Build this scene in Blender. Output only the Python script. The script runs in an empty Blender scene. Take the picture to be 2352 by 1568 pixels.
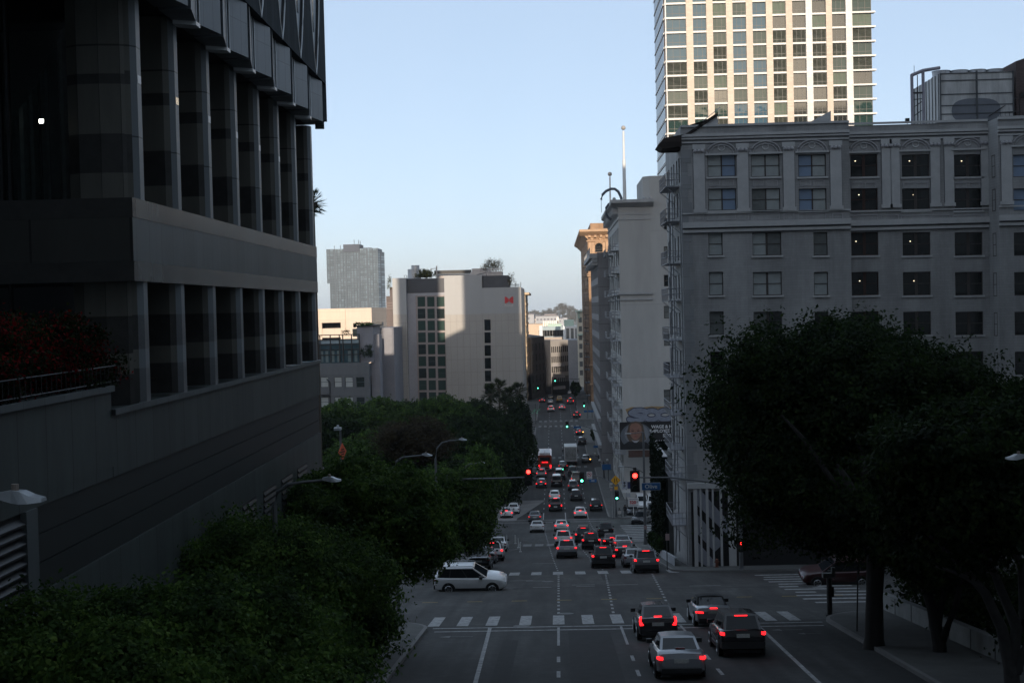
import bpy, math, random
import numpy as np
from mathutils import Vector, Matrix
random.seed(7)
RNG = np.random.default_rng(7)
SC = bpy.context.scene
COL = SC.collection
R = math.radians
EYE = 34.0

# ------------------------------------------------------------------ camera
F = 3087.6                       # focal length for a 2352 px wide picture
cam_d = bpy.data.cameras.new("camera")
cam_d.sensor_width = 36.0
cam_d.lens = 36.0 * F / 2352.0
cam_d.clip_start = 0.5
cam_d.clip_end = 20000
cam = bpy.data.objects.new("camera", cam_d)
COL.objects.link(cam)
YAW, PITCH, ROLL = math.atan(96 / F), math.atan(77.7 / F), R(1.4)
f0 = Vector((-math.sin(YAW) * math.cos(PITCH), math.cos(YAW) * math.cos(PITCH), -math.sin(PITCH)))
r0 = Vector((math.cos(YAW), math.sin(YAW), 0))
u0 = r0.cross(f0)
r1 = r0 * math.cos(ROLL) - u0 * math.sin(ROLL)
u1 = u0 * math.cos(ROLL) + r0 * math.sin(ROLL)
cam.matrix_world = Matrix(((r1.x, u1.x, -f0.x, 0), (r1.y, u1.y, -f0.y, 0), (r1.z, u1.z, -f0.z, EYE), (0, 0, 0, 1)))
SC.camera = cam

# ------------------------------------------------------------------ sky, sun, exposure
SUN_EL, SUN_AZ = 11.0, 184.0       # light travels down the street, a little to the left
world = bpy.data.worlds.new("World")
SC.world = world
world.use_nodes = True
nt = world.node_tree
for n in list(nt.nodes):
    nt.nodes.remove(n)
sky = nt.nodes.new("ShaderNodeTexSky")
sky.sky_type = 'NISHITA'
sky.sun_disc = False
sky.sun_elevation = R(SUN_EL)
sky.sun_rotation = R(177.5)
sky.altitude = 100
sky.air_density = 0.5
sky.dust_density = 1.5
sky.ozone_density = 0.0
bg = nt.nodes.new("ShaderNodeBackground")
bg.inputs[1].default_value = 0.15
wo = nt.nodes.new("ShaderNodeOutputWorld")
veil = nt.nodes.new("ShaderNodeMixRGB")      # thin even high cloud veil over the clear sky
veil.inputs[0].default_value = 0.6
veil.inputs[2].default_value = (2.45, 3.05, 3.75, 1)
nt.links.new(sky.outputs[0], veil.inputs[1])
nt.links.new(veil.outputs[0], bg.inputs[0])
nt.links.new(bg.outputs[0], wo.inputs[0])
sun_d = bpy.data.lights.new("sun", 'SUN')
sun_d.energy = 3.6
sun_d.angle = R(0.2)
sun_d.color = (1.0, 0.85, 0.68)
sun = bpy.data.objects.new("sun", sun_d)
COL.objects.link(sun)
_dx = math.sin(R(-2.5))
SUN_DIR = Vector((_dx * math.cos(R(SUN_EL)), math.cos(R(-2.5)) * math.cos(R(SUN_EL)), -math.sin(R(SUN_EL))))
sun.rotation_euler = SUN_DIR.to_track_quat('-Z', 'Y').to_euler()
SC.view_settings.view_transform = 'Standard'
SC.view_settings.look = 'None'
SC.view_settings.exposure = 0.62
SC.view_settings.gamma = 1.0
SC.view_settings.use_curve_mapping = False
SC.cycles.use_denoising = True
SC.cycles.max_bounces = 6
SC.cycles.transparent_max_bounces = 8

# ------------------------------------------------------------------ picture <-> world
def U(px, py, d):
    v = r1 * ((px - 1176) / F) - u1 * ((py - 784) / F) + f0
    v = v * (d / v.y)
    return Vector((v.x, v.y, v.z + EYE))

_py = [-400, 0, 30, 48.5, 65, 80, 100, 122, 156, 177, 195, 230, 264, 330, 400, 480, 600, 900, 1500, 2500, 6000]
_pz = [-8, -8.6, -11.4, -13.6, -15.5, -17.3, -19.9, -22.9, -27.0, -29.3, -30.5, -31.1, -31.1, -30.2, -29.6, -31, -34, -40, -48, -52, -60]
_iy = np.arange(-400, 6001)
_iz = np.interp(_iy, _py, _pz)
_k = np.ones(9) / 9
_iz = np.convolve(np.pad(_iz, 4, mode='edge'), _k, mode='valid')
def zg(y):
    return float(np.interp(y, _iy, _iz)) + EYE
def G(px, py, d0=30, d1=700):
    d = d0
    while d < d1:
        p = U(px, py, d)
        if p.z <= zg(d):
            return Vector((p.x, p.y, zg(p.y)))
        d += 0.25
    return U(px, py, d1)
def RC(px0, px1, py0, py1, d):
    c = U((px0 + px1) / 2, (py0 + py1) / 2, d)
    w = abs(px1 - px0) * d / F
    h = abs(py1 - py0) * d / F
    return c.x - w / 2, c.x + w / 2, c.z - h / 2, c.z + h / 2

# ------------------------------------------------------------------ materials
MATS = {}
def mat(name, col, rough=0.7, var=0.12, scale=1.5, metal=0.0, bump=0.0, spec=0.5, stretch=None, coat=0.0):
    if name in MATS:
        return MATS[name]
    m = bpy.data.materials.new(name)
    m.use_nodes = True
    t = m.node_tree
    b = t.nodes["Principled BSDF"]
    b.inputs["Roughness"].default_value = rough
    b.inputs["Metallic"].default_value = metal
    b.inputs["Specular IOR Level"].default_value = spec
    b.inputs["Coat Weight"].default_value = coat
    tc = t.nodes.new("ShaderNodeTexCoord")
    no = t.nodes.new("ShaderNodeTexNoise")
    no.inputs["Scale"].default_value = scale
    no.inputs["Detail"].default_value = 6
    no.inputs["Roughness"].default_value = 0.65
    if stretch:
        mp = t.nodes.new("ShaderNodeMapping")
        mp.inputs["Scale"].default_value = stretch
        t.links.new(tc.outputs["Object"], mp.inputs[0])
        t.links.new(mp.outputs[0], no.inputs["Vector"])
    else:
        t.links.new(tc.outputs["Object"], no.inputs["Vector"])
    ra = t.nodes.new("ShaderNodeValToRGB")
    ra.color_ramp.elements[0].position = 0.3
    ra.color_ramp.elements[1].position = 0.7
    ra.color_ramp.elements[0].color = tuple(c * (1 - var) for c in col) + (1,)
    ra.color_ramp.elements[1].color = tuple(min(1, c * (1 + var)) for c in col) + (1,)
    t.links.new(no.outputs["Fac"], ra.inputs[0])
    t.links.new(ra.outputs[0], b.inputs["Base Color"])
    if bump:
        bp = t.nodes.new("ShaderNodeBump")
        bp.inputs["Strength"].default_value = bump
        bp.inputs["Distance"].default_value = 0.05
        t.links.new(no.outputs["Fac"], bp.inputs["Height"])
        t.links.new(bp.outputs[0], b.inputs["Normal"])
    MATS[name] = m
    return m

def panel(name, col, w, h, joint=(0.5,) * 3, axis='xz', rough=0.6, var=0.10, mortar=0.012, offset=0.0, nscale=0.8, streak=True, spec=0.4, bvar=0.08):
    """cladding slabs w x h metres with joints, lightly weathered"""
    if name in MATS:
        return MATS[name]
    m = bpy.data.materials.new(name)
    m.use_nodes = True
    t = m.node_tree
    b = t.nodes["Principled BSDF"]
    b.inputs["Roughness"].default_value = rough
    b.inputs["Specular IOR Level"].default_value = spec
    tc = t.nodes.new("ShaderNodeTexCoord")
    sp = t.nodes.new("ShaderNodeSeparateXYZ")
    cb = t.nodes.new("ShaderNodeCombineXYZ")
    t.links.new(tc.outputs["Object"], sp.inputs[0])
    t.links.new(sp.outputs[{'x': 0, 'y': 1}[axis[0]]], cb.inputs[0])
    t.links.new(sp.outputs[2], cb.inputs[1])
    br = t.nodes.new("ShaderNodeTexBrick")
    br.offset = offset
    br.inputs["Scale"].default_value = 1.0
    br.inputs["Mortar Size"].default_value = mortar
    br.inputs["Mortar Smooth"].default_value = 0.0
    br.inputs["Brick Width"].default_value = w
    br.inputs["Row Height"].default_value = h
    br.inputs["Color1"].default_value = tuple(c * (1 - bvar) for c in col) + (1,)
    br.inputs["Color2"].default_value = tuple(c * (1 + bvar) for c in col) + (1,)
    br.inputs["Mortar"].default_value = tuple(c * j for c, j in zip(col, joint)) + (1,)
    t.links.new(cb.outputs[0], br.inputs["Vector"])
    mp = t.nodes.new("ShaderNodeMapping")
    mp.inputs["Scale"].default_value = (1, 1, 0.18 if streak else 1)
    t.links.new(tc.outputs["Object"], mp.inputs[0])
    no = t.nodes.new("ShaderNodeTexNoise")
    no.inputs["Scale"].default_value = nscale
    no.inputs["Detail"].default_value = 8
    no.inputs["Roughness"].default_value = 0.7
    t.links.new(mp.outputs[0], no.inputs["Vector"])
    ra = t.nodes.new("ShaderNodeValToRGB")
    ra.color_ramp.elements[0].position = 0.3
    ra.color_ramp.elements[1].position = 0.75
    ra.color_ramp.elements[0].color = (1 - 2 * var,) * 3 + (1,)
    ra.color_ramp.elements[1].color = (1, 1, 1, 1)
    t.links.new(no.outputs["Fac"], ra.inputs[0])
    mx = t.nodes.new("ShaderNodeMixRGB")
    mx.blend_type = 'MULTIPLY'
    mx.inputs[0].default_value = 1
    t.links.new(br.outputs["Color"], mx.inputs[1])
    t.links.new(ra.outputs[0], mx.inputs[2])
    t.links.new(mx.outputs[0], b.inputs["Base Color"])
    MATS[name] = m
    return m

def glass(name, col, rough=0.04, wave=0.0, wscale=0.6, spec=0.8):
    if name in MATS:
        return MATS[name]
    m = bpy.data.materials.new(name)
    m.use_nodes = True
    t = m.node_tree
    b = t.nodes["Principled BSDF"]
    b.inputs["Base Color"].default_value = tuple(col) + (1,)
    b.inputs["Roughness"].default_value = rough
    b.inputs["Specular IOR Level"].default_value = spec
    if wave:
        tc = t.nodes.new("ShaderNodeTexCoord")
        ge = t.nodes.new("ShaderNodeNewGeometry")
        no = t.nodes.new("ShaderNodeTexNoise")
        no.inputs["Scale"].default_value = wscale
        no.inputs["Detail"].default_value = 2
        t.links.new(ge.outputs["Position"], no.inputs["Vector"])
        bp = t.nodes.new("ShaderNodeBump")
        bp.inputs["Strength"].default_value = wave
        bp.inputs["Distance"].default_value = 0.3
        t.links.new(no.outputs["Fac"], bp.inputs["Height"])
        t.links.new(bp.outputs[0], b.inputs["Normal"])
    MATS[name] = m
    return m

def glow(name, col, strength):
    if name in MATS:
        return MATS[name]
    m = bpy.data.materials.new(name)
    m.use_nodes = True
    b = m.node_tree.nodes["Principled BSDF"]
    b.inputs["Base Color"].default_value = (col[0] * .3, col[1] * .3, col[2] * .3, 1)
    b.inputs["Emission Color"].default_value = tuple(col) + (1,)
    b.inputs["Emission Strength"].default_value = strength
    MATS[name] = m
    return m

def paint(name, col, rough=0.28, metal=0.0):
    if name in MATS:
        return MATS[name]
    m = mat(name, col, rough=rough, var=0.06, scale=2.5, metal=metal, coat=0.5)
    return m

# ------------------------------------------------------------------ mesh builder
class MB:
    def __init__(s):
        s.v, s.f, s.mi = [], [], []
        s.m = 0
    def add(s, vs, fs):
        o = len(s.v)
        s.v.extend([tuple(v) for v in vs])
        for f in fs:
            s.f.append(tuple(i + o for i in f))
            s.mi.append(s.m)
        return s
    def quad(s, a, b, c, d):
        return s.add([a, b, c, d], [(0, 1, 2, 3)])
    def box(s, x0, x1, y0, y1, z0, z1):
        vs = [(x, y, z) for x in (x0, x1) for y in (y0, y1) for z in (z0, z1)]
        return s.add(vs, [(0, 1, 3, 2), (4, 6, 7, 5), (0, 4, 5, 1), (2, 3, 7, 6), (0, 2, 6, 4), (1, 5, 7, 3)])
    def prism(s, poly, z0, z1):
        n = len(poly)
        a = sum(poly[i][0] * poly[(i + 1) % n][1] - poly[(i + 1) % n][0] * poly[i][1] for i in range(n))
        if a < 0:
            poly = poly[::-1]
        vs = [(p[0], p[1], z0) for p in poly] + [(p[0], p[1], z1) for p in poly]
        fs = [tuple(range(n))[::-1], tuple(range(n, 2 * n))] + [(i, (i + 1) % n, n + (i + 1) % n, n + i) for i in range(n)]
        return s.add(vs, fs)
    def prismY(s, poly, y0, y1):
        """polygon in x,z pulled along y"""
        n = len(poly)
        a = sum(poly[i][0] * poly[(i + 1) % n][1] - poly[(i + 1) % n][0] * poly[i][1] for i in range(n))
        if a < 0:
            poly = poly[::-1]
        vs = [(p[0], y0, p[1]) for p in poly] + [(p[0], y1, p[1]) for p in poly]
        fs = [tuple(range(n)), tuple(range(n, 2 * n))[::-1]] + [(i, n + i, n + (i + 1) % n, (i + 1) % n) for i in range(n)]
        return s.add(vs, fs)
    def prismX(s, poly, x0, x1):
        """polygon in y,z pulled along x"""
        n = len(poly)
        a = sum(poly[i][0] * poly[(i + 1) % n][1] - poly[(i + 1) % n][0] * poly[i][1] for i in range(n))
        if a < 0:
            poly = poly[::-1]
        vs = [(x0, p[0], p[1]) for p in poly] + [(x1, p[0], p[1]) for p in poly]
        fs = [tuple(range(n))[::-1], tuple(range(n, 2 * n))] + [(i, (i + 1) % n, n + (i + 1) % n, n + i) for i in range(n)]
        return s.add(vs, fs)
    def tube(s, pts, rad, n=8, cap=True):
        pts = [Vector(p) for p in pts]
        rads = rad if isinstance(rad, (list, tuple)) else [rad] * len(pts)
        vs, fs = [], []
        up = Vector((0, 0, 1))
        for i, p in enumerate(pts):
            t = (pts[min(i + 1, len(pts) - 1)] - pts[max(i - 1, 0)])
            if t.length < 1e-9:
                t = Vector((0, 0, 1))
            t.normalize()
            a = t.cross(up if abs(t.z) < 0.95 else Vector((1, 0, 0))).normalized()
            b = a.cross(t)
            for k in range(n):
                an = 2 * math.pi * k / n
                vs.append(p + (a * math.cos(an) + b * math.sin(an)) * rads[i])
        for i in range(len(pts) - 1):
            for k in range(n):
                k2 = (k + 1) % n
                fs.append((i * n + k, i * n + k2, (i + 1) * n + k2, (i + 1) * n + k))
        if cap:
            fs.append(tuple(range(n))[::-1])
            fs.append(tuple(range((len(pts) - 1) * n, len(pts) * n)))
        return s.add(vs, fs)
    def cyl(s, c, r, z0, z1, n=24, r2=None):
        return s.tube([(c[0], c[1], z0), (c[0], c[1], z1)], [r, r if r2 is None else r2], n)
    def disc(s, c, r, axis='y', n=16, depth=0.02):
        c = Vector(c)
        d = {'x': Vector((1, 0, 0)), 'y': Vector((0, 1, 0)), 'z': Vector((0, 0, 1))}[axis]
        return s.tube([c - d * depth / 2, c + d * depth / 2], r, n)
    def ball(s, c, r, nu=12, nv=8, sz=1.0):
        vs, fs = [], []
        for j in range(nv + 1):
            ph = math.pi * j / nv
            for i in range(nu):
                th = 2 * math.pi * i / nu
                vs.append((c[0] + r * math.sin(ph) * math.cos(th), c[1] + r * math.sin(ph) * math.sin(th), c[2] - r * sz * math.cos(ph)))
        for j in range(nv):
            for i in range(nu):
                fs.append((j * nu + i, j * nu + (i + 1) % nu, (j + 1) * nu + (i + 1) % nu, (j + 1) * nu + i))
        return s.add(vs, fs)
    def wall(s, o, ux, W, H, holes, depth=0.25, nrm=None):
        """wall sheet from corner o, along unit ux (horizontal) and z, with rectangular holes (u0,u1,z0,z1) given
        relative to o; each hole gets reveals running inward (against nrm)"""
        o = Vector(o)
        ux = Vector(ux)
        nrm = Vector(nrm) if nrm else Vector((ux.y, -ux.x, 0))
        rd = lambda a: round(a, 4)
        us = sorted({0.0, rd(W)} | {rd(min(max(h[k], 0), W)) for h in holes for k in (0, 1)})
        zs = sorted({0.0, rd(H)} | {rd(min(max(h[k], 0), H)) for h in holes for k in (2, 3)})
        P = lambda u, z, q=0.0: o + ux * u + Vector((0, 0, z)) - nrm * q
        for i in range(len(us) - 1):
            for j in range(len(zs) - 1):
                cu, cz = (us[i] + us[i + 1]) / 2, (zs[j] + zs[j + 1]) / 2
                if any(h[0] < cu < h[1] and h[2] < cz < h[3] for h in holes):
                    continue
                s.quad(P(us[i], zs[j]), P(us[i + 1], zs[j]), P(us[i + 1], zs[j + 1]), P(us[i], zs[j + 1]))
        for h in holes:
            a, b, c, d = h[:4]
            s.quad(P(a, c), P(a, d), P(a, d, depth), P(a, c, depth))
            s.quad(P(b, d), P(b, c), P(b, c, depth), P(b, d, depth))
            s.quad(P(a, d), P(b, d), P(b, d, depth), P(a, d, depth))
            s.quad(P(b, c), P(a, c), P(a, c, depth), P(b, c, depth))
        return s
    def mesh(s, name, mats, smooth=None):
        me = bpy.data.meshes.new(name)
        me.from_pydata(s.v, [], s.f)
        for m in (mats if isinstance(mats, (list, tuple)) else [mats]):
            me.materials.append(m)
        me.polygons.foreach_set("material_index", s.mi)
        if smooth is not None:
            me.polygons.foreach_set("use_smooth", [True] * len(s.f))
            me.set_sharp_from_angle(angle=R(smooth))
        me.update()
        return me
    def build(s, name, mats, parent=None, loc=None, smooth=None):
        o = bpy.data.objects.new(name, s.mesh(name, mats, smooth))
        COL.objects.link(o)
        if parent is not None:
            o.parent = parent
        if loc is not None:
            o.location = loc
        return o

def tag(o, label=None, cat=None, group=None, kind=None):
    if label: o["label"] = label
    if cat: o["category"] = cat
    if group: o["group"] = group
    if kind: o["kind"] = kind
    return o
def thing(name, label, cat, loc=(0, 0, 0), rz=0.0, group=None):
    o = bpy.data.objects.new(name, None)
    o.empty_display_size = 0.2
    COL.objects.link(o)
    o.location = loc
    o.rotation_euler = (0, 0, rz)
    return tag(o, label, cat, group)
def put(name, me, parent=None, loc=(0, 0, 0), rot=(0, 0, 0), scale=(1, 1, 1)):
    o = bpy.data.objects.new(name, me)
    COL.objects.link(o)
    o.parent = parent
    o.location = loc
    o.rotation_euler = rot
    o.scale = scale
    return o
def copy_tree(o, parent=None):
    c = o.copy()
    COL.objects.link(c)
    if parent is not None:
        c.parent = parent
    for ch in list(o.children):
        copy_tree(ch, c)
    return c
def setmat(o, m, i=0):
    o.material_slots[i].link = 'OBJECT'
    o.material_slots[i].material = m
_txt = {}
def text_mesh(s, size, m, bold=0.0, extrude=0.004, align='CENTER'):
    cu = bpy.data.curves.new("lettering", 'FONT')
    cu.body = s
    cu.size = size
    cu.extrude = extrude
    cu.offset = bold
    cu.align_x = align
    cu.align_y = 'CENTER'
    cu.resolution_u = 3
    o = bpy.data.objects.new("lettering_tmp", cu)
    COL.objects.link(o)
    dg = bpy.context.evaluated_depsgraph_get()
    me = bpy.data.meshes.new_from_object(o.evaluated_get(dg))
    bpy.data.objects.remove(o)
    me.materials.clear()
    me.materials.append(m)
    return me
def lettering(s, size, m, parent, loc, rz=0.0, bold=0.0, name="lettering", align='CENTER'):
    return put(name, text_mesh(s, size, m, bold, align=align), parent, loc, (R(90), 0, rz))
# ------------------------------------------------------------------ shared materials
def asphalt(name, col):
    m = mat(name, col, rough=.85, var=.22, scale=.5)
    t = m.node_tree
    b = t.nodes["Principled BSDF"]
    src = b.inputs["Base Color"].links[0].from_socket
    tc = t.nodes.new("ShaderNodeTexCoord")
    for (sc, st, lo, hi, p0, p1) in ((1.0, (1.5, .035, 1), .52, 1.25, .32, .70), (.22, (1, .5, 1), .62, 1.2, .38, .62), (22, (1, 1, 1), .72, 1.3, .3, .7), (2.2, (1, 1, 1), .80, 1.08, .42, .55)):
        mp = t.nodes.new("ShaderNodeMapping")
        mp.inputs["Scale"].default_value = st
        t.links.new(tc.outputs["Object"], mp.inputs[0])
        no = t.nodes.new("ShaderNodeTexNoise")
        no.inputs["Scale"].default_value = sc
        no.inputs["Detail"].default_value = 5
        t.links.new(mp.outputs[0], no.inputs["Vector"])
        ra = t.nodes.new("ShaderNodeValToRGB")
        ra.color_ramp.elements[0].position = p0
        ra.color_ramp.elements[1].position = p1
        ra.color_ramp.elements[0].color = (lo,) * 3 + (1,)
        ra.color_ramp.elements[1].color = (hi,) * 3 + (1,)
        t.links.new(no.outputs["Fac"], ra.inputs[0])
        mx = t.nodes.new("ShaderNodeMixRGB")
        mx.blend_type = 'MULTIPLY'
        mx.inputs[0].default_value = 1
        t.links.new(src, mx.inputs[1])
        t.links.new(ra.outputs[0], mx.inputs[2])
        src = mx.outputs[0]
    t.links.new(src, b.inputs["Base Color"])
    return m
ASPH = asphalt("asphalt", (0.031, 0.031, 0.030))
ASPH2 = asphalt("old_asphalt", (0.046, 0.045, 0.043))
CONC = mat("pavement_concrete", (0.085, 0.085, 0.08), rough=0.9, var=0.2, scale=0.8, bump=0.15)
CONC_L = mat("light_concrete", (0.17, 0.165, 0.16), rough=0.9, var=0.18, scale=0.5)
GROUND = mat("ground_dirt", (0.15, 0.145, 0.13), rough=0.95, var=0.3, scale=0.12)
PAINT = mat("road_paint", (0.30, 0.30, 0.30), rough=0.8, var=0.5, scale=4.5)
PAINT_OLD = mat("worn_road_paint", (0.16, 0.16, 0.16), rough=0.85, var=0.4, scale=4.0)
PAINT_Y = mat("yellow_road_paint", (0.30, 0.20, 0.05), rough=0.8, var=0.4, scale=4.0)
PATCH = mat("asphalt_patch", (0.021, 0.021, 0.021), rough=0.9, var=0.25, scale=2.0)
BLACK = mat("black_metal", (0.012, 0.012, 0.013), rough=0.5, var=0.1)
GREYM = mat("grey_metal", (0.30, 0.31, 0.32), rough=0.45, var=0.1, metal=0.6)
GALV = mat("galvanised_steel", (0.42, 0.43, 0.45), rough=0.45, var=0.12, metal=0.5)
WHITEM = mat("white_painted_metal", (0.62, 0.62, 0.62), rough=0.5, var=0.08)
RUBBER = mat("tyre_rubber", (0.012, 0.012, 0.012), rough=0.85, var=0.2)

def ys(y0, y1, step=1.0):
    r = [y0]
    k = math.floor(y0) + 1
    while k < y1 - 1e-6:
        if (k - math.floor(y0)) % step == 0 or step == 1.0:
            r.append(float(k))
        k += 1
    r.append(y1)
    return r
def strip(mb, y0, y1, xl, xr, off):
    """sheet lying on the slope, xl and xr may be functions of y"""
    fl = xl if callable(xl) else (lambda y: xl)
    fr = xr if callable(xr) else (lambda y: xr)
    Y = ys(y0, y1)
    for a, b in zip(Y[:-1], Y[1:]):
        mb.quad((fl(a), a, zg(a) + off), (fr(a), a, zg(a) + off), (fr(b), b, zg(b) + off), (fl(b), b, zg(b) + off))

# ------------------------------------------------------------------ ground sheet
mb = MB()
gy = [-400, -200, -60, 0] + list(range(4, 620, 4)) + [640, 700, 800, 900, 1200, 1500, 2000, 2500, 3500, 4500, 6000]
gx = [-5000, -1500, -400, -120, -40, -12, 0, 12, 40, 120, 400, 1500, 5000]
for i in range(len(gy) - 1):
    for j in range(len(gx) - 1):
        a, b = gy[i], gy[i + 1]
        mb.quad((gx[j], a, zg(a) - .2), (gx[j + 1], a, zg(a) - .2), (gx[j + 1], b, zg(b) - .2), (gx[j], b, zg(b) - .2))
tag(mb.build("ground", GROUND), kind="structure")

mb = MB()
strip(mb, 10, 620, -13, 19, 0)
tag(mb.build("main_road", ASPH), kind="structure")
for nm, (a, b, m) in {"cross_street": (66, 99, ASPH2), "second_cross_street": (141, 189, ASPH2), "alley": (258, 277, ASPH), "third_cross_street": (336, 354, ASPH2), "far_cross_street": (430, 446, ASPH2)}.items():
    mb = MB()
    strip(mb, a, b, -140, 140, 0.004)
    tag(mb.build(nm, m), kind="structure")

def sidewalk(y0, y1, kerb, back, r0=0.0, r1=0.0, side=1, name="pavement"):
    """raised pavement between the kerb line and the back line with rounded ends"""
    mb = MB()
    Y = sorted(set([round(v, 3) for v in ys(y0, y1)] + [round(y0 + r0 * t / 6, 3) for t in range(7)] + [round(y1 - r1 * t / 6, 3) for t in range(7)]))
    fk = kerb if callable(kerb) else (lambda y: kerb)
    def k(y):
        e = 0
        if r0 and y < y0 + r0:
            q = (y0 + r0 - y) / r0
            e = r0 * (1 - math.sqrt(max(0, 1 - q * q)))
        if r1 and y > y1 - r1:
            q = (y - (y1 - r1)) / r1
            e = r1 * (1 - math.sqrt(max(0, 1 - q * q)))
        return fk(y) + side * e
    H = 0.15
    for a, b in zip(Y[:-1], Y[1:]):
        ka, kb, za, zb = k(a), k(b), zg(a), zg(b)
        w = 0.18 * side
        q = [(ka + w, a, za + H), (back, a, za + H), (back, b, zb + H), (kb + w, b, zb + H)]
        c = [(ka, a, za + H), (ka + w, a, za + H), (kb + w, b, zb + H), (kb, b, zb + H)]
        f = [(ka, a, za - .3), (ka, a, za + H), (kb, b, zb + H), (kb, b, zb - .3)]
        mb.m = 0
        mb.quad(*(q if side > 0 else q[::-1]))
        mb.m = 1
        mb.quad(*(c if side > 0 else c[::-1]))
        mb.quad(*(f if side < 0 else f[::-1]))
    for y in (Y[0], Y[-1]):
        mb.quad((k(y), y, zg(y) - .3), (back, y, zg(y) - .3), (back, y, zg(y) + H), (k(y), y, zg(y) + H))
    return tag(mb.build(name, [PAVE, CONC_L]), kind="structure")
PAVE = panel("pavement_slabs", (0.19, 0.19, 0.185), 1.5, 400, axis='xz', mortar=0.02, streak=False, var=0.12, rough=0.9)
PAVE = CONC
sidewalk(12, 67, -6.4, -10.6, 0, 3, side=-1)
sidewalk(12, 68.5, 12.8, 70, 0, 4, side=1)
sidewalk(98, 141.5, lambda y: 8.4 - .016 * (y - 98), 60, 2.5, 3, side=1)
sidewalk(98, 138, -7.8, -70, 3, 3, side=-1)
sidewalk(189, 258, lambda y: -9.6 if y < 212 else max(-9.6, -9.6 + (y - 212) * .28) if y < 228 else -5.1, -70, 4, 2, side=-1)
sidewalk(189, 258, 7.2, 60, 3, 2, side=1)
sidewalk(277, 336, -4.9, -60, 2, 2, side=-1)
sidewalk(277, 336, 6.3, 60, 2, 2, side=1)
sidewalk(354, 430, -4.9, -60, 2, 2, side=-1)
sidewalk(354, 430, 6.2, 60, 2, 2, side=1)
sidewalk(446, 640, lambda y: -5 + max(0, y - 455) * .3, -60, 2, 0, side=-1)
sidewalk(446, 640, lambda y: 7 + max(0, y - 455) * .35, 60, 2, 0, side=1)

# concrete bus pad and kerb build-out beside the second crossing
mb = MB()
strip(mb, 190, 214, -9.5, lambda y: -5.9 + max(0, y - 193) * .19, 0.008)
tag(mb.build("concrete_bus_pad", CONC_L), kind="structure")

# ------------------------------------------------------------------ painted markings
mb = MB()      # crosswalk bars
for cx in (1003, 1067.7, 1132.6, 1207.6, 1283, 1349.6, 1416.4, 1481, 1555, 1628, 1696, 1758, 1811):
    x = U(cx, 1418, 67.6).x
    strip(mb, 65.6, 69.6, x - .29, x + .29, 0.012)
for cx in (652, 788, 922, 1060, 1200, 1343, 1490, 1632, 1765):
    x = U(939.7 + .371 * cx, 1318, 100).x
    strip(mb, 98.6, 101.8, x - .38, x + .38, 0.012)
y = 73.5
k = 0
while y < 96:
    L = 13.7 + (0.3 if k % 3 == 0 else 0)
    if k in (3, 5):
        strip(mb, y, y + .6, L, L + 1.2, 0.012)
        strip(mb, y, y + .6, L + 2.4, 18.2, 0.012)
    else:
        strip(mb, y, y + .6, L, 18.2, 0.012)
    y += 2.05
    k += 1
y = 148
while y < 182:
    strip(mb, y, y + .9, 8.3, 14.5, 0.012)
    y += 3.4
tag(mb.build("crosswalk_bars", PAINT), kind="structure")
mb = MB()
for cx in (600, 720, 838, 1010, 1120):
    x = U(1074 + .2283 * cx, 1253, 143).x
    strip(mb, 141.5, 145.5, x - .45, x + .45, 0.012)
for y0, y1 in ((258.5, 261.5), (273.5, 276.5)):
    for i in range(9):
        x = -4.2 + i * 1.22
        strip(mb, y0, y1, x - .3, x + .3, 0.012)
for y0, y1 in ((336.5, 340.5), (350, 354)):
    for i in range(8):
        x = -4.0 + i * 1.35
        strip(mb, y0, y1, x - .33, x + .33, 0.012)
for y0 in (431, 442):
    for i in range(8):
        strip(mb, y0, y0 + 3, -4.2 + i * 1.35, -3.6 + i * 1.35, 0.012)
strip(mb, 189.4, 190.1, -8, 7, 0.012)
strip(mb, 186, 186.6, -9, 7, 0.012)
tag(mb.build("worn_crosswalk_bars", PAINT_OLD), kind="structure")

mb = MB()      # lane lines of the near block
def line(px, y0, y1, w=.06, slope=0.0):
    strip(mb, y0, y1, lambda y: px + slope * (y - y0) - w, lambda y: px + slope * (y - y0) + w, 0.012)
XL = [U(1126, 1440, 65).x, U(1283, 1440, 65).x, U(1425, 1440, 65).x, U(1560, 1440, 65).x, U(1748, 1455, 63).x]
xb = [U(1092, 1568, 48.5).x, U(1283, 1568, 48.5).x, U(1472, 1568, 48.5).x, U(1668, 1568, 48.5).x, U(1868, 1568, 48.5).x]
for i, (a, b) in enumerate(zip(XL, xb)):
    sl = (a - b) / (65 - 48.5)
    if i in (0, 4):
        line(b - sl * 34.5, 14, 64.6, .085, sl)
    else:
        line(b + sl * (58 - 48.5), 58, 64.4, .06, sl)
        for y in (53.2, 49.4, 45.6, 41.8, 38):
            line(b + sl * (y - 48.5), y, y + 1.5, .07, sl)
strip(mb, 64.6, 64.85, -6.2, 12.6, 0.013)
strip(mb, 63.3, 63.55, -6.0, 12.4, 0.013)
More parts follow.
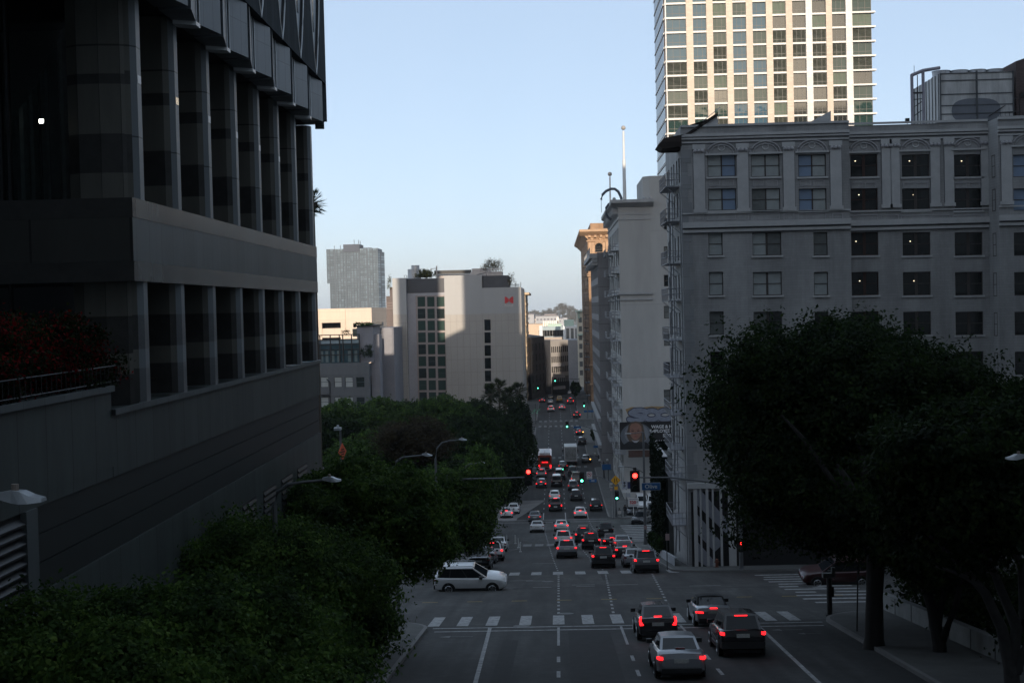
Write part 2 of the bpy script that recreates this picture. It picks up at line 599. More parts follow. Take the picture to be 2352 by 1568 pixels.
# guide dashes across the crossing and the lanes beyond
for (x0, x1) in ((U(1283, 1410, 69).x, U(1283, 1320, 99).x), (U(1410, 1400, 69).x, U(1391, 1322, 99).x), (U(1545, 1400, 69).x, U(1497, 1322, 99).x)):
    y = 70.3
    while y < 98:
        x = x0 + (x1 - x0) * (y - 69) / 30
        strip(mb, y, y + .8, x - .07, x + .07, 0.013)
        y += 1.9
for (x0, x1, x2) in ((U(1283, 1318, 100).x, -1.1, -2.1), (U(1391, 1322, 100).x, 2.0, 1.1), (U(1497, 1322, 100).x, 5.2, 4.3)):
    y = 103
    while y < 188:
        x = x0 + (x1 - x0) * (y - 100) / 45 if y < 145 else x1 + (x2 - x1) * (y - 145) / 43
        strip(mb, y, y + .9, x - .06, x + .06, 0.013)
        y += 2.6
for x in (-2.1, 1.1, 4.3):
    strip(mb, 190, 199, x - .07, x + .07, 0.013)
    y = 203
    while y < 257:
        strip(mb, y, y + 1.6, x - .07, x + .07, 0.013)
        y += 6
    for y0, y1 in ((278, 335), (355, 428)):
        y = y0
        while y < y1:
            strip(mb, y, y + 1.8, x * .95 + .3 - .07, x * .95 + .3 + .07, 0.013)
            y += 7
tag(mb.build("lane_lines", PAINT), kind="structure")
mb = MB()      # worn arrows, utility marks, patches
def arrow(cx, cy, s=1.0):
    z = zg(cy) + .013
    q = lambda x, y: (cx + x * s, cy + y * s, zg(cy + y * s) + .014)
    mb.quad(q(-1.4, -.07), q(.2, -.07), q(.2, .07), q(-1.4, .07))
    mb.add([q(-1.9, 0), q(-1.2, -.5), q(-1.2, .5)], [(0, 1, 2)])
arrow(-4.2, 61.5, .75)
arrow(11.0, 62, .7)
arrow(11.6, 60.6, .5)
for (px, py, w) in ((1198, 1241 + .371 * 250, 1.6), (1245, 1349, 1.2), (1340, 1343, 1.5), (1430, 1343, 2.0), (1620, 1345, 2.0), (1247, 1294, 1.8), (1230, 1334, 1.3), (1345, 1347, 1.2)):
    p = G(px, py)
    strip(mb, p.y, p.y + .35, p.x - w / 2, p.x + w / 2, 0.0125)
tag(mb.build("worn_road_marks", PAINT_OLD), kind="structure")
mb = MB()
y = -9
for k in range(11):
    strip(mb, 77.5, 77.7, -8 + k * 2.6, -7.1 + k * 2.6, 0.0125)
tag(mb.build("yellow_road_marks", PAINT_Y), kind="structure")
mb = MB()
strip(mb, 20, 63, .35, 2.3, 0.006)
strip(mb, 22, 60, -2.6, -1.9, 0.006)
for (x, y, w, l) in ((4.3, 55, .8, 9), (-3, 86, 7, .5), (6, 84, 12, .4), (3, 92, .5, 12), (0, 120, .35, 30), (-2.5, 230, 2.4, 30), (3.2, 300, 1.8, 30)):
    strip(mb, y, y + l, x, x + w, 0.008)
tag(mb.build("asphalt_patches", PATCH), kind="structure")
gcr = random.Random(31)
mb = MB()
for k in range(34):       # cracks and sealed joints
    x, y = gcr.uniform(-6, 12), gcr.uniform(42, 135)
    a = gcr.choice((0, 0, 1.57)) + gcr.uniform(-.3, .3)
    for q in range(gcr.randint(4, 12)):
        L = gcr.uniform(.4, .9)
        x1, y1 = x + math.sin(a) * L, y + math.cos(a) * L
        w = gcr.uniform(.015, .04)
        nx, ny = math.cos(a) * w, -math.sin(a) * w
        f = lambda px, py: (px, py, zg(py) + .0115)
        if int(y) == int(y1):
            mb.quad(f(x - nx, y - ny), f(x + nx, y + ny), f(x1 + nx, y1 + ny), f(x1 - nx, y1 - ny))
        x, y = x1, y1
        a += gcr.uniform(-.5, .5)
tag(mb.build("road_cracks", mat("crack_sealer", (0.018, 0.018, 0.018), rough=.8)), kind="structure")
# manhole rings
mb = MB()
for (x, y) in ((-1.9, 65.2), (.3, 70.4), (5.2, 65.6), (-.8, 92), (16, 83)):
    ring = [(x + .42 * math.cos(a), y + .42 * math.sin(a)) for a in [2 * math.pi * k / 20 for k in range(20)]]
    mb.m = 0
    mb.add([(p[0], p[1], zg(p[1]) + .016) for p in ring], [tuple(range(20))])
tag(mb.build("manhole_covers", PAINT_OLD), kind="structure")
# ------------------------------------------------------------------ granite office building, near left
GP = 10.4
GA = math.atan(30 / F)
GTX = lambda x, y: (-GP * math.cos(GA) + x * math.cos(GA) - y * math.sin(GA), -GP * math.sin(GA) + x * math.sin(GA) + y * math.cos(GA))
gran = thing("granite_building", "dark granite office building with tall columns and lens-shaped panels beside the road", "building", (-GP * math.cos(GA), -GP * math.sin(GA), EYE), GA)
GR_L = panel("granite_grey", (0.105, 0.120, 0.122), 1.15, 40, axis='yz', mortar=0.012, joint=(.35,) * 3, var=0.16, rough=0.45, nscale=1.2, bvar=.07)
GR_T = panel("granite_tan_column", (0.15, 0.145, 0.125), 40, 2.35, axis='xz', mortar=0.025, joint=(.3,) * 3, var=0.14, rough=0.4, nscale=2.0)
GR_D = mat("granite_dark", (0.035, 0.034, 0.032), rough=0.4, var=0.3, scale=3)
GR_DY = panel("granite_dark_slabs", (0.048, 0.048, 0.05), 2.4, 40, axis='yz', mortar=0.012, joint=(.4,) * 3, var=0.14, rough=0.35, nscale=1.5)
GR_F = panel("granite_column_front", (0.19, 0.21, 0.22), 40, 2.35, axis='yz', mortar=0.02, joint=(.3,) * 3, var=0.10, rough=0.4)
GR_POL = panel("granite_polished_band", (0.10, 0.108, 0.105), 1.15, 40, axis='yz', mortar=0.012, joint=(.4,) * 3, var=0.2, rough=0.22, nscale=.9, bvar=.3, spec=.7)
GR_FACE = panel("granite_tan_face", (0.06, 0.06, 0.054), 2.6, 40, axis='xz', mortar=0.03, joint=(.3,) * 3, var=0.16, rough=0.5, nscale=1.4)
DARKGL = glass("dark_glass", (0.006, 0.008, 0.008), rough=0.06)
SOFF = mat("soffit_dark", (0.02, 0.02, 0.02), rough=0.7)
CAST = panel("aluminium_cladding", (0.11, 0.122, 0.132), .64, 3.2, axis='yz', mortar=0.012, joint=(.3,) * 3, var=0.14, rough=0.38, nscale=1.0)
RIM = mat("dark_bronze_rim", (0.03, 0.03, 0.032), rough=0.35, metal=.3)
RIM_L = mat("pale_metal_trim", (0.62, 0.63, 0.64), rough=0.35, metal=.2)
LENS = mat("pale_lens_panel", (0.46, 0.50, 0.53), rough=0.4, var=.08)

SN, SE = 34.2, 62.4          # ends of the columned front
zG = lambda s: zg(s) - EYE
# podium wall below the ledge
b = MB()
b.m = 0
b.box(-14, 0.0, 2, SN - 2.0, -3.6, -1.72)
b.box(-14, 0.0, SN - 2.0, SE + .25, -3.85, -2.30)
b.box(-14, -0.012, 2, SN - 2.0, -3.85, -3.6)
b.box(-14, 0.0, 2, SE + .2, -20, -5.62)
gw = b.build("podium_wall", [panel("granite_podium", (0.070, 0.084, 0.080), 1.55, 40, axis='yz', mortar=0.02, joint=(.3,) * 3, var=0.26, rough=0.5, nscale=1.1, bvar=.14)], gran)
b = MB()
b.box(0, .10, SN - 2.0, SE + .27, -2.36, -2.22)
b.box(0, .10, 2, SN - 2.0, -1.78, -1.64)
b.build("coping", GR_L, gran)
b = MB()
for i in range(3):
    z1 = -3.86 - i * .587
    b.box(-14, -.05, 27.2, SE + .2, z1 - .56, z1)
    b.box(-14, -.09, 27.2, SE + .2, z1 - .587, z1 - .55)
b.build("ribbed_band", mat("ribbed_dark_stone", (0.018, 0.022, 0.022), rough=0.5, var=.2, scale=.6, stretch=(1, 1, 3)), gran)
b = MB()
b.box(-.5, -.10, 2, 26.9, -12.5, -3.85)
b.m = 1
for k in range(42):
    z = -12.3 + k * .2
    b.prismY([(-.10, z), (.02, z - .02), (.02, z + .02), (-.10, z + .12)], 2, 26.6)
b.m = 2
b.box(-.1, .03, 26.6, 27.2, -12.5, -3.85)
b.build("louvre_panel", [BLACK, mat("louvre_slats", (0.012, 0.013, 0.014), rough=.5), GR_L], gran)
# garage vents low in the podium
for i, s in enumerate((43.5, 47.0, 50.5, 54.0, 57.5)):
    b = MB()
    b.box(-.1, .012, s - 1.15, s + 1.15, -8.6, -6.55)
    b.m = 1
    for k in range(9):
        z = -8.5 + k * .22
        b.prismY([(.012, z), (.06, z - .02), (.06, z + .01), (.012, z + .12)], s - 1.1, s + 1.1)
    b.build("vent", [BLACK, mat("louvre_slats", (0.012, 0.013, 0.014))], gran)
# belts between the two colonnades
def belt(name, z0, z1, out, m):
    b = MB()
    b.m = 0
    b.box(-13, out, SN, SE + .25 - out, z0, z1)
    b.build(name, m, gran)
def belt2(name, z0, z1, out, m, mf):
    b = MB()
    b.m = 0
    b.quad((out, SN, z0), (out, SE + .2, z0), (out, SE + .2, z1), (out, SN, z1))
    b.m = 1
    b.quad((-13, SN, z0), (out, SN, z0), (out, SN, z1), (-13, SN, z1))
    b.m = 0
    b.quad((-13, SN, z1), (out, SN, z1), (out, SE + .2, z1), (-13, SE + .2, z1))
    b.quad((-13, SN, z0), (-13, SE + .2, z0), (out, SE + .2, z0), (out, SN, z0))
    b.quad((out, SE + .2, z0), (-13, SE + .2, z0), (-13, SE + .2, z1), (out, SE + .2, z1))
    return b.build(name, [m, mf], gran)
belt2("upper_polished_band", 2.55, 3.05, .06, GR_POL, GR_D)
belt2("middle_band", 1.43, 2.545, .05, GR_L, GR_FACE)
belt2("lower_polished_band", .92, 1.425, .06, GR_POL, GR_D)
# columns
sC = [35.5, 39.2, 43.0, 46.9, 50.7, 54.5, 58.3, 62.4]
def column(z0, z1, bands):
    b = MB()
    c = .16
    poly = [(-.95, -.62), (-.28, -.62), (-.12, -.54), (0, -.36), (0, 0), (-.95, 0)]
    b.m = 0
    n = len(poly)
    zs = sorted({z0, z1} | {z for bd in bands for z in bd[:2]})
    for za, zb in zip(zs[:-1], zs[1:]):
        mm = 0
        for bd in bands:
            if bd[0] <= (za + zb) / 2 <= bd[1]:
                mm = bd[2]
        vs = [(p[0], p[1], za) for p in poly] + [(p[0], p[1], zb) for p in poly]
        for i in range(n):
            j = (i + 1) % n
            b.m = mm if i in (0, 1, 5) else (1 if mm == 0 else 3)
            b.add([vs[i], vs[j], vs[n + j], vs[n + i]], [(0, 1, 2, 3)])
    return b
GR_FD = mat("granite_column_front_dark", (0.12, 0.125, 0.13), rough=.35, var=.2)
colU = column(3.05, 8.6, [(6.05, 6.4, 2), (3.75, 4.75, 2)]).mesh("column", [GR_T, GR_F, GR_D, GR_F])
colL = column(-2.22, .92, [(-1.55, -.85, 0), (-.85, .05, 2), (-2.22, -1.35, 2)]).mesh("column", [GR_T, GR_F, GR_D, GR_FD])
for s in sC:
    put("column", colU, gran, (0, s, 0))
    put("column", colL, gran, (0, s, 0))
# glass walls behind the columns
b = MB()
b.quad((-1.0, SN + 1, 3.05), (-1.0, SE, 3.05), (-1.0, SE, 8.6), (-1.0, SN + 1, 8.6))
b.quad((-1.3, SN + 1, -2.3), (-1.3, SE, -2.3), (-1.3, SE, .92), (-1.3, SN + 1, .92))
b.m = 1
for s in sC[1:]:
    b.tube([(-.7, s - 1.9, 3.05), (-.7, s - 1.9, 8.6)], .018, 5)
b.build("curtain_glass", [DARKGL, RIM_L], gran)
# small metal tie plates catching the light
for k, s in enumerate(sC[:6]):
    b = MB()
    b.box(0, .012, s - .33, s - .03, 6.12, 6.33)
    b.build("tie_plate", mat("tie_plate_steel", (0.75, 0.68, 0.55), rough=.18, metal=1.0) if k == 1 else RIM_L, gran)
# near face: round corner pier, window, dim room
b = MB()
prof = [(-1.78, SN + .75), (-1.45, SN + .55), (-.87, SN + .52), (-.34, SN + .62), (-.16, SN + .76)]
for z0, z1, m in ((3.05, 3.75, 0), (3.75, 4.75, 1), (4.75, 6.05, 0), (6.05, 6.3, 1), (6.3, 9.4, 0), (9.4, 14, 0), (-2.3, -1.5, 1), (-1.5, -.95, 0), (-.95, -.02, 1), (-.02, .92, 0)):
    for (a, c) in zip(prof[:-1], prof[1:]):
        b.m = m
        b.quad((a[0], a[1], z0 + .01), (c[0] - .012, c[1], z0 + .01), (c[0] - .012, c[1], z1), (a[0], a[1], z1))
b.m = 1
for (a, c) in zip(prof[:-1], prof[1:]):
    b.quad((a[0], a[1] + .03, -2.3), (c[0], c[1] + .03, -2.3), (c[0], c[1] + .03, 14), (a[0], a[1] + .03, 14))
b.build("corner_pier", [GR_T, GR_D], gran)
GLASS_T = bpy.data.materials.new("clear_window_glass")
GLASS_T.use_nodes = True
_t = GLASS_T.node_tree
_b = _t.nodes["Principled BSDF"]
_b.inputs["Base Color"].default_value = (0.01, 0.012, 0.012, 1)
_b.inputs["Roughness"].default_value = .05
_tr = _t.nodes.new("ShaderNodeBsdfTransparent")
_tr.inputs[0].default_value = (.75, .8, .78, 1)
_mx = _t.nodes.new("ShaderNodeMixShader")
_mx.inputs[0].default_value = .35
_t.links.new(_tr.outputs[0], _mx.inputs[1])
_t.links.new(_b.outputs[0], _mx.inputs[2])
_t.links.new(_mx.outputs[0], _t.nodes["Material Output"].inputs[0])
b = MB()
b.m = 0
b.quad((-13, SN + .9, 3.05), (-1.78, SN + .9, 3.05), (-1.78, SN + .9, 14), (-13, SN + .9, 14))
b.m = 1
for x in (-3.4, -3.62):
    b.box(x - .04, x + .04, SN + .82, SN + .98, 3.05, 14)
win_room = b.build("lobby_window", [GLASS_T, RIM], gran)
b = MB()      # plastic sheeting hung behind the glass, in folds
pts = []
for i in range(40):
    t = i / 39
    x = -1.9 - t * 3.2
    pts.append((x, SN + 1.25 + .10 * math.sin(i * 1.9) + .06 * math.sin(i * .7)))
for (a, c), i in zip(zip(pts[:-1], pts[1:]), range(39)):
    t = i / 39
    zt = 8.0 - 5.0 * t ** .8
    b.quad((a[0], a[1], 3.1), (c[0], c[1], 3.1), (c[0], c[1], zt - .12), (a[0], a[1], zt))
b.build("plastic_sheet", mat("plastic_sheet", (0.10, 0.12, 0.12), rough=.25, var=.2, scale=5), gran)
b = MB()
b.box(-13, -1.1, SN + 6, SN + 6.2, 3.05, 14)
b.m = 1
b.box(-6.2, -4.2, SN + 2.5, SN + 3.2, 3.05, 3.9)
b.box(-4.0, -3.4, SN + 2.2, SN + 2.6, 3.05, 4.3)
b.box(-8.2, -7.0, SN + 2.2, SN + 3.2, 3.05, 4.2)
b.build("lobby_interior", [mat("room_grey", (0.2, 0.21, 0.2)), mat("room_boxes", (0.16, 0.15, 0.13))], gran)
p = U(96, 279, 35.22)
lx = p.x + GP; ly = p.y
b = MB()
b.box(-.09, .09, -.03, .03, -.08, .08)
b.m = 1
b.box(-.055, .055, -.042, -.03, -.05, .05)
lampo = b.build("work_lamp", [BLACK, glow("lamp_white", (1.0, 1.0, .88), 18)])
lampo.location = p
tag(lampo, "bright square lamp glowing inside the dark lobby window at left", "lamp")
# lower near face recess and the dark lobby under it
b = MB()
b.quad((-13, SN + 2.2, -2.3), (-1.7, SN + 2.2, -2.3), (-1.7, SN + 2.2, .92), (-13, SN + 2.2, .92))
b.m = 1
for x in (-4, -5.6, -7.1, -8.0):
    b.box(x - .03, x + .03, SN + 2.1, SN + 2.2, -2.3, .92)
b.build("lower_lobby_glass", [DARKGL, RIM], gran)
# soffit and overhanging upper wall
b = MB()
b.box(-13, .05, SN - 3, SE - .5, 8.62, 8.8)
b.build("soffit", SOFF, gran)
pitch = 3.84
g0 = 35.2
ov = []
for k in range(-2, 8):
    s = g0 + k * pitch
    if s + pitch < 26 or s > SE - 2:
        continue
    ov.append(s)
SEo = 61.0
for s in ov:
    e = min(s + pitch, SEo)
    b = MB()
    m1 = s + .30
    m2 = s + pitch * .47
    m3 = m2 + .34
    b.m = 1
    b.box(-.3, .16, s, m1, 8.55, 10.29)                        # deep groove
    b.m = 0
    if m2 <= SEo:
        b.prism([(0, m1), (.62, m1), (.92, m2), (0, m2)], 8.5, 10.29)
    b.m = 1
    if m3 <= SEo:
        b.box(-.3, .55, m2, m3, 9.0, 10.29)
        b.m = 0
        b.prism([(0, m3), (.92, m3), (.62, e), (0, e)], 8.5, 10.29)
    b.m = 2                                                 # bright trim on the groove
    b.tube([(.64, m1 + .02, 8.5), (.64, m1 + .02, 10.6)], .022, 5)
    b.tube([(.64, s - .02, 8.5), (.64, s - .02, 10.6)], .022, 5)
    b.prism([(.05, s - .42), (.66, s - .12), (.66, s + .34), (.40, s + .34), (.05, s + .1)], 8.38, 8.495)
    b.build("upper_bay", [CAST, RIM, RIM_L], gran)
    # recessed pointed lens over the groove, and the wall sheet on to the next one
    H, W, N, za = 11.0, 1.42, 24, 10.3
    hw = lambda t: W * math.sin(math.pi * t) ** .8
    zt_ = lambda i: za + H * i / N
    xo, xi = .95, .82
    c0, c1 = s + .15, s + .15 + pitch
    Lp = [(xi, c0 - hw(i / N), zt_(i)) for i in range(N + 1)]
    Rp = [(xi, c0 + hw(i / N), zt_(i)) for i in range(N + 1)]
    b = MB()
    for i in range(N):
        b.m = 0
        b.quad(Lp[i], Rp[i], Rp[i + 1], Lp[i + 1])
        b.m = 1
        b.quad(Rp[i], (xo, Rp[i][1], Rp[i][2]), (xo, Rp[i + 1][1], Rp[i + 1][2]), Rp[i + 1])
        b.quad((xo, Lp[i][1], Lp[i][2]), Lp[i], Lp[i + 1], (xo, Lp[i + 1][1], Lp[i + 1][2]))
    b.m = 2
    b.tube([(xo, q[1], q[2]) for q in Rp], .028, 5)
    b.tube([(xo, q[1], q[2]) for q in Lp], .028, 5)
    b.m = 3
    b.box(xi, xi + .012, c0 + .1, c0 + .45, 12.2, 19)
    b.build("lens_panel", [LENS, RIM, RIM_L, glass("lens_window", (.03, .04, .05))], gran)
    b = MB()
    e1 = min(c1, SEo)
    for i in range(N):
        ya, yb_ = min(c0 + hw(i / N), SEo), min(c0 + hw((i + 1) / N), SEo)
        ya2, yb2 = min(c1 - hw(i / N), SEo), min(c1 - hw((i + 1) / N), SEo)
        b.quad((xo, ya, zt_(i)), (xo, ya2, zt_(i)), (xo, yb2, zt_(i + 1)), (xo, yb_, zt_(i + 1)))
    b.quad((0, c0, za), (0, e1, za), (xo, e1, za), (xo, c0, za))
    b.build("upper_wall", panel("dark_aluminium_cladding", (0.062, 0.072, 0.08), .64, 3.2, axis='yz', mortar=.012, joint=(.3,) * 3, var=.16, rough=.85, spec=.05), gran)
b = MB()
b.box(-13, .95, SEo, SEo + .05, 8.62, 22)
b.tube([(.45, SEo - .25, 8.42), (.85, SEo - .2, 8.42)], .16, 10)
b.build("end_cap", CAST, gran)
b = MB()
b.box(-13, -1.32, SN + 8, SE - .1, -2.3, 22)
b.box(-13, -1.32, SE - .1, SE + .1, -2.3, 22)
b.build("core_wall", GR_D, gran)
# bits of foliage on the ledge, bougainvillea in front of the near face

# the tower storeys carry on above the picture
b = MB()
b.box(-30, .9, SN - 2, SEo, 21.4, 44)
b.box(-30, -13.2, 4, SE, -20, 44)
b.build("upper_tower", CAST, gran)
# ------------------------------------------------------------------ window kit
_wc = {}
def win(parent, w, h, loc, fm, gm, mull=(), rails=(), fw=.06, rz=0.0, dep=.09, sill=None, name="window", pane="pane", panes2=None):
    """framed window centred at loc, facing -y before rz; pane is its sub-part"""
    key = (round(w, 2), round(h, 2), tuple(mull), tuple(rails), fw, fm.name, bool(sill), panes2 is not None)
    if key not in _wc:
        b = MB()
        x, z = w / 2, h / 2
        b.box(-x, -x + fw, 0, dep, -z, z)
        b.box(x - fw, x, 0, dep, -z, z)
        b.box(-x + fw, x - fw, 0, dep, z - fw, z)
        b.box(-x + fw, x - fw, 0, dep, -z, -z + fw)
        for m in mull:
            mw = m[1] / 2 if isinstance(m, tuple) else fw * .4
            c = -x + w * (m[0] if isinstance(m, tuple) else m)
            b.box(c - mw, c + mw, .003, dep - .003, -z + fw, z - fw)
        for r_ in rails:
            c = -z + h * r_
            b.box(-x + fw, x - fw, .012, dep - .006, c - fw * .45, c + fw * .45)
        g = MB()
        if panes2 is not None:
            g.m = 0
            g.quad((-x, dep * .6, -z), (0, dep * .6, -z), (0, dep * .6, z), (-x, dep * .6, z))
            g.m = 1
            g.quad((0, dep * .6, -z), (x, dep * .6, -z), (x, dep * .6, z), (0, dep * .6, z))
        else:
            g.quad((-x, dep * .6, -z), (x, dep * .6, -z), (x, dep * .6, z), (-x, dep * .6, z))
        _wc[key] = (b.mesh(name, fm), g.mesh(pane, [gm, gm] if panes2 is not None else gm))
    fo = put(name, _wc[key][0], parent, loc, (0, 0, rz))
    po = put(pane, _wc[key][1], fo)
    setmat(po, gm)
    if panes2 is not None:
        setmat(po, panes2, 1)
    return fo

G_SKY = mat("painted_sky_pane", (0.19, 0.26, 0.37), rough=.3, var=.08, scale=.6, spec=.9)  # blue of the reflected sky put into the pane colour
G_DARK = glass("window_glass_dark", (0.008, 0.010, 0.010), rough=.05)
G_BLIND = mat("window_blind", (0.33, 0.355, 0.35), rough=.35, var=.1, scale=2, spec=.9)
G_HALF = mat("window_blind_dim", (0.12, 0.13, 0.125), rough=.3, var=.2, scale=2, spec=.9)
WOODF = mat("weathered_window_frame", (0.06, 0.05, 0.045), rough=.7, var=.25, scale=4)
REDW = mat("brown_window_post", (0.045, 0.02, 0.014), rough=.7)
LAMPW = glow("warm_room_lamp", (1.0, .80, .5), 1.6)

# ------------------------------------------------------------------ grey hotel on the right, facing the camera
HD = 103.0
HOT = panel("painted_brick_grey", (0.42, 0.415, 0.41), .62, .2, mortar=.012, joint=(.86,) * 3, var=.24, rough=.75, offset=.5, nscale=.45, bvar=.04)
HOTQ = panel("painted_quoin_grey", (0.28, 0.285, 0.29), 1.0, 1.0, mortar=.015, joint=(.7,) * 3, var=.12, rough=.75)
HOTT = mat("painted_trim_grey", (0.46, 0.455, 0.45), rough=.7, var=.10, scale=1.2)
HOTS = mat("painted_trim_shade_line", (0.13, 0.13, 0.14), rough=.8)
hx = 10.0
hotel = thing("corner_hotel", "grey painted brick corner hotel with arched upper bays, tile eave and side fire escapes", "building", (0, 0, EYE))
zB = zG(HD) - 4
hz = lambda py, d=HD, px=1800: U(px, py, d).z - EYE
X1 = U(1952, 450, HD).x          # end of the left section
X2 = U(2282, 450, HD).x          # start of the right return
XR = X2 + 9
HD2 = HD + 1.2
topL, topM = hz(283), hz(289)
holesL, holesM = [], []
wl, wm = [], []
ROWS = [(355, 405.6), (433, 483), (533.6, 586.5), (624.5, 678), (715.5, 769), (807, 860), (898, 951), (990, 1043)]
def addw(lst, holes, px0, px1, row, d, x0, zb, **kw):
    a, c, e, f = RC(px0, px1, ROWS[row][0], ROWS[row][1], d)
    holes.append((a - x0, c - x0, e - EYE - zb, f - EYE - zb))
    lst.append(((a + c) / 2, (e + f) / 2 - EYE, c - a, f - e, row, kw))
for r_ in range(8):
    if r_ < 2:
        cols = ((1625.6, 1689.6), (1726, 1790.5), (1834, 1897))
    else:
        cols = ((1627.7, 1660), (1729, 1794.5), (1869, 1901))
    for c_, (a, c) in enumerate(cols):
        if r_ < 2:
            j = a + 0
        dx = (r_ - 2) * 1.3 if r_ >= 2 else r_ * 1.5
        dy = -c_ * 1.2
        x = addw(wl, holesL, a + dx, c + dx, r_, HD, hx, zB, col=c_)
    for c_, (a, c) in enumerate(((1954, 2015), (2072, 2135), (2192, 2255))):
        dx = r_ * .9
        addw(wm, holesM, a + dx, c + dx, r_, HD2, X1, zB, col=c_ + 3)
b = MB()
b.wall((hx, HD, zB), (1, 0, 0), X1 - hx, topL - zB, holesL, .28)
b.quad((X1, HD, zB), (X1, HD2, zB), (X1, HD2, topL), (X1, HD, topL))
b.m = 0
b.wall((X1, HD2, zB), (1, 0, 0), X2 - X1, topM - zB, holesM, .28)
b.quad((X2, HD2, zB), (X2, HD - 1.2, zB), (X2, HD - 1.2, topM), (X2, HD2, topM))
RW = []
hr = []
for r_ in range(8):
    a, c, e, f = RC(2328 + r_ * .8, 2391 + r_ * .8, ROWS[r_][0], ROWS[r_][1], HD - 1.2)
    hr.append((a - X2, c - X2, e - EYE - zB, f - EYE - zB))
    RW.append(((a + c) / 2, (e + f) / 2 - EYE, c - a, f - e, r_))
b.wall((X2, HD - 1.2, zB), (1, 0, 0), XR - X2, topM + .1 - zB, hr, .28)
# roof, back, side (street side with its windows)
SIDE_D = 13.5
hs = []
SW = []
for r_ in range(8):
    cz = (hz(ROWS[r_][0]) + hz(ROWS[r_][1])) / 2
    for y in (1.6, 3.6, 6.2, 8.2, 10.6, 12.2):
        hs.append((SIDE_D - y - .5, SIDE_D - y + .5, cz - .95 - zB, cz + .95 - zB))
        SW.append((HD + y, cz))
b.wall((hx, HD + SIDE_D, zB), (0, -1, 0), SIDE_D, topL - zB, hs, .25, nrm=(-1, 0, 0))
b.quad((XR, HD - 1.2, zB), (XR, HD + SIDE_D, zB), (XR, HD + SIDE_D, topM), (XR, HD - 1.2, topM))
b.quad((XR, HD + SIDE_D, zB), (hx, HD + SIDE_D, zB), (hx, HD + SIDE_D, topL), (XR, HD + SIDE_D, topL))
b.quad((hx, HD2 + .02, topL - .6), (XR, HD2 + .02, topL - .6), (XR, HD + SIDE_D, topL - .6), (hx, HD + SIDE_D, topL - .6))
b.m = 1
b.box(hx + .25, XR - .25, HD + 3.2, HD + 3.3, zB, topM - .8)
b.build("wall", [HOT, mat("room_dark", (0.02, 0.02, 0.02))], hotel)
# quoins at the corner
b = MB()
z = zB
k = 0
while z < hz(345):
    w = .75 if k % 2 else .48
    b.box(hx - .03, hx + w, HD - .03, HD + .4, z, min(z + .98, hz(335)))
    z += 1.0
    k += 1
b.build("quoins", HOTQ, hotel)
# mouldings: cornices, belt course, pilasters, arches, panels
b = MB()
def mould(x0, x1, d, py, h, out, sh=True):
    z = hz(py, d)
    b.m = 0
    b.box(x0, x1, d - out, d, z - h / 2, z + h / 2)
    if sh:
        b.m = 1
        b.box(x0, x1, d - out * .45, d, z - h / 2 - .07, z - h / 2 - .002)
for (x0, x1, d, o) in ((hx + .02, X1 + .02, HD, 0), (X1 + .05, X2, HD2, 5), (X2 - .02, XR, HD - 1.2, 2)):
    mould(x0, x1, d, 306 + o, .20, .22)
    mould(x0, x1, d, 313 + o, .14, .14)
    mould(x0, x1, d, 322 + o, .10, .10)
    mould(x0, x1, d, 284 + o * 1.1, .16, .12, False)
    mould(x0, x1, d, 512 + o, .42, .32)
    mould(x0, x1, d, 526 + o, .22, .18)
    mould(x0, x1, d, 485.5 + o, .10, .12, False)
b.m = 0
def pilaster(px, d, w=.85):
    x = U(px, 410, d).x
    b.m = 0
    b.box(x - w / 2, x + w / 2, d - .10, d, hz(484, d), hz(346, d))
    b.box(x - w / 2 - .08, x + w / 2 + .08, d - .17, d, hz(484, d), hz(476, d))
    b.box(x - w / 2 - .06, x + w / 2 + .06, d - .15, d, hz(338, d), hz(327, d))
    b.m = 2
    for q in (-.28, 0, .28):                                 # leafy capital
        b.ball((x + q, d - .12, hz(342, d)), .15, 8, 6)
    b.box(x - w / 2, x + w / 2, d - .13, d, hz(346, d), hz(338, d))
    b.m = 1
    for q in (-1, 1):
        b.box(x + q * (w / 2 + .02) - .02, x + q * (w / 2 + .02) + .02, d - .04, d, hz(484, d), hz(346, d))
for px in (1606, 1706, 1812, 1920):
    pilaster(px, HD)
for px in (2036, 2056, 2148, 2180, 2264):
    pilaster(px, HD2, .7)
pilaster(2312, HD - 1.2, .8)
def arch(px, d, w, py=352):
    x = U(px, py, d).x
    z0 = hz(py, d)
    for rr, th in ((w / 2 + .12, .06), (w / 2 - .1, .04)):
        pts = [(x + rr * math.cos(t), d - .05, z0 + rr * .82 * math.sin(t)) for t in [math.pi * k / 14 for k in range(15)]]
        b.m = 2
        b.tube(pts, th, 6)
    b.m = 0
    b.tube([(x + .24 * math.cos(t), d - .03, z0 + .55 + .24 * math.sin(t)) for t in [math.pi * k / 8 for k in range(17)]], .045, 5, cap=False)
    b.box(x - w / 2 - .25, x + w / 2 + .25, d - .16, d, z0 - .02, z0 + .10)
def frame_panel(px0, px1, py0, py1, d):
    a, c, e, f = RC(px0, px1, py0, py1, d)
    e -= EYE
    f -= EYE
    for (q, m_) in ((0, 2), ):
        b.m = m_
        t = .05
        b.box(a, c, d - .05, d, f - t, f)
        b.box(a, c, d - .05, d, e, e + t)
        b.box(a, a + t, d - .05, d, e + t, f - t)
        b.box(c - t, c, d - .05, d, e + t, f - t)
for px in (1657, 1758, 1865):
    arch(px, HD, 2.05)
    frame_panel(px - 28, px - 3, 414, 427, HD)
    frame_panel(px + 3, px + 28, 414, 427, HD)
    frame_panel(px - 32, px + 32, 490, 505, HD)
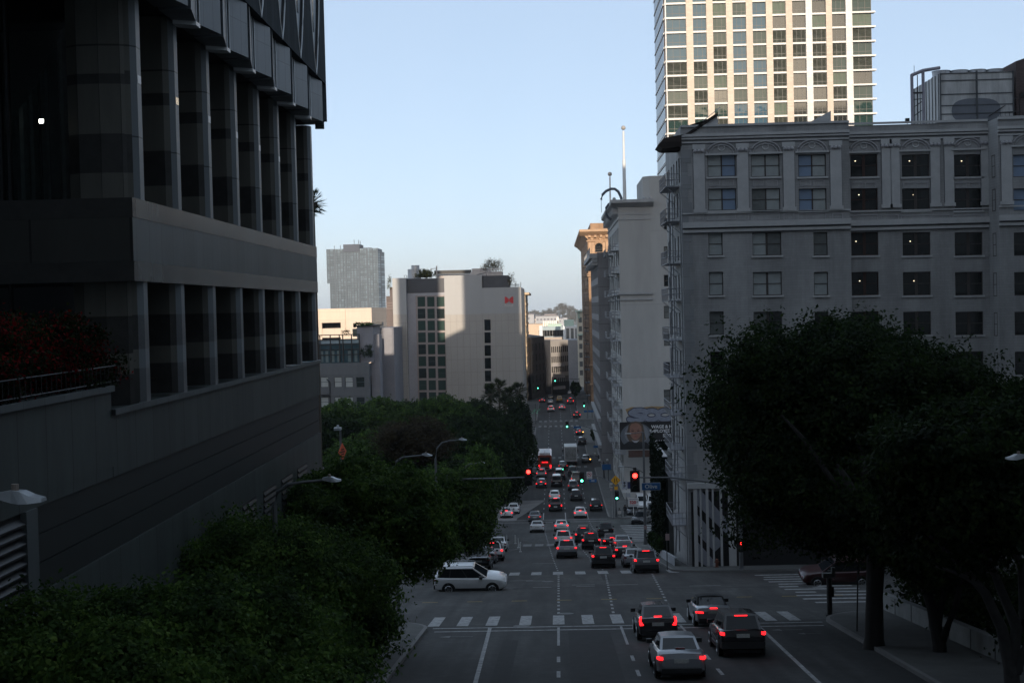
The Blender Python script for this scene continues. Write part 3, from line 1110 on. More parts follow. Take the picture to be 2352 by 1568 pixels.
for px in (1984, 2103, 2223):
    arch(px, HD2, 2.0, 356)
    frame_panel(px - 28, px - 3, 419, 432, HD2)
    frame_panel(px + 3, px + 28, 419, 432, HD2)
    frame_panel(px - 32, px + 32, 494, 509, HD2)
arch(2360, HD - 1.2, 2.0, 352)
for px in (1604, 1708, 1812, 1924):
    frame_panel(px - 12, px + 12, 490, 505, HD)
for px in (2044, 2162):
    frame_panel(px - 20, px + 20, 494, 509, HD2)
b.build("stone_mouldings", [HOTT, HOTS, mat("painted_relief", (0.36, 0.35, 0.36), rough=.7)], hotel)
# windows of the front
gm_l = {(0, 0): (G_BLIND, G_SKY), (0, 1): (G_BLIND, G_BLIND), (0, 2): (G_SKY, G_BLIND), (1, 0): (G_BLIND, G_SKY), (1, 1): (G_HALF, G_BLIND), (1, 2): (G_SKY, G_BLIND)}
sb = MB()
for (x, z, w, h, r_, kw) in wl:
    c = kw["col"]
    if (r_, c) in gm_l:
        p2 = gm_l[(r_, c)]
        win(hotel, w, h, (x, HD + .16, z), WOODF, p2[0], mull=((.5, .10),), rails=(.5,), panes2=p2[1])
    elif c == 1:
        p2 = [(G_BLIND, G_HALF), (G_BLIND, G_BLIND), (G_HALF, G_DARK), (G_HALF, G_HALF), (G_DARK, G_HALF), (G_DARK, G_DARK)][r_ - 2]
        win(hotel, w, h, (x, HD + .16, z), WOODF, p2[0], mull=((.5, .16),), rails=(.5,), panes2=p2[1])
    else:
        g = [[G_BLIND, 0, G_HALF], [G_BLIND, 0, G_BLIND], [G_HALF, 0, G_DARK], [G_DARK, 0, G_DARK], [G_HALF, 0, G_DARK], [G_DARK, 0, G_DARK]][r_ - 2][c]
        win(hotel, w, h, (x, HD + .16, z), WOODF, g, rails=(.5,))
    sb.box(x - w / 2 - .1, x + w / 2 + .1, HD - .12, HD + .1, z - h / 2 - .14, z - h / 2 - .005)
k = 0
for (x, z, w, h, r_, kw) in wm:
    fm = REDW if kw["col"] == 3 else WOODF
    win(hotel, w, h, (x, HD2 + .16, z), fm, G_DARK, mull=((.5, .22),), rails=(.5,))
    sb.box(x - w / 2 - .1, x + w / 2 + .1, HD2 - .10, HD2 + .1, z - h / 2 - .14, z - h / 2 - .005)
    if (r_, kw["col"]) in ((0, 3), (0, 4), (0, 5), (1, 3), (2, 3), (2, 4), (3, 3), (3, 4), (1, 4)):
        lm = MB()
        lm.ball((0, 0, 0), .055 if (r_, kw["col"]) != (1, 4) else .035, 8, 6, .6)
        lo = lm.build("room_lamp", LAMPW, hotel, (x - w * (.30 if kw["col"] == 3 else .2) + (r_ % 2) * .25, HD2 + .205, z + h * (.22 if r_ < 2 else .12)))
for (x, z, w, h, r_) in RW:
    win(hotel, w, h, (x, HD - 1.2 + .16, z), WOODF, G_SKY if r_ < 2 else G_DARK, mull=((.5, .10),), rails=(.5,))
for (y, z) in SW:
    win(hotel, 1.0, 1.9, (hx + .15, y, z), WOODF, G_DARK if random.random() < .7 else G_HALF, rails=(.5,), rz=R(-90))
for r_ in range(8):
    a, c, e, f = RC(2281, 2296, ROWS[r_][0] + 2, ROWS[r_][1] + 2, HD)
    z = (e + f) / 2 - EYE
    win(hotel, .75, f - e, (X2 - .02, HD - .1, z), WOODF, G_DARK, rails=(.5,), rz=R(-90), dep=.05)
sb.build("window_sills", HOTT, hotel)
# street front: columns, sloping ramp bands behind them, dark opening
def street_front():
    zs0 = zG(HD) - .3
    xw = lambda px: U(px, 1220, HD).x
    zw = lambda px, py: U(px, py, HD).z - EYE
    b = MB()
    b.box(hx + .2, XR - .5, HD - .05, HD - .004, zs0, zw(1640, 1128))
    b.build("dark_opening", BLACK, hotel)
    b = MB()
    for k, off in enumerate((0, 66, 130)):
        pts = [(1597, 1108 + off), (1690, 1216 + off), (1690, 1216 + off + 30), (1597, 1108 + off + 46)]
        q = [(xw(a), max(zs0 + .02 * k, zw(a, c))) for a, c in pts]
        if q[2][1] <= zs0 + .1:
            pts = [(1597, 1108 + off), (1660, 1182 + off), (1640, 1200 + off), (1597, 1108 + off + 46)]
            q = [(xw(a), max(zs0 + .02 * k, zw(a, c))) for a, c in pts]
        b.prismY(q, HD - .12 - .002 * k, HD - .055)
    b.build("ramp_parapet", mat("pale_ramp_parapet", (0.30, 0.31, 0.35), rough=.6, var=.1), hotel)
    b = MB()
    for (a, c) in ((1594, 1602), (1608, 1612), (1622, 1628), (1636, 1640), (1654, 1659), (1673, 1690)):
        b.box(xw(a), xw(c), HD - .24, HD - .05, zs0, zw(1640, 1120))
    b.box(hx - .05, XR, HD - .28, HD - .004, zw(1640, 1120), zw(1640, 1108))
    b.build("street_columns", HOTT, hotel)
street_front()
# tile roof over the street side, and the second gable piece
b = MB()
TILE = panel("roof_tile", (0.05, 0.035, 0.03), .3, .35, axis='yz', mortar=.03, offset=.5, var=.3, rough=.8)
ev = U(1510, 335, HD)
ri = U(1648, 259, HD)
mid = U(1573, 309, HD)
e0, e1 = ev.z - EYE, ri.z - EYE
b.m = 0
b.prismY([(ev.x, e0), (ev.x + .35, e0 - .25), (hx + .05, hz(330)), (hx + .05, mid.z - EYE - .1), (mid.x, mid.z - EYE), (ev.x + .5, e0 + .55)], HD - .25, HD + 2.6)
b.m = 0
b.prismY([(mid.x, mid.z - EYE), (ri.x, e1), (ri.x, e1 - .25), (mid.x, mid.z - EYE - .28)], HD - .12, HD + SIDE_D)
b.m = 1
b.prismY([(hx, topL - .1), (mid.x, mid.z - EYE - .28), (ri.x, e1 - .24), (ri.x, topL - .1)], HD + .002, HD + .3)
a_, c_ = U(1855, 283, HD), U(1912, 252, HD)
b.m = 1
b.prismY([(a_.x, topL - .05), (c_.x, c_.z - EYE), (c_.x, topL - .05)], HD + .6, HD + .9)
b.m = 2
b.tube([(U(1590, 292, HD).x, HD + .5, hz(292)), (U(1600, 283, HD).x, HD + .5, hz(283)), (U(1638, 244, HD).x + .6, HD + .5, hz(240)), (ri.x, HD + .5, hz(284))], .03, 5)
for k in range(4):
    y = HD + .1 + k * .6
    b.m = 0
    b.box(ev.x + .4, hx, y, y + .14, hz(337), hz(331))
b.build("tile_roof", [TILE, HOTT, GALV], hotel)
# fire escape platforms on the street side
fe = []
for k, py in enumerate((425, 505, 603, 690, 782, 868, 955, 1035, 1105, 1210)):
    b = MB()
    z = hz(py, HD, 1560)
    y0, y1 = HD + 1.0, HD + 6.5
    xo = hx - 1.15
    b.box(xo, hx - .02, y0, y1, z - .06, z)
    for zz in (.5, .95):
        b.tube([(hx - .02, y0, z + zz), (xo, y0, z + zz), (xo, y1, z + zz), (hx - .02, y1, z + zz)], .028, 5)
    for y in np.linspace(y0, y1, 10):
        b.tube([(xo, y, z), (xo, y, z + .95)], .018, 4)
    for x in np.linspace(xo, hx - .1, 5):
        b.tube([(x, y0, z), (x, y0, z + .95)], .018, 4)
    for y in (y0 + .1, y1 - .1):
        b.tube([(xo + .05, y, z - .04), (hx, y, z - 1.0)], .03, 5)
    b.m = 0
    for q in (-.28, .28):
        b.tube([(hx - .75 + q * .2, y0 + .8 + q, z), (hx - .6 + q * .2, y0 + 3.8 + q, z - 2.9)], .03, 4)
    for t in np.linspace(0.05, .95, 10):
        b.tube([(hx - .75 + .15 * t, y0 + .5 + 3 * t, z - 2.9 * t), (hx - .75 + .15 * t, y0 + 1.1 + 3 * t, z - 2.9 * t)], .018, 4)
    b.build("fire_escape", mat("fire_escape_grey", (0.25, 0.25, 0.265), rough=.6, var=.15), hotel)
b = MB()
for x in (hx - .09, ):
    for y in (HD + .5, HD + 7.3):
        b.tube([(x, y, zG(HD)), (x, y, hz(420))], .055, 6)
b.build("drain_pipe", HOTQ, hotel)

# cooling tower and roof plant
CT = 109.0
ctw = thing("cooling_tower", "weathered white cooling tower with four fan rings and a grey patch, on the hotel roof", "cooling tower", (0, 0, EYE))
x0, x1 = U(2160, 220, CT).x, U(2327, 220, CT).x
za, zb_ = hz(278, CT, 2240), hz(166, CT, 2240)
WP = panel("weathered_white_panel", (0.62, 0.62, 0.61), 60, 1.0, mortar=.0, var=.28, rough=.5, nscale=1.2)
b = MB()
b.box(x0, x1, CT, CT + 8, za, zb_)
b.build("casing", WP, ctw)
b = MB()
for t in (0, .155, .33, .56, .84, .985):
    b.box(x0 - .06, x1 + .06, CT - .05, CT, za + (zb_ - za) * t - .035, za + (zb_ - za) * t + .035)
b.box((x0 + x1) / 2 - .07, (x0 + x1) / 2 + .07, CT - .08, CT, za, zb_ + .1)
for x in (x0 - .05, x1 - .05):
    b.box(x, x + .1, CT - .06, CT + .02, za, zb_)
for k in range(9):
    y = CT + .4 + k * .9
    b.box(x0 - .05, x0, y, y + .07, za, zb_)
b.box(x0 - .3, x1, CT - .05, CT + 8.1, za - .25, za - .02)
b.build("frame_straps", mat("dark_steel_strap", (0.06, 0.065, 0.07), rough=.6), ctw)
b = MB()
pc = U(2242, 254, CT)
vs = []
for k in range(28):
    t = 2 * math.pi * k / 28
    vs.append((pc.x + 1.95 * math.copysign(abs(math.cos(t)) ** .7, math.cos(t)), CT - .012, pc.z - EYE + .98 * math.copysign(abs(math.sin(t)) ** .8, math.sin(t))))
b.add(vs, [tuple(range(28))])
b.build("repainted_patch", mat("grey_touch_up_paint", (0.13, 0.14, 0.16), rough=.7, var=.1), ctw)
for k in range(4):
    b = MB()
    c = x0 + (x1 - x0) * (k + .5) / 4
    b.tube([(c, CT + 2.2, zb_), (c, CT + 2.2, zb_ + .12), (c, CT + 2.2, zb_ + .45), (c, CT + 2.2, zb_ + .5)], [.78, .70, .72, .76], 20)
    b.build("fan_ring", GALV, ctw)
rk = thing("pipe_rack", "tall standpipes and cross pipe at the left end of the cooling tower", "pipes", (0, 0, EYE))
b = MB()
xa, xb2 = U(2098, 220, CT).x, U(2124, 220, CT).x
for x in (xa, xb2):
    b.tube([(x, CT + .4, za - .6), (x, CT + .4, hz(178 if x == xa else 172, CT))], .13, 8)
b.tube([(xa, CT + .4, hz(180, CT)), (xb2, CT + .4, hz(170, CT)), (x0 + .2, CT + .8, hz(163, CT))], .14, 8)
b.build("standpipe", mat("pipe_lilac_grey", (0.25, 0.24, 0.28), rough=.5), rk)
b = MB()
b.box(xa, xb2, CT + .3, CT + .5, hz(221, CT) - .06, hz(221, CT) + .06)
b.tube([((xa + xb2) / 2, CT + .4, za), ((xa + xb2) / 2, CT + .4, hz(180, CT))], .04, 5)
for k in range(3):
    b.tube([(xa, CT + .4, za + .5 + k * .7), (xb2, CT + .4, za + 1.1 + k * .7 * (1 if k % 2 else .6))], .03, 4)
b.tube([(xa + .2, CT + .4, hz(180, CT)), (xa + .2, CT + .4, hz(158, CT))], .02, 4)
b.box(xa - .55, xa - .25, CT + .3, CT + .6, za + .15, za + .42)
b.tube([(xa - .4, CT + .45, za - .6), (xa - .4, CT + .45, za + .2)], .03, 4)
b.build("cross_bracing", BLACK, rk)
ph = thing("roof_penthouse", "brown brick roof penthouse at the right edge, above the cooling tower's end", "building", (0, 0, EYE))
b = MB()
xp = U(2334, 200, CT + 1).x
b.prismY([(xp, hz(285, CT)), (xp, hz(152, CT)), (xp + 1.3, hz(140, CT)), (xp + 8, hz(140, CT)), (xp + 8, hz(285, CT))], CT + 1, CT + 8)
b.build("wall", panel("brown_brick", (0.14, 0.105, 0.10), .4, .13, mortar=.012, offset=.5, var=.25, rough=.9), ph)
b = MB()
b.box(xp + .35, xp + 1.2, CT + .9, CT + 1.0, hz(236, CT), hz(224, CT))
b.tube([(xp + .1, CT + .6, hz(285, CT)), (xp + .1, CT + .6, hz(228, CT))], .04, 5)
b.tube([(xp - .2, CT + .2, hz(238, CT)), (xp - 2.6, CT - .2, hz(282, CT))], .04, 5)
for k in range(8):
    b.tube([(xp - 1.8 + k * .35, CT - .6, hz(287, CT)), (xp - 1.8 + k * .35, CT - .6, hz(274, CT))], .02, 4)
b.tube([(xp - 1.9, CT - .6, hz(275, CT)), (xp + 1, CT - .6, hz(273, CT))], .03, 4)
b.build("railing", BLACK, ph)

# ------------------------------------------------------------------ parking deck with the dark planted wall, between hotel and lot
dk = thing("parking_deck", "low parking deck with a dark green planted wall behind the hotel", "parking deck", (0, 0, EYE))
b = MB()
DZ = -13.3
DXW = 9.6
b.box(DXW, 40, HD + SIDE_D + .1, 131, -34, DZ - .9)
b.m = 1
b.box(DXW - .35, DXW, HD + SIDE_D + .1, 131, -34, DZ)
b.box(DXW, 40, 130.8, 131, -34, DZ)
b.build("deck_wall", [CONC, mat("ivy_wall", (0.010, 0.014, 0.011), rough=1, var=.35, scale=2.5, bump=.6, spec=0.0)], dk)
b = MB()
b.box(DXW - .4, DXW + .02, HD + SIDE_D + .1, 131.05, DZ + .01, DZ + .10)
b.build("parapet_cap", GALV, dk)
# ------------------------------------------------------------------ white building with graffiti and billboard
WD = 212.0
wx = U(1427, 800, WD).x
wb = thing("white_building", "tall white rendered building with graffiti and fire escapes, behind the black billboard", "building", (0, 0, EYE))
REND = panel("white_render", (0.47, 0.46, 0.44), 60, 11.5, mortar=.05, joint=(.82,) * 3, var=.14, rough=.8, nscale=.25)
RENT = panel("grey_white_render", (0.42, 0.41, 0.39), 60, 60, mortar=.0, var=.12, rough=.8, nscale=.3)
wz = lambda py, px=1460, d=WD: U(px, py, d).z - EYE
topW = wz(470)
pxs = U(1494, 560, WD).x
WXR = U(1640, 600, WD).x
holes = []
ww = []
zb0 = -36
for (y0, y1) in ((501, 526.6), (566, 593), (631, 657.5), (702.5, 731), (767, 794), (831, 858), (894.5, 922.7)):
    a, c, e, f = RC(1525, 1551, y0, y1, WD)
    holes.append((a - wx, c - wx, e - EYE - zb0, f - EYE - zb0))
    ww.append(((a + c) / 2, (e + f) / 2 - EYE, c - a, f - e))
b = MB()
b.wall((wx, WD, zb0), (1, 0, 0), WXR - wx, topW - zb0, holes, .3)
hs = []
sw = []
DEP = 40
for k in range(13):
    z = topW - 4.5 - k * 3.6
    for j in range(6):
        u = 2.5 + j * 6.6
        hs.append((u, u + 3.6, z - 1.3 - zb0, z + 1.0 - zb0))
        sw.append((WD + DEP - u - 1.8, z - .15))
b.wall((wx, WD + DEP, zb0), (0, -1, 0), DEP, topW - zb0, hs, .3, nrm=(-1, 0, 0))
b.quad((WXR, WD, zb0), (WXR, WD + DEP, zb0), (WXR, WD + DEP, topW), (WXR, WD, topW))
b.quad((wx, WD, topW - .1), (WXR, WD, topW - .1), (WXR, WD + DEP, topW - .1), (wx, WD + DEP, topW - .1))
b.m = 1
b.box(wx - .02, pxs, WD - .05, WD, wz(690), wz(476))
b.m = 0
p0 = U(1479, 500, WD).x
b.prism([(p0, WD + 1), (p0 + 1.0, WD - .02), (WXR, WD - .02), (WXR, WD + 16), (p0, WD + 16)], topW - .2, wz(404, 1500))
b.m = 2
b.box(wx + .4, WXR - .3, WD + 2, WD + 2.2, zb0, topW - .5)
b.build("wall", [REND, RENT, mat("room_dark", (0.02, 0.02, 0.02))], wb)
b = MB()
xr = U(1500, 465, WD).x
b.prismX([(WD - 1.3, wz(459)), (WD - 1.3, wz(466)), (WD - .8, wz(470)), (WD - .05, wz(476)), (WD - .05, wz(459))], wx - 1.2, xr)
b.prismY([(wx - 1.2, wz(459)), (wx - 1.2, wz(467)), (wx, wz(478)), (wx, wz(459))], WD - .1, WD + DEP)
for k in range(20):
    b.box(wx - .9, wx, WD + .4 + k * 2, WD + .9 + k * 2, wz(490), wz(474))
for (y0, y1, o) in ((491, 493, .12), (502, 504.5, .16), (671, 676, .35), (686, 689, .22)):
    b.box(wx - o, U(1494 if y0 < 600 else 1500, y0, WD).x, WD - o, WD, wz(y1), wz(y0))
    b.box(wx - o, wx, WD, WD + DEP, wz(y1), wz(y0))
for px in (1410, 1478, 1492):
    b.ball((U(px, 456, WD).x, WD - .8, wz(457)), .28, 8, 6)
b.build("cornice", mat("grey_stone_trim", (0.31, 0.31, 0.31), rough=.7, var=.12, scale=1), wb)
for (x, z, w, h) in ww:
    win(wb, w, h, (x, WD + .2, z), WOODF, G_HALF if random.random() < .6 else G_DARK, mull=(.5,), rails=(.5,), fw=.1)
for (y, z) in sw:
    win(wb, 3.6, 2.3, (wx + .2, y, z), mat("side_window_frame", (0.12, 0.12, 0.12)), G_HALF if random.random() < .3 else G_DARK, mull=(.33, .66), rails=(.5,), fw=.1, rz=R(-90))
for k in range(10):
    z = topW - 7 - k * 3.6
    b = MB()
    for y0 in (WD + 2, WD + 22):
        y1 = y0 + 8
        xo = wx - 1.3
        b.box(xo, wx, y0, y1, z - .07, z)
        for zz in (.55, 1.0):
            b.tube([(wx, y0, z + zz), (xo, y0, z + zz), (xo, y1, z + zz), (wx, y1, z + zz)], .04, 4)
        for y in np.linspace(y0, y1, 8):
            b.tube([(xo, y, z), (xo, y, z + 1)], .03, 4)
        for x in np.linspace(xo, wx, 4):
            b.tube([(x, y0, z), (x, y0, z + 1)], .03, 4)
        b.tube([(xo, y0, z), (wx, y0, z - 1.3)], .05, 4)
        b.tube([(wx - .6, y0 + 1, z), (wx - .5, y0 + 6, z - 3.5)], .05, 4)
    b.build("fire_escape", mat("fire_escape_pale", (0.27, 0.27, 0.275), rough=.6), wb)
# graffiti lettering painted on the wall
gf = thing("graffiti", "bubble-letter graffiti with dark blue outlines painted over the billboard", "graffiti", (0, 0, EYE))
G_OUT = mat("graffiti_dark_outline", (0.03, 0.035, 0.07), rough=.7)
G_FILL = mat("graffiti_pale_fill", (0.20, 0.22, 0.27), rough=.7, var=.2, scale=2)
G_OCH = mat("graffiti_ochre", (0.30, 0.20, 0.09), rough=.7, var=.3, scale=2)
b = MB()
g0, g1 = U(1437, 960, WD), U(1556, 943, WD)
gw_ = g1.x - g0.x
b.add([(g0.x + gw_ * u, WD - .010, g0.z - EYE + v) for u, v in ((0, 1.4), (.12, 1.75), (.3, 1.6), (.5, 1.8), (.75, 1.7), (1, 1.75), (1, 1.0), (.6, .6), (.3, .5), (.12, -.3), (.05, .4))], [tuple(range(11))])
b.build("ochre_background", G_OCH, gf)
xs = [g0.x + gw_ * t for t in (.24, .50, .76, .97)]
zc = (U(1500, 953, WD).z) - EYE
strokes = {
    'S': [(.9, .75), (.35, 1.0), (-.4, .95), (-.85, .5), (-.3, .12), (.4, -.1), (.8, -.5), (.2, -.95), (-.6, -.95), (-1.05, -.7)],
    'O': [(math.cos(t) * .8, math.sin(t) * .85) for t in [2 * math.pi * k / 16 for k in range(17)]],
    'C': [(math.cos(t) * .85, math.sin(t) * .85) for t in [R(40 + 280 * k / 14) for k in range(15)]],
    'I': [(-.1, .95), (.1, .3), (0, -.3), (.1, -.95)]}
for ch, x in zip("SOCI", xs):
    pts = [(x + px * 1.35, zc + pz * .82) for px, pz in strokes[ch]]
    for (w, off, m_, nm) in ((.50, .020, G_OUT, "letter_outline"), (.36, .032, G_FILL, "letter_fill")):
        b = MB()
        for i in range(len(pts) - 1):
            p, q = Vector(pts[i]), Vector(pts[i + 1])
            n = (q - p).normalized()
            n = Vector((-n.y, n.x)) * w
            o = WD - off - .0004 * i
            b.quad((p.x - n.x, o, p.y - n.y), (q.x - n.x, o, q.y - n.y), (q.x + n.x, o, q.y + n.y), (p.x + n.x, o, p.y + n.y))
        for i, p in enumerate(pts):
            o = WD - off - .006 - .0004 * i
            b.add([(p[0] + w * math.cos(t), o, p[1] + w * math.sin(t)) for t in [2 * math.pi * k / 14 for k in range(14)]], [tuple(range(14))])
        b.build(nm, m_, gf)
# billboard
BD = 207.5
bb = thing("billboard", "black roadside billboard with a woman's portrait in a pale oval and white lettering", "billboard", (0, 0, EYE))
a, c, e, f = RC(1424, 1560, 968, 1031, BD)
e -= EYE
f -= EYE
bw = c - a
b = MB()
b.box(a, c + 2.2, BD, BD + .35, e, f)
b.build("board", mat("billboard_black", (0.008, 0.008, 0.009), rough=.5), bb)
def bp(px, py):
    p = U(px, py, BD)
    return p.x, p.z - EYE
def blob(name, m_, pts, off):
    b = MB()
    b.add([(bp(*q)[0], BD - off, bp(*q)[1]) for q in pts], [tuple(range(len(pts)))])
    return b.build(name, m_, bb)
def ell(cx, cy, rx, ry, n=28, t0=0, t1=360):
    return [(cx + rx * math.cos(R(t0 + (t1 - t0) * k / n)), cy - ry * math.sin(R(t0 + (t1 - t0) * k / n))) for k in range(n)]
OV = bpy.data.materials.new("billboard_oval")
OV.use_nodes = True
OV.node_tree.nodes["Principled BSDF"].inputs["Base Color"].default_value = (0.10, 0.11, 0.125, 1)
blob("oval", OV, ell(1462, 1001, 37, 30), .012)
blob("oval_centre", mat("billboard_oval_pale", (0.17, 0.18, 0.20)), ell(1462, 996, 28, 24), .016)
blob("dark_suit", mat("billboard_suit", (0.010, 0.011, 0.012)), [(1428, 1031), (1432, 1021), (1444, 1013), (1458, 1010), (1472, 1011), (1486, 1016), (1494, 1024), (1496, 1031)], .022)
blob("long_hair", mat("billboard_hair", (0.09, 0.06, 0.04)), [(1441, 1005), (1439, 997), (1442, 985), (1444, 975), (1450, 969), (1460, 967), (1470, 969), (1477, 976), (1479, 987), (1481, 997), (1484, 1008), (1476, 1014), (1446, 1014)], .026)
blob("face", mat("billboard_skin", (0.24, 0.12, 0.085)), [(1447, 978), (1451, 973), (1460, 971), (1468, 973), (1473, 979), (1474, 990), (1471, 1001), (1465, 1008), (1459, 1010), (1453, 1007), (1448, 999), (1446, 989)], .030)
blob("collar", mat("billboard_shirt", (0.34, 0.34, 0.36)), [(1450, 1010), (1459, 1012), (1469, 1010), (1463, 1016), (1457, 1016)], .028)
for q in (1453, 1466):
    blob("eye", mat("billboard_feature", (0.03, 0.015, 0.012)), ell(q, 989, 3.4, 1.1, 12), .034)
    blob("eyebrow", MATS["billboard_feature"], [(q - 4.5, 986.6), (q, 985), (q + 4.5, 986.4), (q, 985.9)], .034)
blob("mouth", mat("billboard_lips", (0.22, 0.06, 0.05)), ell(1459.5, 1002, 5, 1.4, 14), .034)
blob("nose", mat("billboard_nose", (0.16, 0.075, 0.055)), [(1458.5, 991), (1457, 997), (1459.5, 998.2), (1462, 997), (1460.5, 991)], .034)
WTXT = mat("billboard_white", (0.55, 0.55, 0.55), rough=.6)
for s, px, py in (("WAGE & HO", 1496, 980), ("EMPLOYEE D", 1492, 990), ("SEXUA", 1522.5, 1000), ("844 PAY V", 1506, 1014.5)):
    x, z = bp(px, py)
    lettering(s, .66, WTXT, bb, (x, BD - .02, z), bold=.022, align='LEFT')
b = MB()
a2, c2 = bp(1443, 1040)[0], c + 2
b.m = 0
b.box(a2, c2, BD - .55, BD - .45, bp(1460, 1047)[1], bp(1460, 1033)[1])
b.box(a2, c2, BD - .55, BD + .3, bp(1460, 1047)[1] - .12, bp(1460, 1047)[1])
b.m = 1
b.box(a, a2 - .4, BD - .2, BD + .2, bp(1430, 1044)[1], bp(1430, 1033)[1])
for x in (a + 2, a + 6, c):
    b.box(x - .12, x + .12, BD + .35, WD - .02, e + .5, e + .8)
b.build("catwalk", [mat("rusty_catwalk", (0.06, 0.03, 0.022), rough=.8, var=.3, scale=4), GREYM], bb)

# second pale building down the same side
D2 = 254.5
x2 = 8.6
b2 = thing("loft_building", "narrow grey-white loft building with a projecting cornice, seen beyond the white one", "building", (0, 0, EYE))
t2 = U(1400, 590, 280).z - EYE
hs = []
sw = []
for k in range(11):
    z = t2 - 3.5 - k * 3.5
    for j in range(11):
        u = 1.4 + j * 4.1
        hs.append((u, u + 2.9, z - 1.2 + 38, z + 1.1 + 38))
        sw.append((D2 + 46 - u - 1.45, z - .05))
b = MB()
b.wall((x2, D2 + 46, -38), (0, -1, 0), 46, t2 + 38, hs, .3, nrm=(-1, 0, 0))
b.quad((x2, D2, -38), (x2 + 25, D2, -38), (x2 + 25, D2, t2), (x2, D2, t2))
b.quad((x2, D2, t2), (x2 + 25, D2, t2), (x2 + 25, D2 + 46, t2), (x2, D2 + 46, t2))
b.quad((x2 + 25, D2 + 46, -38), (x2, D2 + 46, -38), (x2, D2 + 46, t2), (x2 + 25, D2 + 46, t2))
b.build("wall", panel("loft_stone", (0.24, 0.235, 0.24), 60, 3.5, axis='yz', mortar=.05, var=.15), b2)
for (y, z) in sw:
    win(b2, 2.9, 2.3, (x2 + .2, y, z), mat("loft_window_frame", (0.22, 0.22, 0.22)), random.choice((G_DARK, G_HALF, G_DARK)), mull=(.5,), rails=(.5,), fw=.12, rz=R(-90))
b = MB()
b.box(x2 - 1.5, x2, D2 - .5, D2 + 46, t2 - 1.1, t2 - .2)
b.box(x2 - 1.0, x2, D2 - .3, D2 + 46, t2 - 1.8, t2 - 1.12)
for k in range(16):
    b.box(x2 - 1.3, x2, D2 + k * 2.9, D2 + k * 2.9 + .5, t2 - 2.4, t2 - 1.9)
for z in (-22, -27):
    b.box(x2 - .6, x2, D2, D2 + 46, z, z + .6)
b.tube([(x2 - 1.4, D2, t2 + .9), (x2 - 1.4, D2 + 46, t2 + .9)], .05, 4)
for k in range(18):
    b.tube([(x2 - 1.4, D2 + k * 2.6, t2 - .2), (x2 - 1.4, D2 + k * 2.6, t2 + .9)], .04, 4)
b.build("cornice", MATS["grey_stone_trim"], b2)

# flagpoles and hoops on the roofs
def flagpole(label, px, pyb, pyt, d, br):
    t = thing("flagpole", label, "flagpole", (0, 0, EYE), 0, "rooftop flagpoles")
    b = MB()
    p, q = U(px, pyb, d), U(px - (pyb - pyt) * .018, pyt, d)
    m = p.lerp(q, .55)
    b.tube([(p.x, d, p.z - EYE - 2), (m.x, d, m.z - EYE), (m.x, d, m.z - EYE), (q.x, d, q.z - EYE - .5)], [.30, .26, .18, .15], 8)
    b.build("pole", WHITEM, t)
    b = MB()
    b.ball((q.x, d, q.z - EYE), br, 12, 8)
    b.build("ball", mat("pole_ball", (0.30, 0.28, 0.26), rough=.5), t)
flagpole("taller flagpole with a dark ball finial on the white building's roof", 1434.7, 457, 294, WD + 4, .36)
flagpole("shorter white flagpole with a ball, beyond the roof hoops", 1404, 585, 400, 262, .42)
hp = thing("roof_hoop", "curved dark pipe hoops standing out from the white building's cornice", "pipe frame", (0, 0, EYE))
b = MB()
def W3(px, py, d=WD + 6):
    p = U(px, py, d)
    return (p.x, p.y, p.z - EYE)
b.tube([W3(1380.5, 459), W3(1384, 447), W3(1392, 439), W3(1403, 434), W3(1412, 434), W3(1420, 440), W3(1425, 450), W3(1428, 458)], .22, 8)
b.tube([W3(1408, 466), W3(1398, 469), W3(1392, 478), W3(1391.5, 490), W3(1396, 499), W3(1404, 505)], .20, 8)
b.tube([W3(1380.8, 459), W3(1381.5, 488)], .035, 4)
b.build("hoop_pipes", mat("hoop_steel", (0.07, 0.08, 0.10), rough=.5), hp)

# ------------------------------------------------------------------ brown stone building in the evening light
BR = 400.0
br = thing("brown_stone_building", "ornate brown stone building with an arched window and heavy cornice in evening sun", "building", (0, 0, EYE))
bz = lambda py, px=1380, d=BR: U(px, py, d).z - EYE
bx = U(1353, 700, BR).x
bxr = bx + 24
BST = panel("brown_stone", (0.36, 0.225, 0.135), 2.2, .9, mortar=.03, joint=(.75,) * 3, var=.22, rough=.85, offset=.5, nscale=.3)
topB = bz(541)
def bh(px0, px1, py0, py1):
    a, c, e, f = RC(px0, px1, py0, py1, BR)
    return (a - bx, c - bx, e - EYE + 40, f - EYE + 40), ((a + c) / 2, (e + f) / 2 - EYE, c - a, f - e)
hs, bw2 = [], []
for (a, c, y0, y1) in [(1366.7, 1384.7, 567, 579), (1367, 1384, 594, 616)] + [(1364, 1376, 638 + k * 30.2, 657 + k * 30.2) for k in range(10)] + [(1392, 1404, 567, 579), (1392, 1406, 594, 616)] + [(1388, 1400, 638 + k * 30.2, 657 + k * 30.2) for k in range(10)]:
    h, w = bh(a, c, y0, y1)
    hs.append(h)
    bw2.append(w)
b = MB()
b.wall((bx, BR, -40), (1, 0, 0), bxr - bx, topB + 40, hs, .5)
hs2, sw = [], []
BDEP = 95
for k in range(14):
    z = bz(600) - k * 3.9
    for j in range(14):
        u = 2 + j * 6.7
        hs2.append((u, u + 2.4, z - 1.3 + 40, z + 1.3 + 40))
        sw.append((BR + BDEP - u - 1.2, z))
b.wall((bx, BR + BDEP, -40), (0, -1, 0), BDEP, topB + 40, hs2, .4, nrm=(-1, 0, 0))
b.quad((bx, BR, topB), (bxr, BR, topB), (bxr, BR + BDEP, topB), (bx, BR + BDEP, topB))
b.quad((bxr, BR, -40), (bxr, BR + BDEP, -40), (bxr, BR + BDEP, topB), (bxr, BR, topB))
b.m = 1
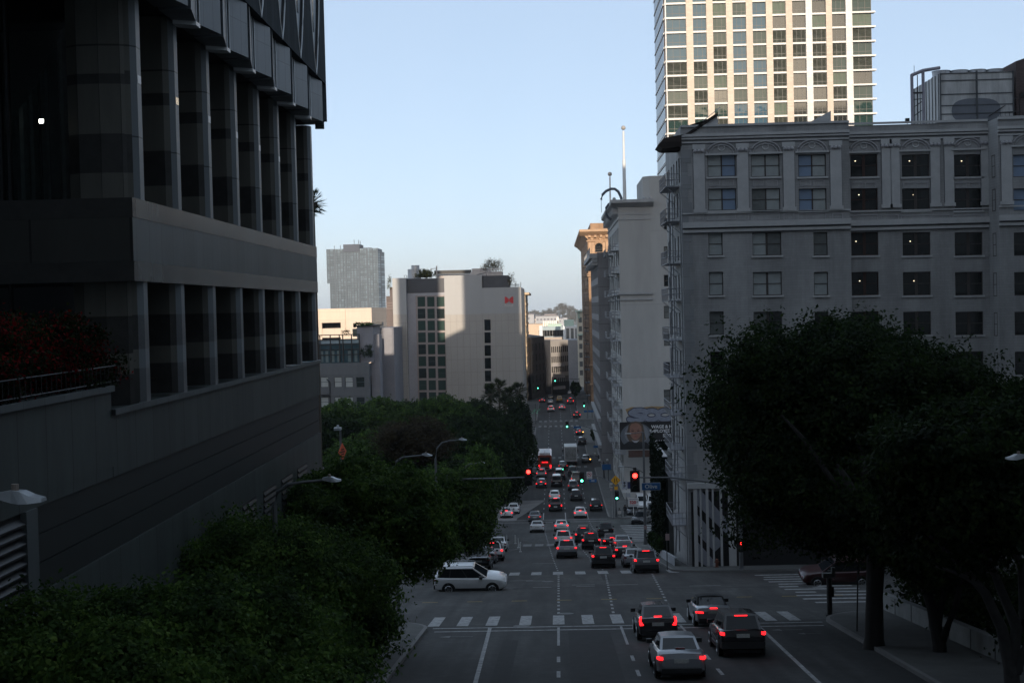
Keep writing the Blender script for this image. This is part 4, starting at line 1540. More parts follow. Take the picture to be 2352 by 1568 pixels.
b.box(bx + .7, bxr - .3, BR + 2, BR + 2.3, -40, topB - 1)
ux = U(1356, 520, BR).x
b.m = 0
h2 = [(1.2 + i * 2.5, 2.4 + i * 2.5, .8, 2.0) for i in range(8)]
b.wall((ux, BR + .5, topB), (1, 0, 0), bxr - ux, bz(512) - topB, h2, .3)
b.quad((ux, BR + 30, topB), (ux, BR + .5, topB), (ux, BR + .5, bz(512)), (ux, BR + 30, bz(512)))
b.quad((ux, BR + .5, bz(512)), (bxr, BR + .5, bz(512)), (bxr, BR + 30, bz(512)), (ux, BR + 30, bz(512)))
b.build("wall", [BST, mat("room_dark", (0.02, 0.02, 0.02))], br)
b = MB()
cx = bx - 2.4
b.prismX([(BR - 2.4, bz(527)), (BR - 2.4, bz(532)), (BR - 1.4, bz(536)), (BR - .05, bz(541)), (BR - .05, bz(527))], cx, bxr)
b.prismY([(cx, bz(527)), (cx, bz(532)), (bx - 1.4, bz(537)), (bx, bz(548)), (bx, bz(527))], BR - .06, BR + BDEP)
for i in range(14):
    b.box(bx + .2 + i * 1.7, bx + .9 + i * 1.7, BR - 1.3, BR - .02, bz(545), bz(540))
for (y0, y1, o) in ((552, 554, .5), (614.5, 617, .4), (632, 634, .9), (628, 630, .4), (836, 839, .8), (880, 883, .8)):
    b.box(bx - .4, bxr, BR - o, BR, bz(y1), bz(y0))
for px in (1356, 1362.5, 1388, 1394):
    x = U(px, 590, BR).x
    b.box(x - .45, x + .45, BR - .5, BR, bz(620), bz(556))
for px in (1375.7, 1400):
    x = U(px, 567, BR).x
    for rr in (1.35, 1.75):
        b.tube([(x + rr * math.cos(t), BR - .2, bz(567) + rr * math.sin(t)) for t in [math.pi * k / 12 for k in range(13)]], .22, 6)
    b.ball((x, BR - .1, bz(588)), .75, 10, 6, .6)
    b.box(x - 1.9, x + 1.9, BR - .5, BR, bz(584), bz(582))
for i in range(9):
    b.ball((bx + 1.2 + i * 2.6, BR - .1, bz(549)), .5, 8, 6)
b.build("carved_trim", mat("brown_stone_trim", (0.40, 0.26, 0.16), rough=.8, var=.2, scale=.8), br)
for i, (x, z, w, h) in enumerate(bw2):
    win(br, w, h, (x, BR + .3, z), WOODF, G_HALF if i in (1, 3, 4) else G_DARK, rails=(.5,), fw=.16)
for x in (U(1375.7, 567, BR).x, U(1400, 567, BR).x):
    b = MB()
    b.add([(x + 1.2 * math.cos(t), BR - .02, bz(567) + 1.2 * math.sin(t)) for t in [math.pi * k / 12 for k in range(13)]], [tuple(range(13))])
    b.build("arch_pane", G_DARK, br)
for (y, z) in sw[::2]:
    win(br, 2.4, 2.6, (bx + .25, y, z), WOODF, G_DARK, rails=(.5,), fw=.16, rz=R(-90))
b = MB()
for k in range(13):
    z = bz(610) - k * 3.9
    b.box(bx - 1.5, bx, BR + 6, BR + 14, z - .1, z)
    b.tube([(bx, BR + 6, z + 1), (bx - 1.5, BR + 6, z + 1), (bx - 1.5, BR + 14, z + 1), (bx, BR + 14, z + 1)], .06, 4)
    for x in (bx - 1.5, bx - .8):
        b.tube([(x, BR + 6, z), (x, BR + 6, z + 1)], .05, 4)
    b.tube([(bx - 1.1, BR + 7, z), (bx - .9, BR + 12, z - 3.9)], .06, 4)
b.tube([(bx - 1.5, BR + 6, bz(600)), (bx - 1.5, BR + 6, -20)], .05, 4)
b.build("fire_escape", BLACK, br)

# ------------------------------------------------------------------ residential tower
TD = 290.0
tw = thing("residential_tower", "tall residential tower with salmon piers and white floor edges in full evening sun", "tower", (0, 0, EYE))
tz = lambda py, px=1760: U(px, py, TD).z - EYE
SAL = panel("salmon_brick", (0.58, 0.49, 0.41), 1.2, .32, mortar=.03, joint=(.9,) * 3, var=.08, rough=.8, offset=.5, nscale=.4)
WHT = panel("white_brick", (0.66, 0.64, 0.62), 1.2, .6, mortar=.03, joint=(.85,) * 3, var=.06, rough=.8, offset=.5, nscale=.4)
ex = lambda cx: U(1476.7 + .37215 * cx, 130, TD).x
edges = [(140, 147, 1), (270, 312, 0), (395, 435, 0), (517, 557, 0), (640, 680, 0), (763, 803, 0), (885, 925, 0), (1008, 1047, 1), (1133, 1170, 0), (1255, 1295, 1), (1416, 1424, 2)]
zt, zb1 = tz(-190), -36
fl = 32.65 * TD / F
zslab = [tz(35.4) + fl * k for k in range(-21, 8)]
zslab = [z for z in zslab if z < zt]
b = MB()
for (a, c, m_) in edges[:-1]:
    b.m = m_
    b.box(ex(a), ex(c), TD - .25, TD + 1, zb1, zt)
b.build("pier", [SAL, WHT], tw)
b = MB()
for z in zslab:
    b.box(ex(140) - .1, ex(1424) + .35, TD - .12, TD + 1.0, z - .22, z + .18)
    b.box(ex(1290), ex(1424) + .45, TD - .35, TD - .12, z - .2, z + .16)
b.build("floor_edges", mat("white_slab_edge", (0.58, 0.57, 0.55), rough=.6, var=.05), tw)
b = MB()
x0, x1 = ex(140), ex(1424)
b.box(x0 + .05, x1 - .05, TD + 2.6, TD + 25, zb1, zt)
for z in zslab:
    b.box(x0 + .2, x1 - .2, TD + 1.0, TD + 2.6, z - .2, z + .15)
b.build("core", mat("tower_interior", (0.10, 0.11, 0.10), rough=.8, var=.3, scale=.5), tw)
TG = [glass("tower_glass_green", (0.02, 0.042, 0.038), rough=.03, wave=.12, wscale=.22, spec=.4), glass("tower_glass_sky", (0.05, 0.095, 0.13), rough=.02, wave=.10, wscale=.30, spec=.25),  # sky glass: the reflected sky's blue is put into its base colour
      glass("tower_glass_dark", (0.015, 0.018, 0.016), rough=.05), mat("tower_blind", (0.10, 0.125, 0.10), rough=.7, var=.2, scale=.9, stretch=(3, 1, .2), spec=.15), mat("tower_room", (0.035, 0.04, 0.033), rough=.7, var=.5, scale=.6, spec=.15)]
TF = mat("tower_window_frame", (0.06, 0.055, 0.05), rough=.5)
rt = random.Random(4)
for zi, z in enumerate(zslab[:-1]):
    hgt = fl - .42
    vis = tz(300) < z + fl and z < tz(-30)
    for i in range(10):
        a, c = ex(edges[i][1]), ex(edges[i + 1][0])
        if not vis:
            continue
        r_ = rt.random()
        if i in (0, 1) and z > tz(140):
            g = TG[1] if r_ < .8 else TG[3]
        elif i in (3, 4):
            g = TG[1] if r_ < .75 else TG[0]
        elif i in (5, 6, 7):
            g = TG[4] if r_ < .6 else (TG[3] if r_ > .92 else TG[2])
        else:
            g = TG[0] if r_ < .35 else (TG[4] if r_ < .7 else (TG[3] if r_ > .86 else TG[2]))
        win(tw, c - a, hgt, ((a + c) / 2, TD + .35, z + .18 + hgt / 2), TF, g, mull=(.33, .68), rails=(.3,), fw=.09)
b = MB()
for z in zslab[:-1]:
    if not (tz(300) < z + fl and z < tz(-30)):
        b.quad((x0, TD + .5, z + .18), (x1, TD + .5, z + .18), (x1, TD + .5, z + fl - .22), (x0, TD + .5, z + fl - .22))
b.build("hidden_glazing", TG[2], tw)
b = MB()    # street side of the tower, its shade put into a darker brick colour
sx = ex(140) - .02
b.m = 0
b.box(sx - .15, sx + 1, TD + 1.0, TD + 26, zb1, zt)
for k, z in enumerate(zslab):
    b.m = 1
    b.box(sx - .3, sx - .15, TD + .9, TD + 26, z - .2, z + .16)
    for y in range(8):
        b.m = 2
        b.box(sx - .19, sx - .15, TD + 1.6 + y * 3.05, TD + 3.6 + y * 3.05, z + .4, z + fl - .4)
b.build("side_wall", [mat("tower_shaded_side_brick", (0.10, 0.075, 0.062), rough=.8, var=.15), MATS["white_slab_edge"], glass("tower_side_glass", (.03, .04, .05), rough=.05)], tw)

# ------------------------------------------------------------------ far glass tower
FD = 1500.0
ft = thing("glass_tower", "distant hazy blue-grey glass tower with a dark roof box, far left", "tower", (0, 0, EYE))
fz = lambda py, px=815: U(px, py, FD).z - EYE
x0, x1 = U(752, 640, FD).x, U(869, 640, FD).x
xs_ = U(757.5, 640, FD).x
ztop, znot = fz(571), fz(649)
b = MB()
b.box(x0, x1, FD, FD + 40, znot, ztop)
b.box(xs_, x1, FD + .5, FD + 40, -60, znot)
b.quad((x1, FD, -60), (x1 + 5, FD + 20, -60), (x1 + 5, FD + 20, ztop - 4), (x1, FD, ztop - 4))
b.build("curtain_glass", panel("far_tower_glass", (0.19, 0.25, 0.30), 3.7, 2.82, mortar=.35, joint=(.4,) * 3, var=.2, rough=.7, nscale=.03, spec=.1, bvar=.45), ft)
b = MB()
k = 0
z = ztop - 4
nfl = 0
while z > -40:
    xl_ = x0 if z > znot else xs_
    b.box(xl_, x1, FD - .5, FD, z - .5, z + .45)
    z -= 5.8 * FD / F * 1.0
n = 19
for i in range(n + 1):
    x = x0 + (x1 - x0) * i / n
    w = .9 if i in (3, 7, 12, 15) else .28
    b.box(x - w, x + w, FD - .6, FD, (znot if x < xs_ else -60), ztop)
b.build("mullions", mat("far_tower_mullion", (0.085, 0.105, 0.125), rough=.8, spec=.1), ft)
b = MB()
b.box(U(789.6, 600, FD).x, U(827, 600, FD).x, FD - 1.5, FD + 30, fz(578), fz(561))
b.box(U(834, 600, FD).x, U(853, 600, FD).x, FD + 1, FD + 30, fz(572), fz(569.5))
for px, h in ((766, 4), (780, 4.5), (812, 5.5), (822, 5), (826, 4)):
    x = U(px, 560, FD).x
    zb2 = fz(561) if px > 789 else ztop
    b.tube([(x, FD + 5, zb2), (x, FD + 5, zb2 + h)], .3, 5)
b.build("roof_box", mat("far_roof_box", (0.07, 0.08, 0.10), rough=.9, spec=.05), ft)

# ------------------------------------------------------------------ grey hotel slab with the red sign, centre left
MD = 365.0
mh = thing("panel_hotel", "grey and beige panelled hotel slab with a green window bay and red wing sign", "building", (0, 0, EYE))
mz = lambda py, px=1060, d=MD: U(px, py, d).z - EYE
mx = lambda px, py=760: U(px, py, MD).x
PG = panel("grey_panel_upper", (0.38, 0.38, 0.38), 60, 3.45, mortar=.03, joint=(.9,) * 3, var=.06, rough=.7, nscale=.3, bvar=0)
PB = panel("beige_panel", (0.37, 0.35, 0.325), 1.75, 3.45, mortar=.04, joint=(.72,) * 3, var=.07, rough=.7, nscale=.3, bvar=.02)
DG = mat("dark_grey_cladding", (0.055, 0.057, 0.066), rough=.6, var=.15, scale=.4)
PINK = mat("pinkish_frame", (0.30, 0.255, 0.24), rough=.7, var=.08)
zm = mz(722)
zb3 = -40
DPT = 45
b = MB()
b.m = 0
b.box(mx(904), mx(935), MD, MD + DPT, mz(722, 920), mz(638.5, 920))
b.box(mx(1023), mx(1109.5), MD, MD + DPT, zm, mz(632))
b.box(mx(1109.5) + .01, mx(1199), MD + .02, MD + DPT, zm, mz(662.4))
b.m = 1
b.box(mx(904), mx(935), MD, MD + DPT, zb3, mz(722, 920) - .01)
b.box(mx(1023), mx(1199), MD, MD + DPT, zb3, zm - .01)
b.m = 2
b.box(mx(935) + .02, mx(1023) - .02, MD + 1.9, MD + DPT, mz(670), mz(637))
b.box(mx(1110.5), mx(1169.8), MD + .8, MD + 20, mz(662.4), mz(634.6))
b.m = 3
b.box(mx(935) + .02, mx(1023) - .02, MD + 2.0, MD + DPT, zb3, mz(670) - .02)
b.build("wall", [PG, PB, DG, mat("recess_grey", (0.33, 0.33, 0.36), rough=.7, var=.08)], mh)
b = MB()
fx0, fx1 = mx(955), mx(1022)
b.box(fx0, fx1, MD + 1.4, MD + 1.99, zb3, mz(676))
b.build("window_surround", PINK, mh)
GGR = glass("green_glass", (0.02, 0.045, 0.035), rough=.12, wave=.05)
GGR2 = glass("green_glass_dark", (0.012, 0.02, 0.018), rough=.1)
for k in range(9):
    for (a, c) in ((957.8, 975.5), (980, 997), (1002, 1020)):
        q = RC(a + k * .5, c + k * .5, 681 + k * 27.5, 704 + k * 27.5, MD)
        win(mh, q[1] - q[0], q[3] - q[2], ((q[0] + q[1]) / 2, MD + 1.33, (q[2] + q[3]) / 2 - EYE), mat("green_window_frame", (0.05, 0.05, 0.048)), GGR if random.random() < .75 else GGR2, rails=(.5,) if random.random() < .3 else (), fw=.09)
for k in range(6):
    q = RC(1112.5 + k * .3, 1127 + k * .3, 733.5 + k * 29.3, 758.5 + k * 29.3, MD)
    win(mh, q[1] - q[0], q[3] - q[2], ((q[0] + q[1]) / 2, MD - .06, (q[2] + q[3]) / 2 - EYE), BLACK, G_DARK, fw=.08, name="slot_window")
# red sign
sg = thing("hotel_sign", "red wing-shaped hotel emblem with small pale lettering beneath, high on the panelled slab", "sign", (0, 0, EYE))
RS = mat("sign_red", (0.55, 0.03, 0.035), rough=.5, var=.05)
def sp(px, py):
    p = U(px, py, MD)
    return (p.x, MD - .12, p.z - EYE)
b = MB()
for pts in ([(1159.5, 681.5), (1163, 681.5), (1168.7, 687), (1168.7, 691.5), (1164.5, 695.5), (1159.5, 696.5)], [(1179, 681), (1175, 681.5), (1169.6, 687), (1169.6, 691.5), (1173.5, 695.5), (1179, 696.5)]):
    v = [sp(*q) for q in pts]
    n = len(v)
    b.add(v + [(p[0], MD - .01, p[2]) for p in v], [tuple(range(n))] + [(i, (i + 1) % n, n + (i + 1) % n, n + i) for i in range(n)])
b.build("emblem", RS, sg)
lettering("hotel", 1.15, mat("sign_pale", (0.52, 0.5, 0.48)), sg, (sp(1169, 701)[0], MD - .03, sp(1169, 701)[2]), bold=.02)
# things on its roof
rp = thing("roof_plant", "silver water tank and pale plant rooms with pipes on the panelled hotel's roof", "roof plant", (0, 0, EYE))
PRR = mat("pale_roof_render", (0.45, 0.41, 0.39), rough=.8, var=.1)
RDK = mat("roof_dark", (0.05, 0.048, 0.045))
b = MB()
c = U(952, 630, MD + 12)
b.cyl((c.x, MD + 12), 1.9, mz(640, 952, MD + 12), mz(618, 952, MD + 12), 20)
b.build("tank_base", GALV, rp)
b = MB()
b.cyl((c.x + .3, MD + 12), 1.15, mz(618, 952, MD + 12), mz(609.5, 952, MD + 12), 20)
b.build("water_tank", GALV, rp)
for q in ((995, 1079, 14, 30, 626), (1079, 1120, 16, 30, 613.5), (1079.5, 1154, 8, 15.9, 624)):
    b = MB()
    b.box(mx(q[0]), mx(q[1]), MD + q[2], MD + q[3], mz(640), mz(q[4]))
    b.build("plant_room", PRR, rp)
b = MB()
b.box(mx(992), mx(1080), MD + 12, MD + 12.3, mz(626), mz(617))
b.build("roof_screen", RDK, rp)
b = MB()
b.tube([(mx(987), MD + 9, mz(632)), (mx(987), MD + 9, mz(613)), (mx(999), MD + 9, mz(612.5)), (mx(999), MD + 9, mz(628))], .16, 6)
b.build("vent_pipe", PRR, rp)
b = MB()
b.tube([(mx(1000.5), MD + 8.5, mz(632)), (mx(1000.5), MD + 8.5, mz(607))], .2, 6)
b.build("vent_pipe", PRR, rp)
b = MB()
for i in range(9):
    b.tube([(mx(1122 + i * 4), MD + 7.9, mz(626)), (mx(1122 + i * 4), MD + 7.9, mz(617))], .12, 4)
b.tube([(mx(1122), MD + 7.9, mz(617)), (mx(1154), MD + 7.9, mz(617))], .1, 4)
b.build("white_railing", PRR, rp)
for (x, h) in ((909, 3), (925, 3)):
    b = MB()
    b.tube([(mx(x), MD + 1, mz(640)), (mx(x), MD + 1, mz(640 - h))], .08, 4)
    b.build("small_vent", RDK, rp)
b = MB()
b.tube([(mx(931), MD + 1, mz(640)), (mx(931), MD + 1, mz(629)), (mx(937), MD + 1, mz(629)), (mx(937), MD + 1, mz(640))], .08, 4)
b.build("ladder_hoop", RDK, rp)
b = MB()
b.tube([(mx(1090), MD + 6, mz(632)), (mx(1118), MD + 6, mz(626)), (mx(1118), MD + 6, mz(634))], .1, 4)
b.build("stair_rail", RDK, rp)
b = MB()
for i in range(12):
    b.tube([(mx(1170 + i * 2.2), MD + 2, mz(662)), (mx(1170 + i * 2.2), MD + 2, mz(656))], .05, 4)
b.tube([(mx(1170), MD + 2, mz(656)), (mx(1195), MD + 2, mz(656))], .06, 4)
b.tube([(mx(1198), MD + 1.5, mz(663)), (mx(1198.5), MD + 1.5, mz(651))], .07, 4)
b.build("roof_railing", RDK, rp)

# brown stepped building just left of the slab and ornate one at its right
bs = thing("stepped_building", "narrow dark brown building with a stepped top, directly left of the panelled slab", "building", (0, 0, EYE))
b = MB()
d = MD + 8
X = lambda px: U(px, 760, d).x
b.box(X(889), X(906), d, d + 60, -40, mz(680, 890, d))
b.box(X(894.5), X(906), d + 3, d + 40, mz(680, 890, d), mz(659, 890, d))
b.m = 1
for i in range(3):
    b.box(X(889) - .1, X(904), d - .12, d, mz(697 + i * 6, 890, d), mz(695.5 + i * 6, 890, d))
b.build("wall", [panel("brown_wall", (0.125, 0.095, 0.09), 60, 3, mortar=.04, var=.15), mat("brown_wall_pale", (0.2, 0.16, 0.15))], bs)
on = thing("ornate_building", "sliver of an ornate cream stone facade with stacked mouldings, right behind the panelled slab", "building", (0, 0, EYE))
d = 430
X = lambda px: U(px, 760, d).x
zt_ = mz(671, 1208, d)
b = MB()
b.m = 0
b.box(X(1180), X(1208.5), d, d + 40, -40, zt_)
for k in range(14):
    z = zt_ - k * 3.3
    b.m = 1
    b.box(X(1180), X(1209.6) + (1.1 if k == 0 else 0), d - .8, d + 40, z - .8, z - .1)
    b.m = 2
    for y in range(10):
        b.box(X(1208.5) - .02, X(1208.5) + .06, d + 1 + y * 3.8, d + 3.3 + y * 3.8, z - 2.9, z - 1.1)
b.build("wall", [mat("ornate_cream", (0.42, 0.32, 0.21), rough=.8, var=.25, scale=.6), mat("ornate_moulding", (0.48, 0.37, 0.25), rough=.8, var=.2), BLACK], on)

# ------------------------------------------------------------------ cream parking structure, lit, and the dark glazed building before it
PD = 440.0
ps = thing("parking_structure", "cream parking structure with dark open bays in full sun, left of centre", "parking structure", (0, 0, EYE))
pz = lambda py, px=800: U(px, py, PD).z - EYE
X = lambda px: U(px, 740, PD).x
CREAM = panel("cream_panel", (0.62, 0.52, 0.43), 9, 2.6, mortar=.04, joint=(.85,) * 3, var=.06, rough=.8, bvar=.02)
hs = []
for (a, c, y0, y1) in ((650, 664, 739, 755), (672, 720, 739, 755), (727, 730.5, 739, 755), (739.5, 783, 738.7, 754), (811, 818, 743, 752), (672, 720, 775, 790), (739.5, 783, 775, 790)):
    q = RC(a, c, y0, y1, PD)
    hs.append((q[0] - X(640), q[1] - X(640), q[2] - EYE + 40, q[3] - EYE + 40))
b = MB()
b.wall((X(640), PD, -40), (1, 0, 0), X(854) - X(640), pz(708) + 40, hs, 1.2)
b.quad((X(854), PD, -40), (X(868) + 1, PD + 34, -40), (X(868) + 1, PD + 34, pz(708)), (X(854), PD, pz(708)))
b.quad((X(640), PD, pz(708)), (X(854), PD, pz(708)), (X(868) + 1, PD + 34, pz(708)), (X(640), PD + 34, pz(708)))
b.m = 1
b.box(X(640) + .5, X(853), PD + 8, PD + 9, -40, pz(712))
b.m = 2
b.box(X(854) + .0, X(858) + 2, PD + 6, PD + 10, pz(750), pz(742))
b.build("wall", [CREAM, mat("garage_dark", (0.02, 0.019, 0.018)), BLACK], ps)
b = MB()
for (a, c) in ((730.5, 739.5), (783, 794)):
    b.box(X(a), X(c), PD - .5, PD - .01, pz(770), pz(738))
b.box(X(640), X(794), PD - .4, PD - .01, pz(740), pz(708.4))
b.build("column_facing", panel("cream_facing", (0.60, 0.49, 0.39), 7, 2.6, mortar=.05, joint=(.85,) * 3, var=.05), ps)

GD = 330.0
gb = thing("dark_glazed_building", "dark grey low building with a glazed roof terrace, in shade behind the granite building's end", "building", (0, 0, EYE))
gz = lambda py, px=780: U(px, py, GD).z - EYE
X = lambda px: U(px, 850, GD).x
GGY = panel("dark_grey_wall", (0.12, 0.128, 0.137), 40, 5.2, mortar=.03, var=.12)
hs, gw2 = [], []
for r_, (y0, y1) in enumerate(((865.5, 902), (937 - 25.5, 953 - 25.5 + 22), (985, 1020))):
    for (a, c) in ((695, 713), (736, 754.5), (767.5, 785.5), (792.5, 811), (818, 837.5)):
        if c < 720 and r_ == 5:
            continue
        q = RC(a - .0 + r_ * .6, c + r_ * .6, y0, min(y1, y0 + 24), GD)
        hs.append((q[0] - X(640), q[1] - X(640), q[2] - EYE + 40, q[3] - EYE + 40))
        gw2.append(((q[0] + q[1]) / 2, (q[2] + q[3]) / 2 - EYE, q[1] - q[0], q[3] - q[2], c))
b = MB()
b.wall((X(640), GD, -40), (1, 0, 0), X(848) - X(640), gz(834) + 40, hs, .4)
xe = X(848)
hs2, sw2 = [], []
for k in range(3):
    for j in range(7):
        u = 2 + j * 5.5
        z = gz(870) - k * 8.0
        hs2.append((u, u + 3.0, z - 5 + 40, z + 0.5 + 40))
        sw2.append((GD + u + 1.5, z - 2.25))
b.wall((xe, GD, -40), (0, 1, 0), 42, gz(836) + 40, hs2, .4, nrm=(1, 0, 0))
b.quad((X(640), GD, gz(834)), (xe, GD, gz(834)), (xe, GD + 42, gz(834)), (X(640), GD + 42, gz(834)))
b.m = 1
b.box(X(640) + 1, xe - 1, GD + 3, GD + 3.3, -40, gz(836))
b.build("wall", [GGY, mat("room_dark", (0.02, 0.02, 0.02))], gb)
for (x, z, w, h, c) in gw2:
    win(gb, w, h, (x, GD + .2, z), mat("dark_blue_frame", (0.05, 0.06, 0.065)), G_BLIND if c < 812 else GGR2, rails=(.5,), fw=.12)
for (y, z) in sw2:
    win(gb, 3.0, 5.5, (xe - .2, y, z), WOODF, G_DARK, mull=(.5,), rails=(.6,), fw=.14, rz=R(90))
b = MB()
b.m = 0      # glazed terrace storey
b.box(X(640), X(825), GD + 2.5, GD + 12, gz(834), gz(788))
b.m = 1
for px in (690, 700, 727, 733, 757, 778, 786, 806, 824):
    b.box(X(px) - .12, X(px) + .12, GD + 2.1, GD + 2.4, gz(834), gz(769))
for py in (769, 780, 791, 803, 815):
    b.box(X(640), X(825), GD + 2.15, GD + 2.45, gz(py) - .1, gz(py) + .1)
b.m = 2
b.box(X(640), X(822), GD + 2.42, GD + 2.48, gz(789), gz(781))
b.m = 3
for px in (736, 748, 762, 775, 800, 815):
    b.box(X(px) - .35, X(px) + .35, GD + 2.44, GD + 2.5, gz(832), gz(806))
b.build("terrace_glazing", [glass("teal_glass", (0.03, 0.065, 0.08), rough=.08, wave=.1), BLACK, mat("pale_blue_screen", (0.25, 0.33, 0.38), rough=.25, spec=.9), mat("dim_teal_blind", (0.10, 0.14, 0.145), rough=.4)], gb)
b = MB()
b.box(X(818), X(856), GD + 3, GD + 16, gz(834), gz(751))
b.m = 1
b.box(X(817), X(862), GD + 2.6, GD + 16.4, gz(751), gz(748))
b.m = 0
b.box(X(856), X(889), GD + 16, GD + 42, -40, gz(757))
b.box(xe, X(868), GD + 4, GD + 9, -40, gz(770))
b.m = 2
b.box(X(801), X(818), GD + 8, GD + 14, gz(775), gz(757))
b.build("stair_tower", [mat("lilac_grey_render", (0.22, 0.22, 0.245), rough=.7, var=.12, scale=.3), BLACK, mat("olive_render", (0.15, 0.15, 0.11), rough=.8)], gb)
b = MB()
b.tube([(X(750), GD - .2, gz(870)), (X(757), GD - .25, gz(876)), (X(757), GD - .25, gz(960))], .14, 6)
b.box(X(736), X(757), GD - 1, GD, gz(907), gz(904))
b.build("drain_pipe", BLACK, gb)
vs_ = thing("red_street_banner", "tall narrow red and yellow banner glimpsed in the gap left of the brown building", "banner", (0, 0, EYE))
b = MB()
d = 480
for i, m_ in enumerate((0, 1, 2, 0, 1)):
    b.m = m_
    q0, q1 = U(884.5 - .1, 780 + i * 14, d), U(892, 794 + i * 14, d)
    b.box(q0.x, q1.x, d, d + .4, q1.z - EYE, q0.z - EYE)
b.build("banner_face", [mat("banner_red", (.5, .04, .03)), mat("banner_cream", (.6, .5, .35)), mat("banner_orange", (.55, .22, .05))], vs_)

# ------------------------------------------------------------------ buildings where the street bends, far end
def block(name, label, cat, foot, zt, wallm, floors, nwin, face=(0, 1), gm=G_DARK, ww_=1.7, wh=2.0, base=-42, roofm=None, fm=None):
    t = thing(name, label, cat, (0, 0, EYE))
    b = MB()
    b.m = 0
    b.prism(foot, base, zt)
    b.build("wall", wallm, t)
    if floors:
        p, q = Vector((*foot[face[0]], 0)), Vector((*foot[face[1]], 0))
        L = (q - p).length
        u = (q - p).normalized()
        n = Vector((u.y, -u.x, 0))
        rz = math.atan2(u.y, u.x)
        for k in range(floors):
            for j in range(nwin):
                c = p + u * (L * (j + .5) / nwin) + n * .115
                win(t, ww_, wh, (c.x, c.y, zt - 3.2 - k * 3.5), fm or BLACK, gm, mull=(.5,), rails=(), fw=.12, rz=rz, dep=.1)
    return t
A = (U(1266, 850, 470).x, 470)
B = (U(1306, 850, 478).x, 478)
Z = U(1280, 780, 480).z - EYE
CRM = mat("cream_render", (0.40, 0.38, 0.37), rough=.8, var=.08)
t = block("corner_apartments", "pale apartment building with rows of slim windows at the street's bend, half in sun", "building", [A, B, (B[0] - 8, B[1] + 40), (A[0] - 12, A[1] + 40), (A[0] - 9, 478), ], Z, CRM, 5, 9, gm=G_DARK, ww_=.5, wh=2.1)
b = MB()
pA = Vector((*A, 0))
b.m = 0
b.prism([(A[0] - .05, A[1] - .1), (A[0] - 9.05, 477.9), (A[0] - 9, 486), (A[0], 480)], -42, Z + .1)  # left face: its shade is put into this dark colour
u = (Vector((*B, 0)) - pA).normalized()
n = Vector((u.y, -u.x, 0))
for k in range(3):
    for j in range(3):
        c = pA + u * (1.5 + j * 2.1) + n * .6
        b.m = 1
        b.box(c.x - .9, c.x + .9, c.y - .5, c.y + .5, Z - 9.2 - k * 4, Z - 8.1 - k * 4)
b.m = 2
q = [pA + n * .25, Vector((*B, 0)) + n * .25]
b.quad((q[0].x, q[0].y, -33), (q[1].x, q[1].y, -33), (q[1].x, q[1].y, -26.5), (q[0].x, q[0].y, -26.5))
b.m = 3
b.box(A[0] - 8, B[0] - 2, 481, 484, Z, Z + .9)
b.build("balconies", [DG, mat("grey_balcony", (0.25, 0.24, 0.25)), mat("shopfront_dark", (0.03, 0.03, 0.032), rough=.3), mat("roof_tan", (0.35, 0.30, 0.26))], t)
A2 = (U(1220, 850, 440).x, 440)
B2 = (U(1252, 850, 462).x, 462)
block("dim_apartments", "shaded grey-brown apartment block with tall windows, left of the street's far end", "building", [A2, B2, (B2[0] - 6, 500), (A2[0] - 10, 500)], U(1236, 774, 450).z - EYE, mat("dim_brown_render", (0.11, 0.10, 0.10), rough=.8, var=.15), 5, 4, gm=G_HALF, ww_=1.0, wh=2.4)
d = 660
Xd = lambda px: U(px, 760, d).x
zd = lambda py, px=1270: U(px, py, d).z - EYE
t = block("teal_office_block", "long pale teal office block with even grey windows beyond the street's bend", "building", [(Xd(1240), d), (Xd(1298), d), (Xd(1300), d + 30), (Xd(1242), d + 30)], zd(750), mat("pale_teal_render", (0.30, 0.36, 0.38), rough=.7, var=.08), 3, 9, gm=G_HALF, ww_=2.6, wh=3.0)
b = MB()
b.m = 0
for px in (1242.5, 1297):
    b.box(Xd(px) - .8, Xd(px) + .8, d - .6, d, -42, zd(747))
b.m = 1
b.prism([(Xd(1258), d + 6), (Xd(1290), d + 6), (Xd(1290), d + 24), (Xd(1258), d + 24)], zd(750), zd(744))
b.m = 2
for i in range(9):
    b.box(Xd(1247 + i * 4.2), Xd(1249.5 + i * 4.2), d + 12, d + 14, zd(750), zd(737))
b.box(Xd(1279), Xd(1284), d + 12, d + 14, zd(750), zd(729))
b.build("roof_plant", [mat("pale_corner", (0.55, 0.58, 0.6)), mat("green_copper", (0.35, 0.45, 0.38)), mat("white_vents", (0.7, 0.66, 0.6))], t)
d2 = 580
t = block("white_office_block", "bright white office block with tall slit windows and a green roof box", "building", [(U(1299, 770, d2).x, d2), (U(1330, 770, d2).x, d2), (U(1331, 770, d2).x, d2 + 30), (U(1299, 770, d2).x, d2 + 30)], U(1310, 749, d2).z - EYE, mat("bright_white_render", (0.62, 0.6, 0.58), rough=.7, var=.06), 1, 3, gm=G_HALF, ww_=1.2, wh=4.5)
b = MB()
b.box(U(1296, 740, d2).x, U(1318, 740, d2).x, d2 + 4, d2 + 20, U(1310, 749, d2).z - EYE, U(1310, 735, d2).z - EYE)
b.build("roof_box", MATS["green_copper"], t)
block("plain_grey_block", "plain grey windowless block in front of the white office block", "building", [(U(1301, 790, 545).x, 545), (U(1332, 790, 545).x, 545), (U(1332, 790, 545).x, 570), (U(1301, 790, 545).x, 570)], U(1315, 781, 545).z - EYE, mat("plain_grey_render", (0.27, 0.265, 0.28), rough=.8, var=.08), 0, 0)
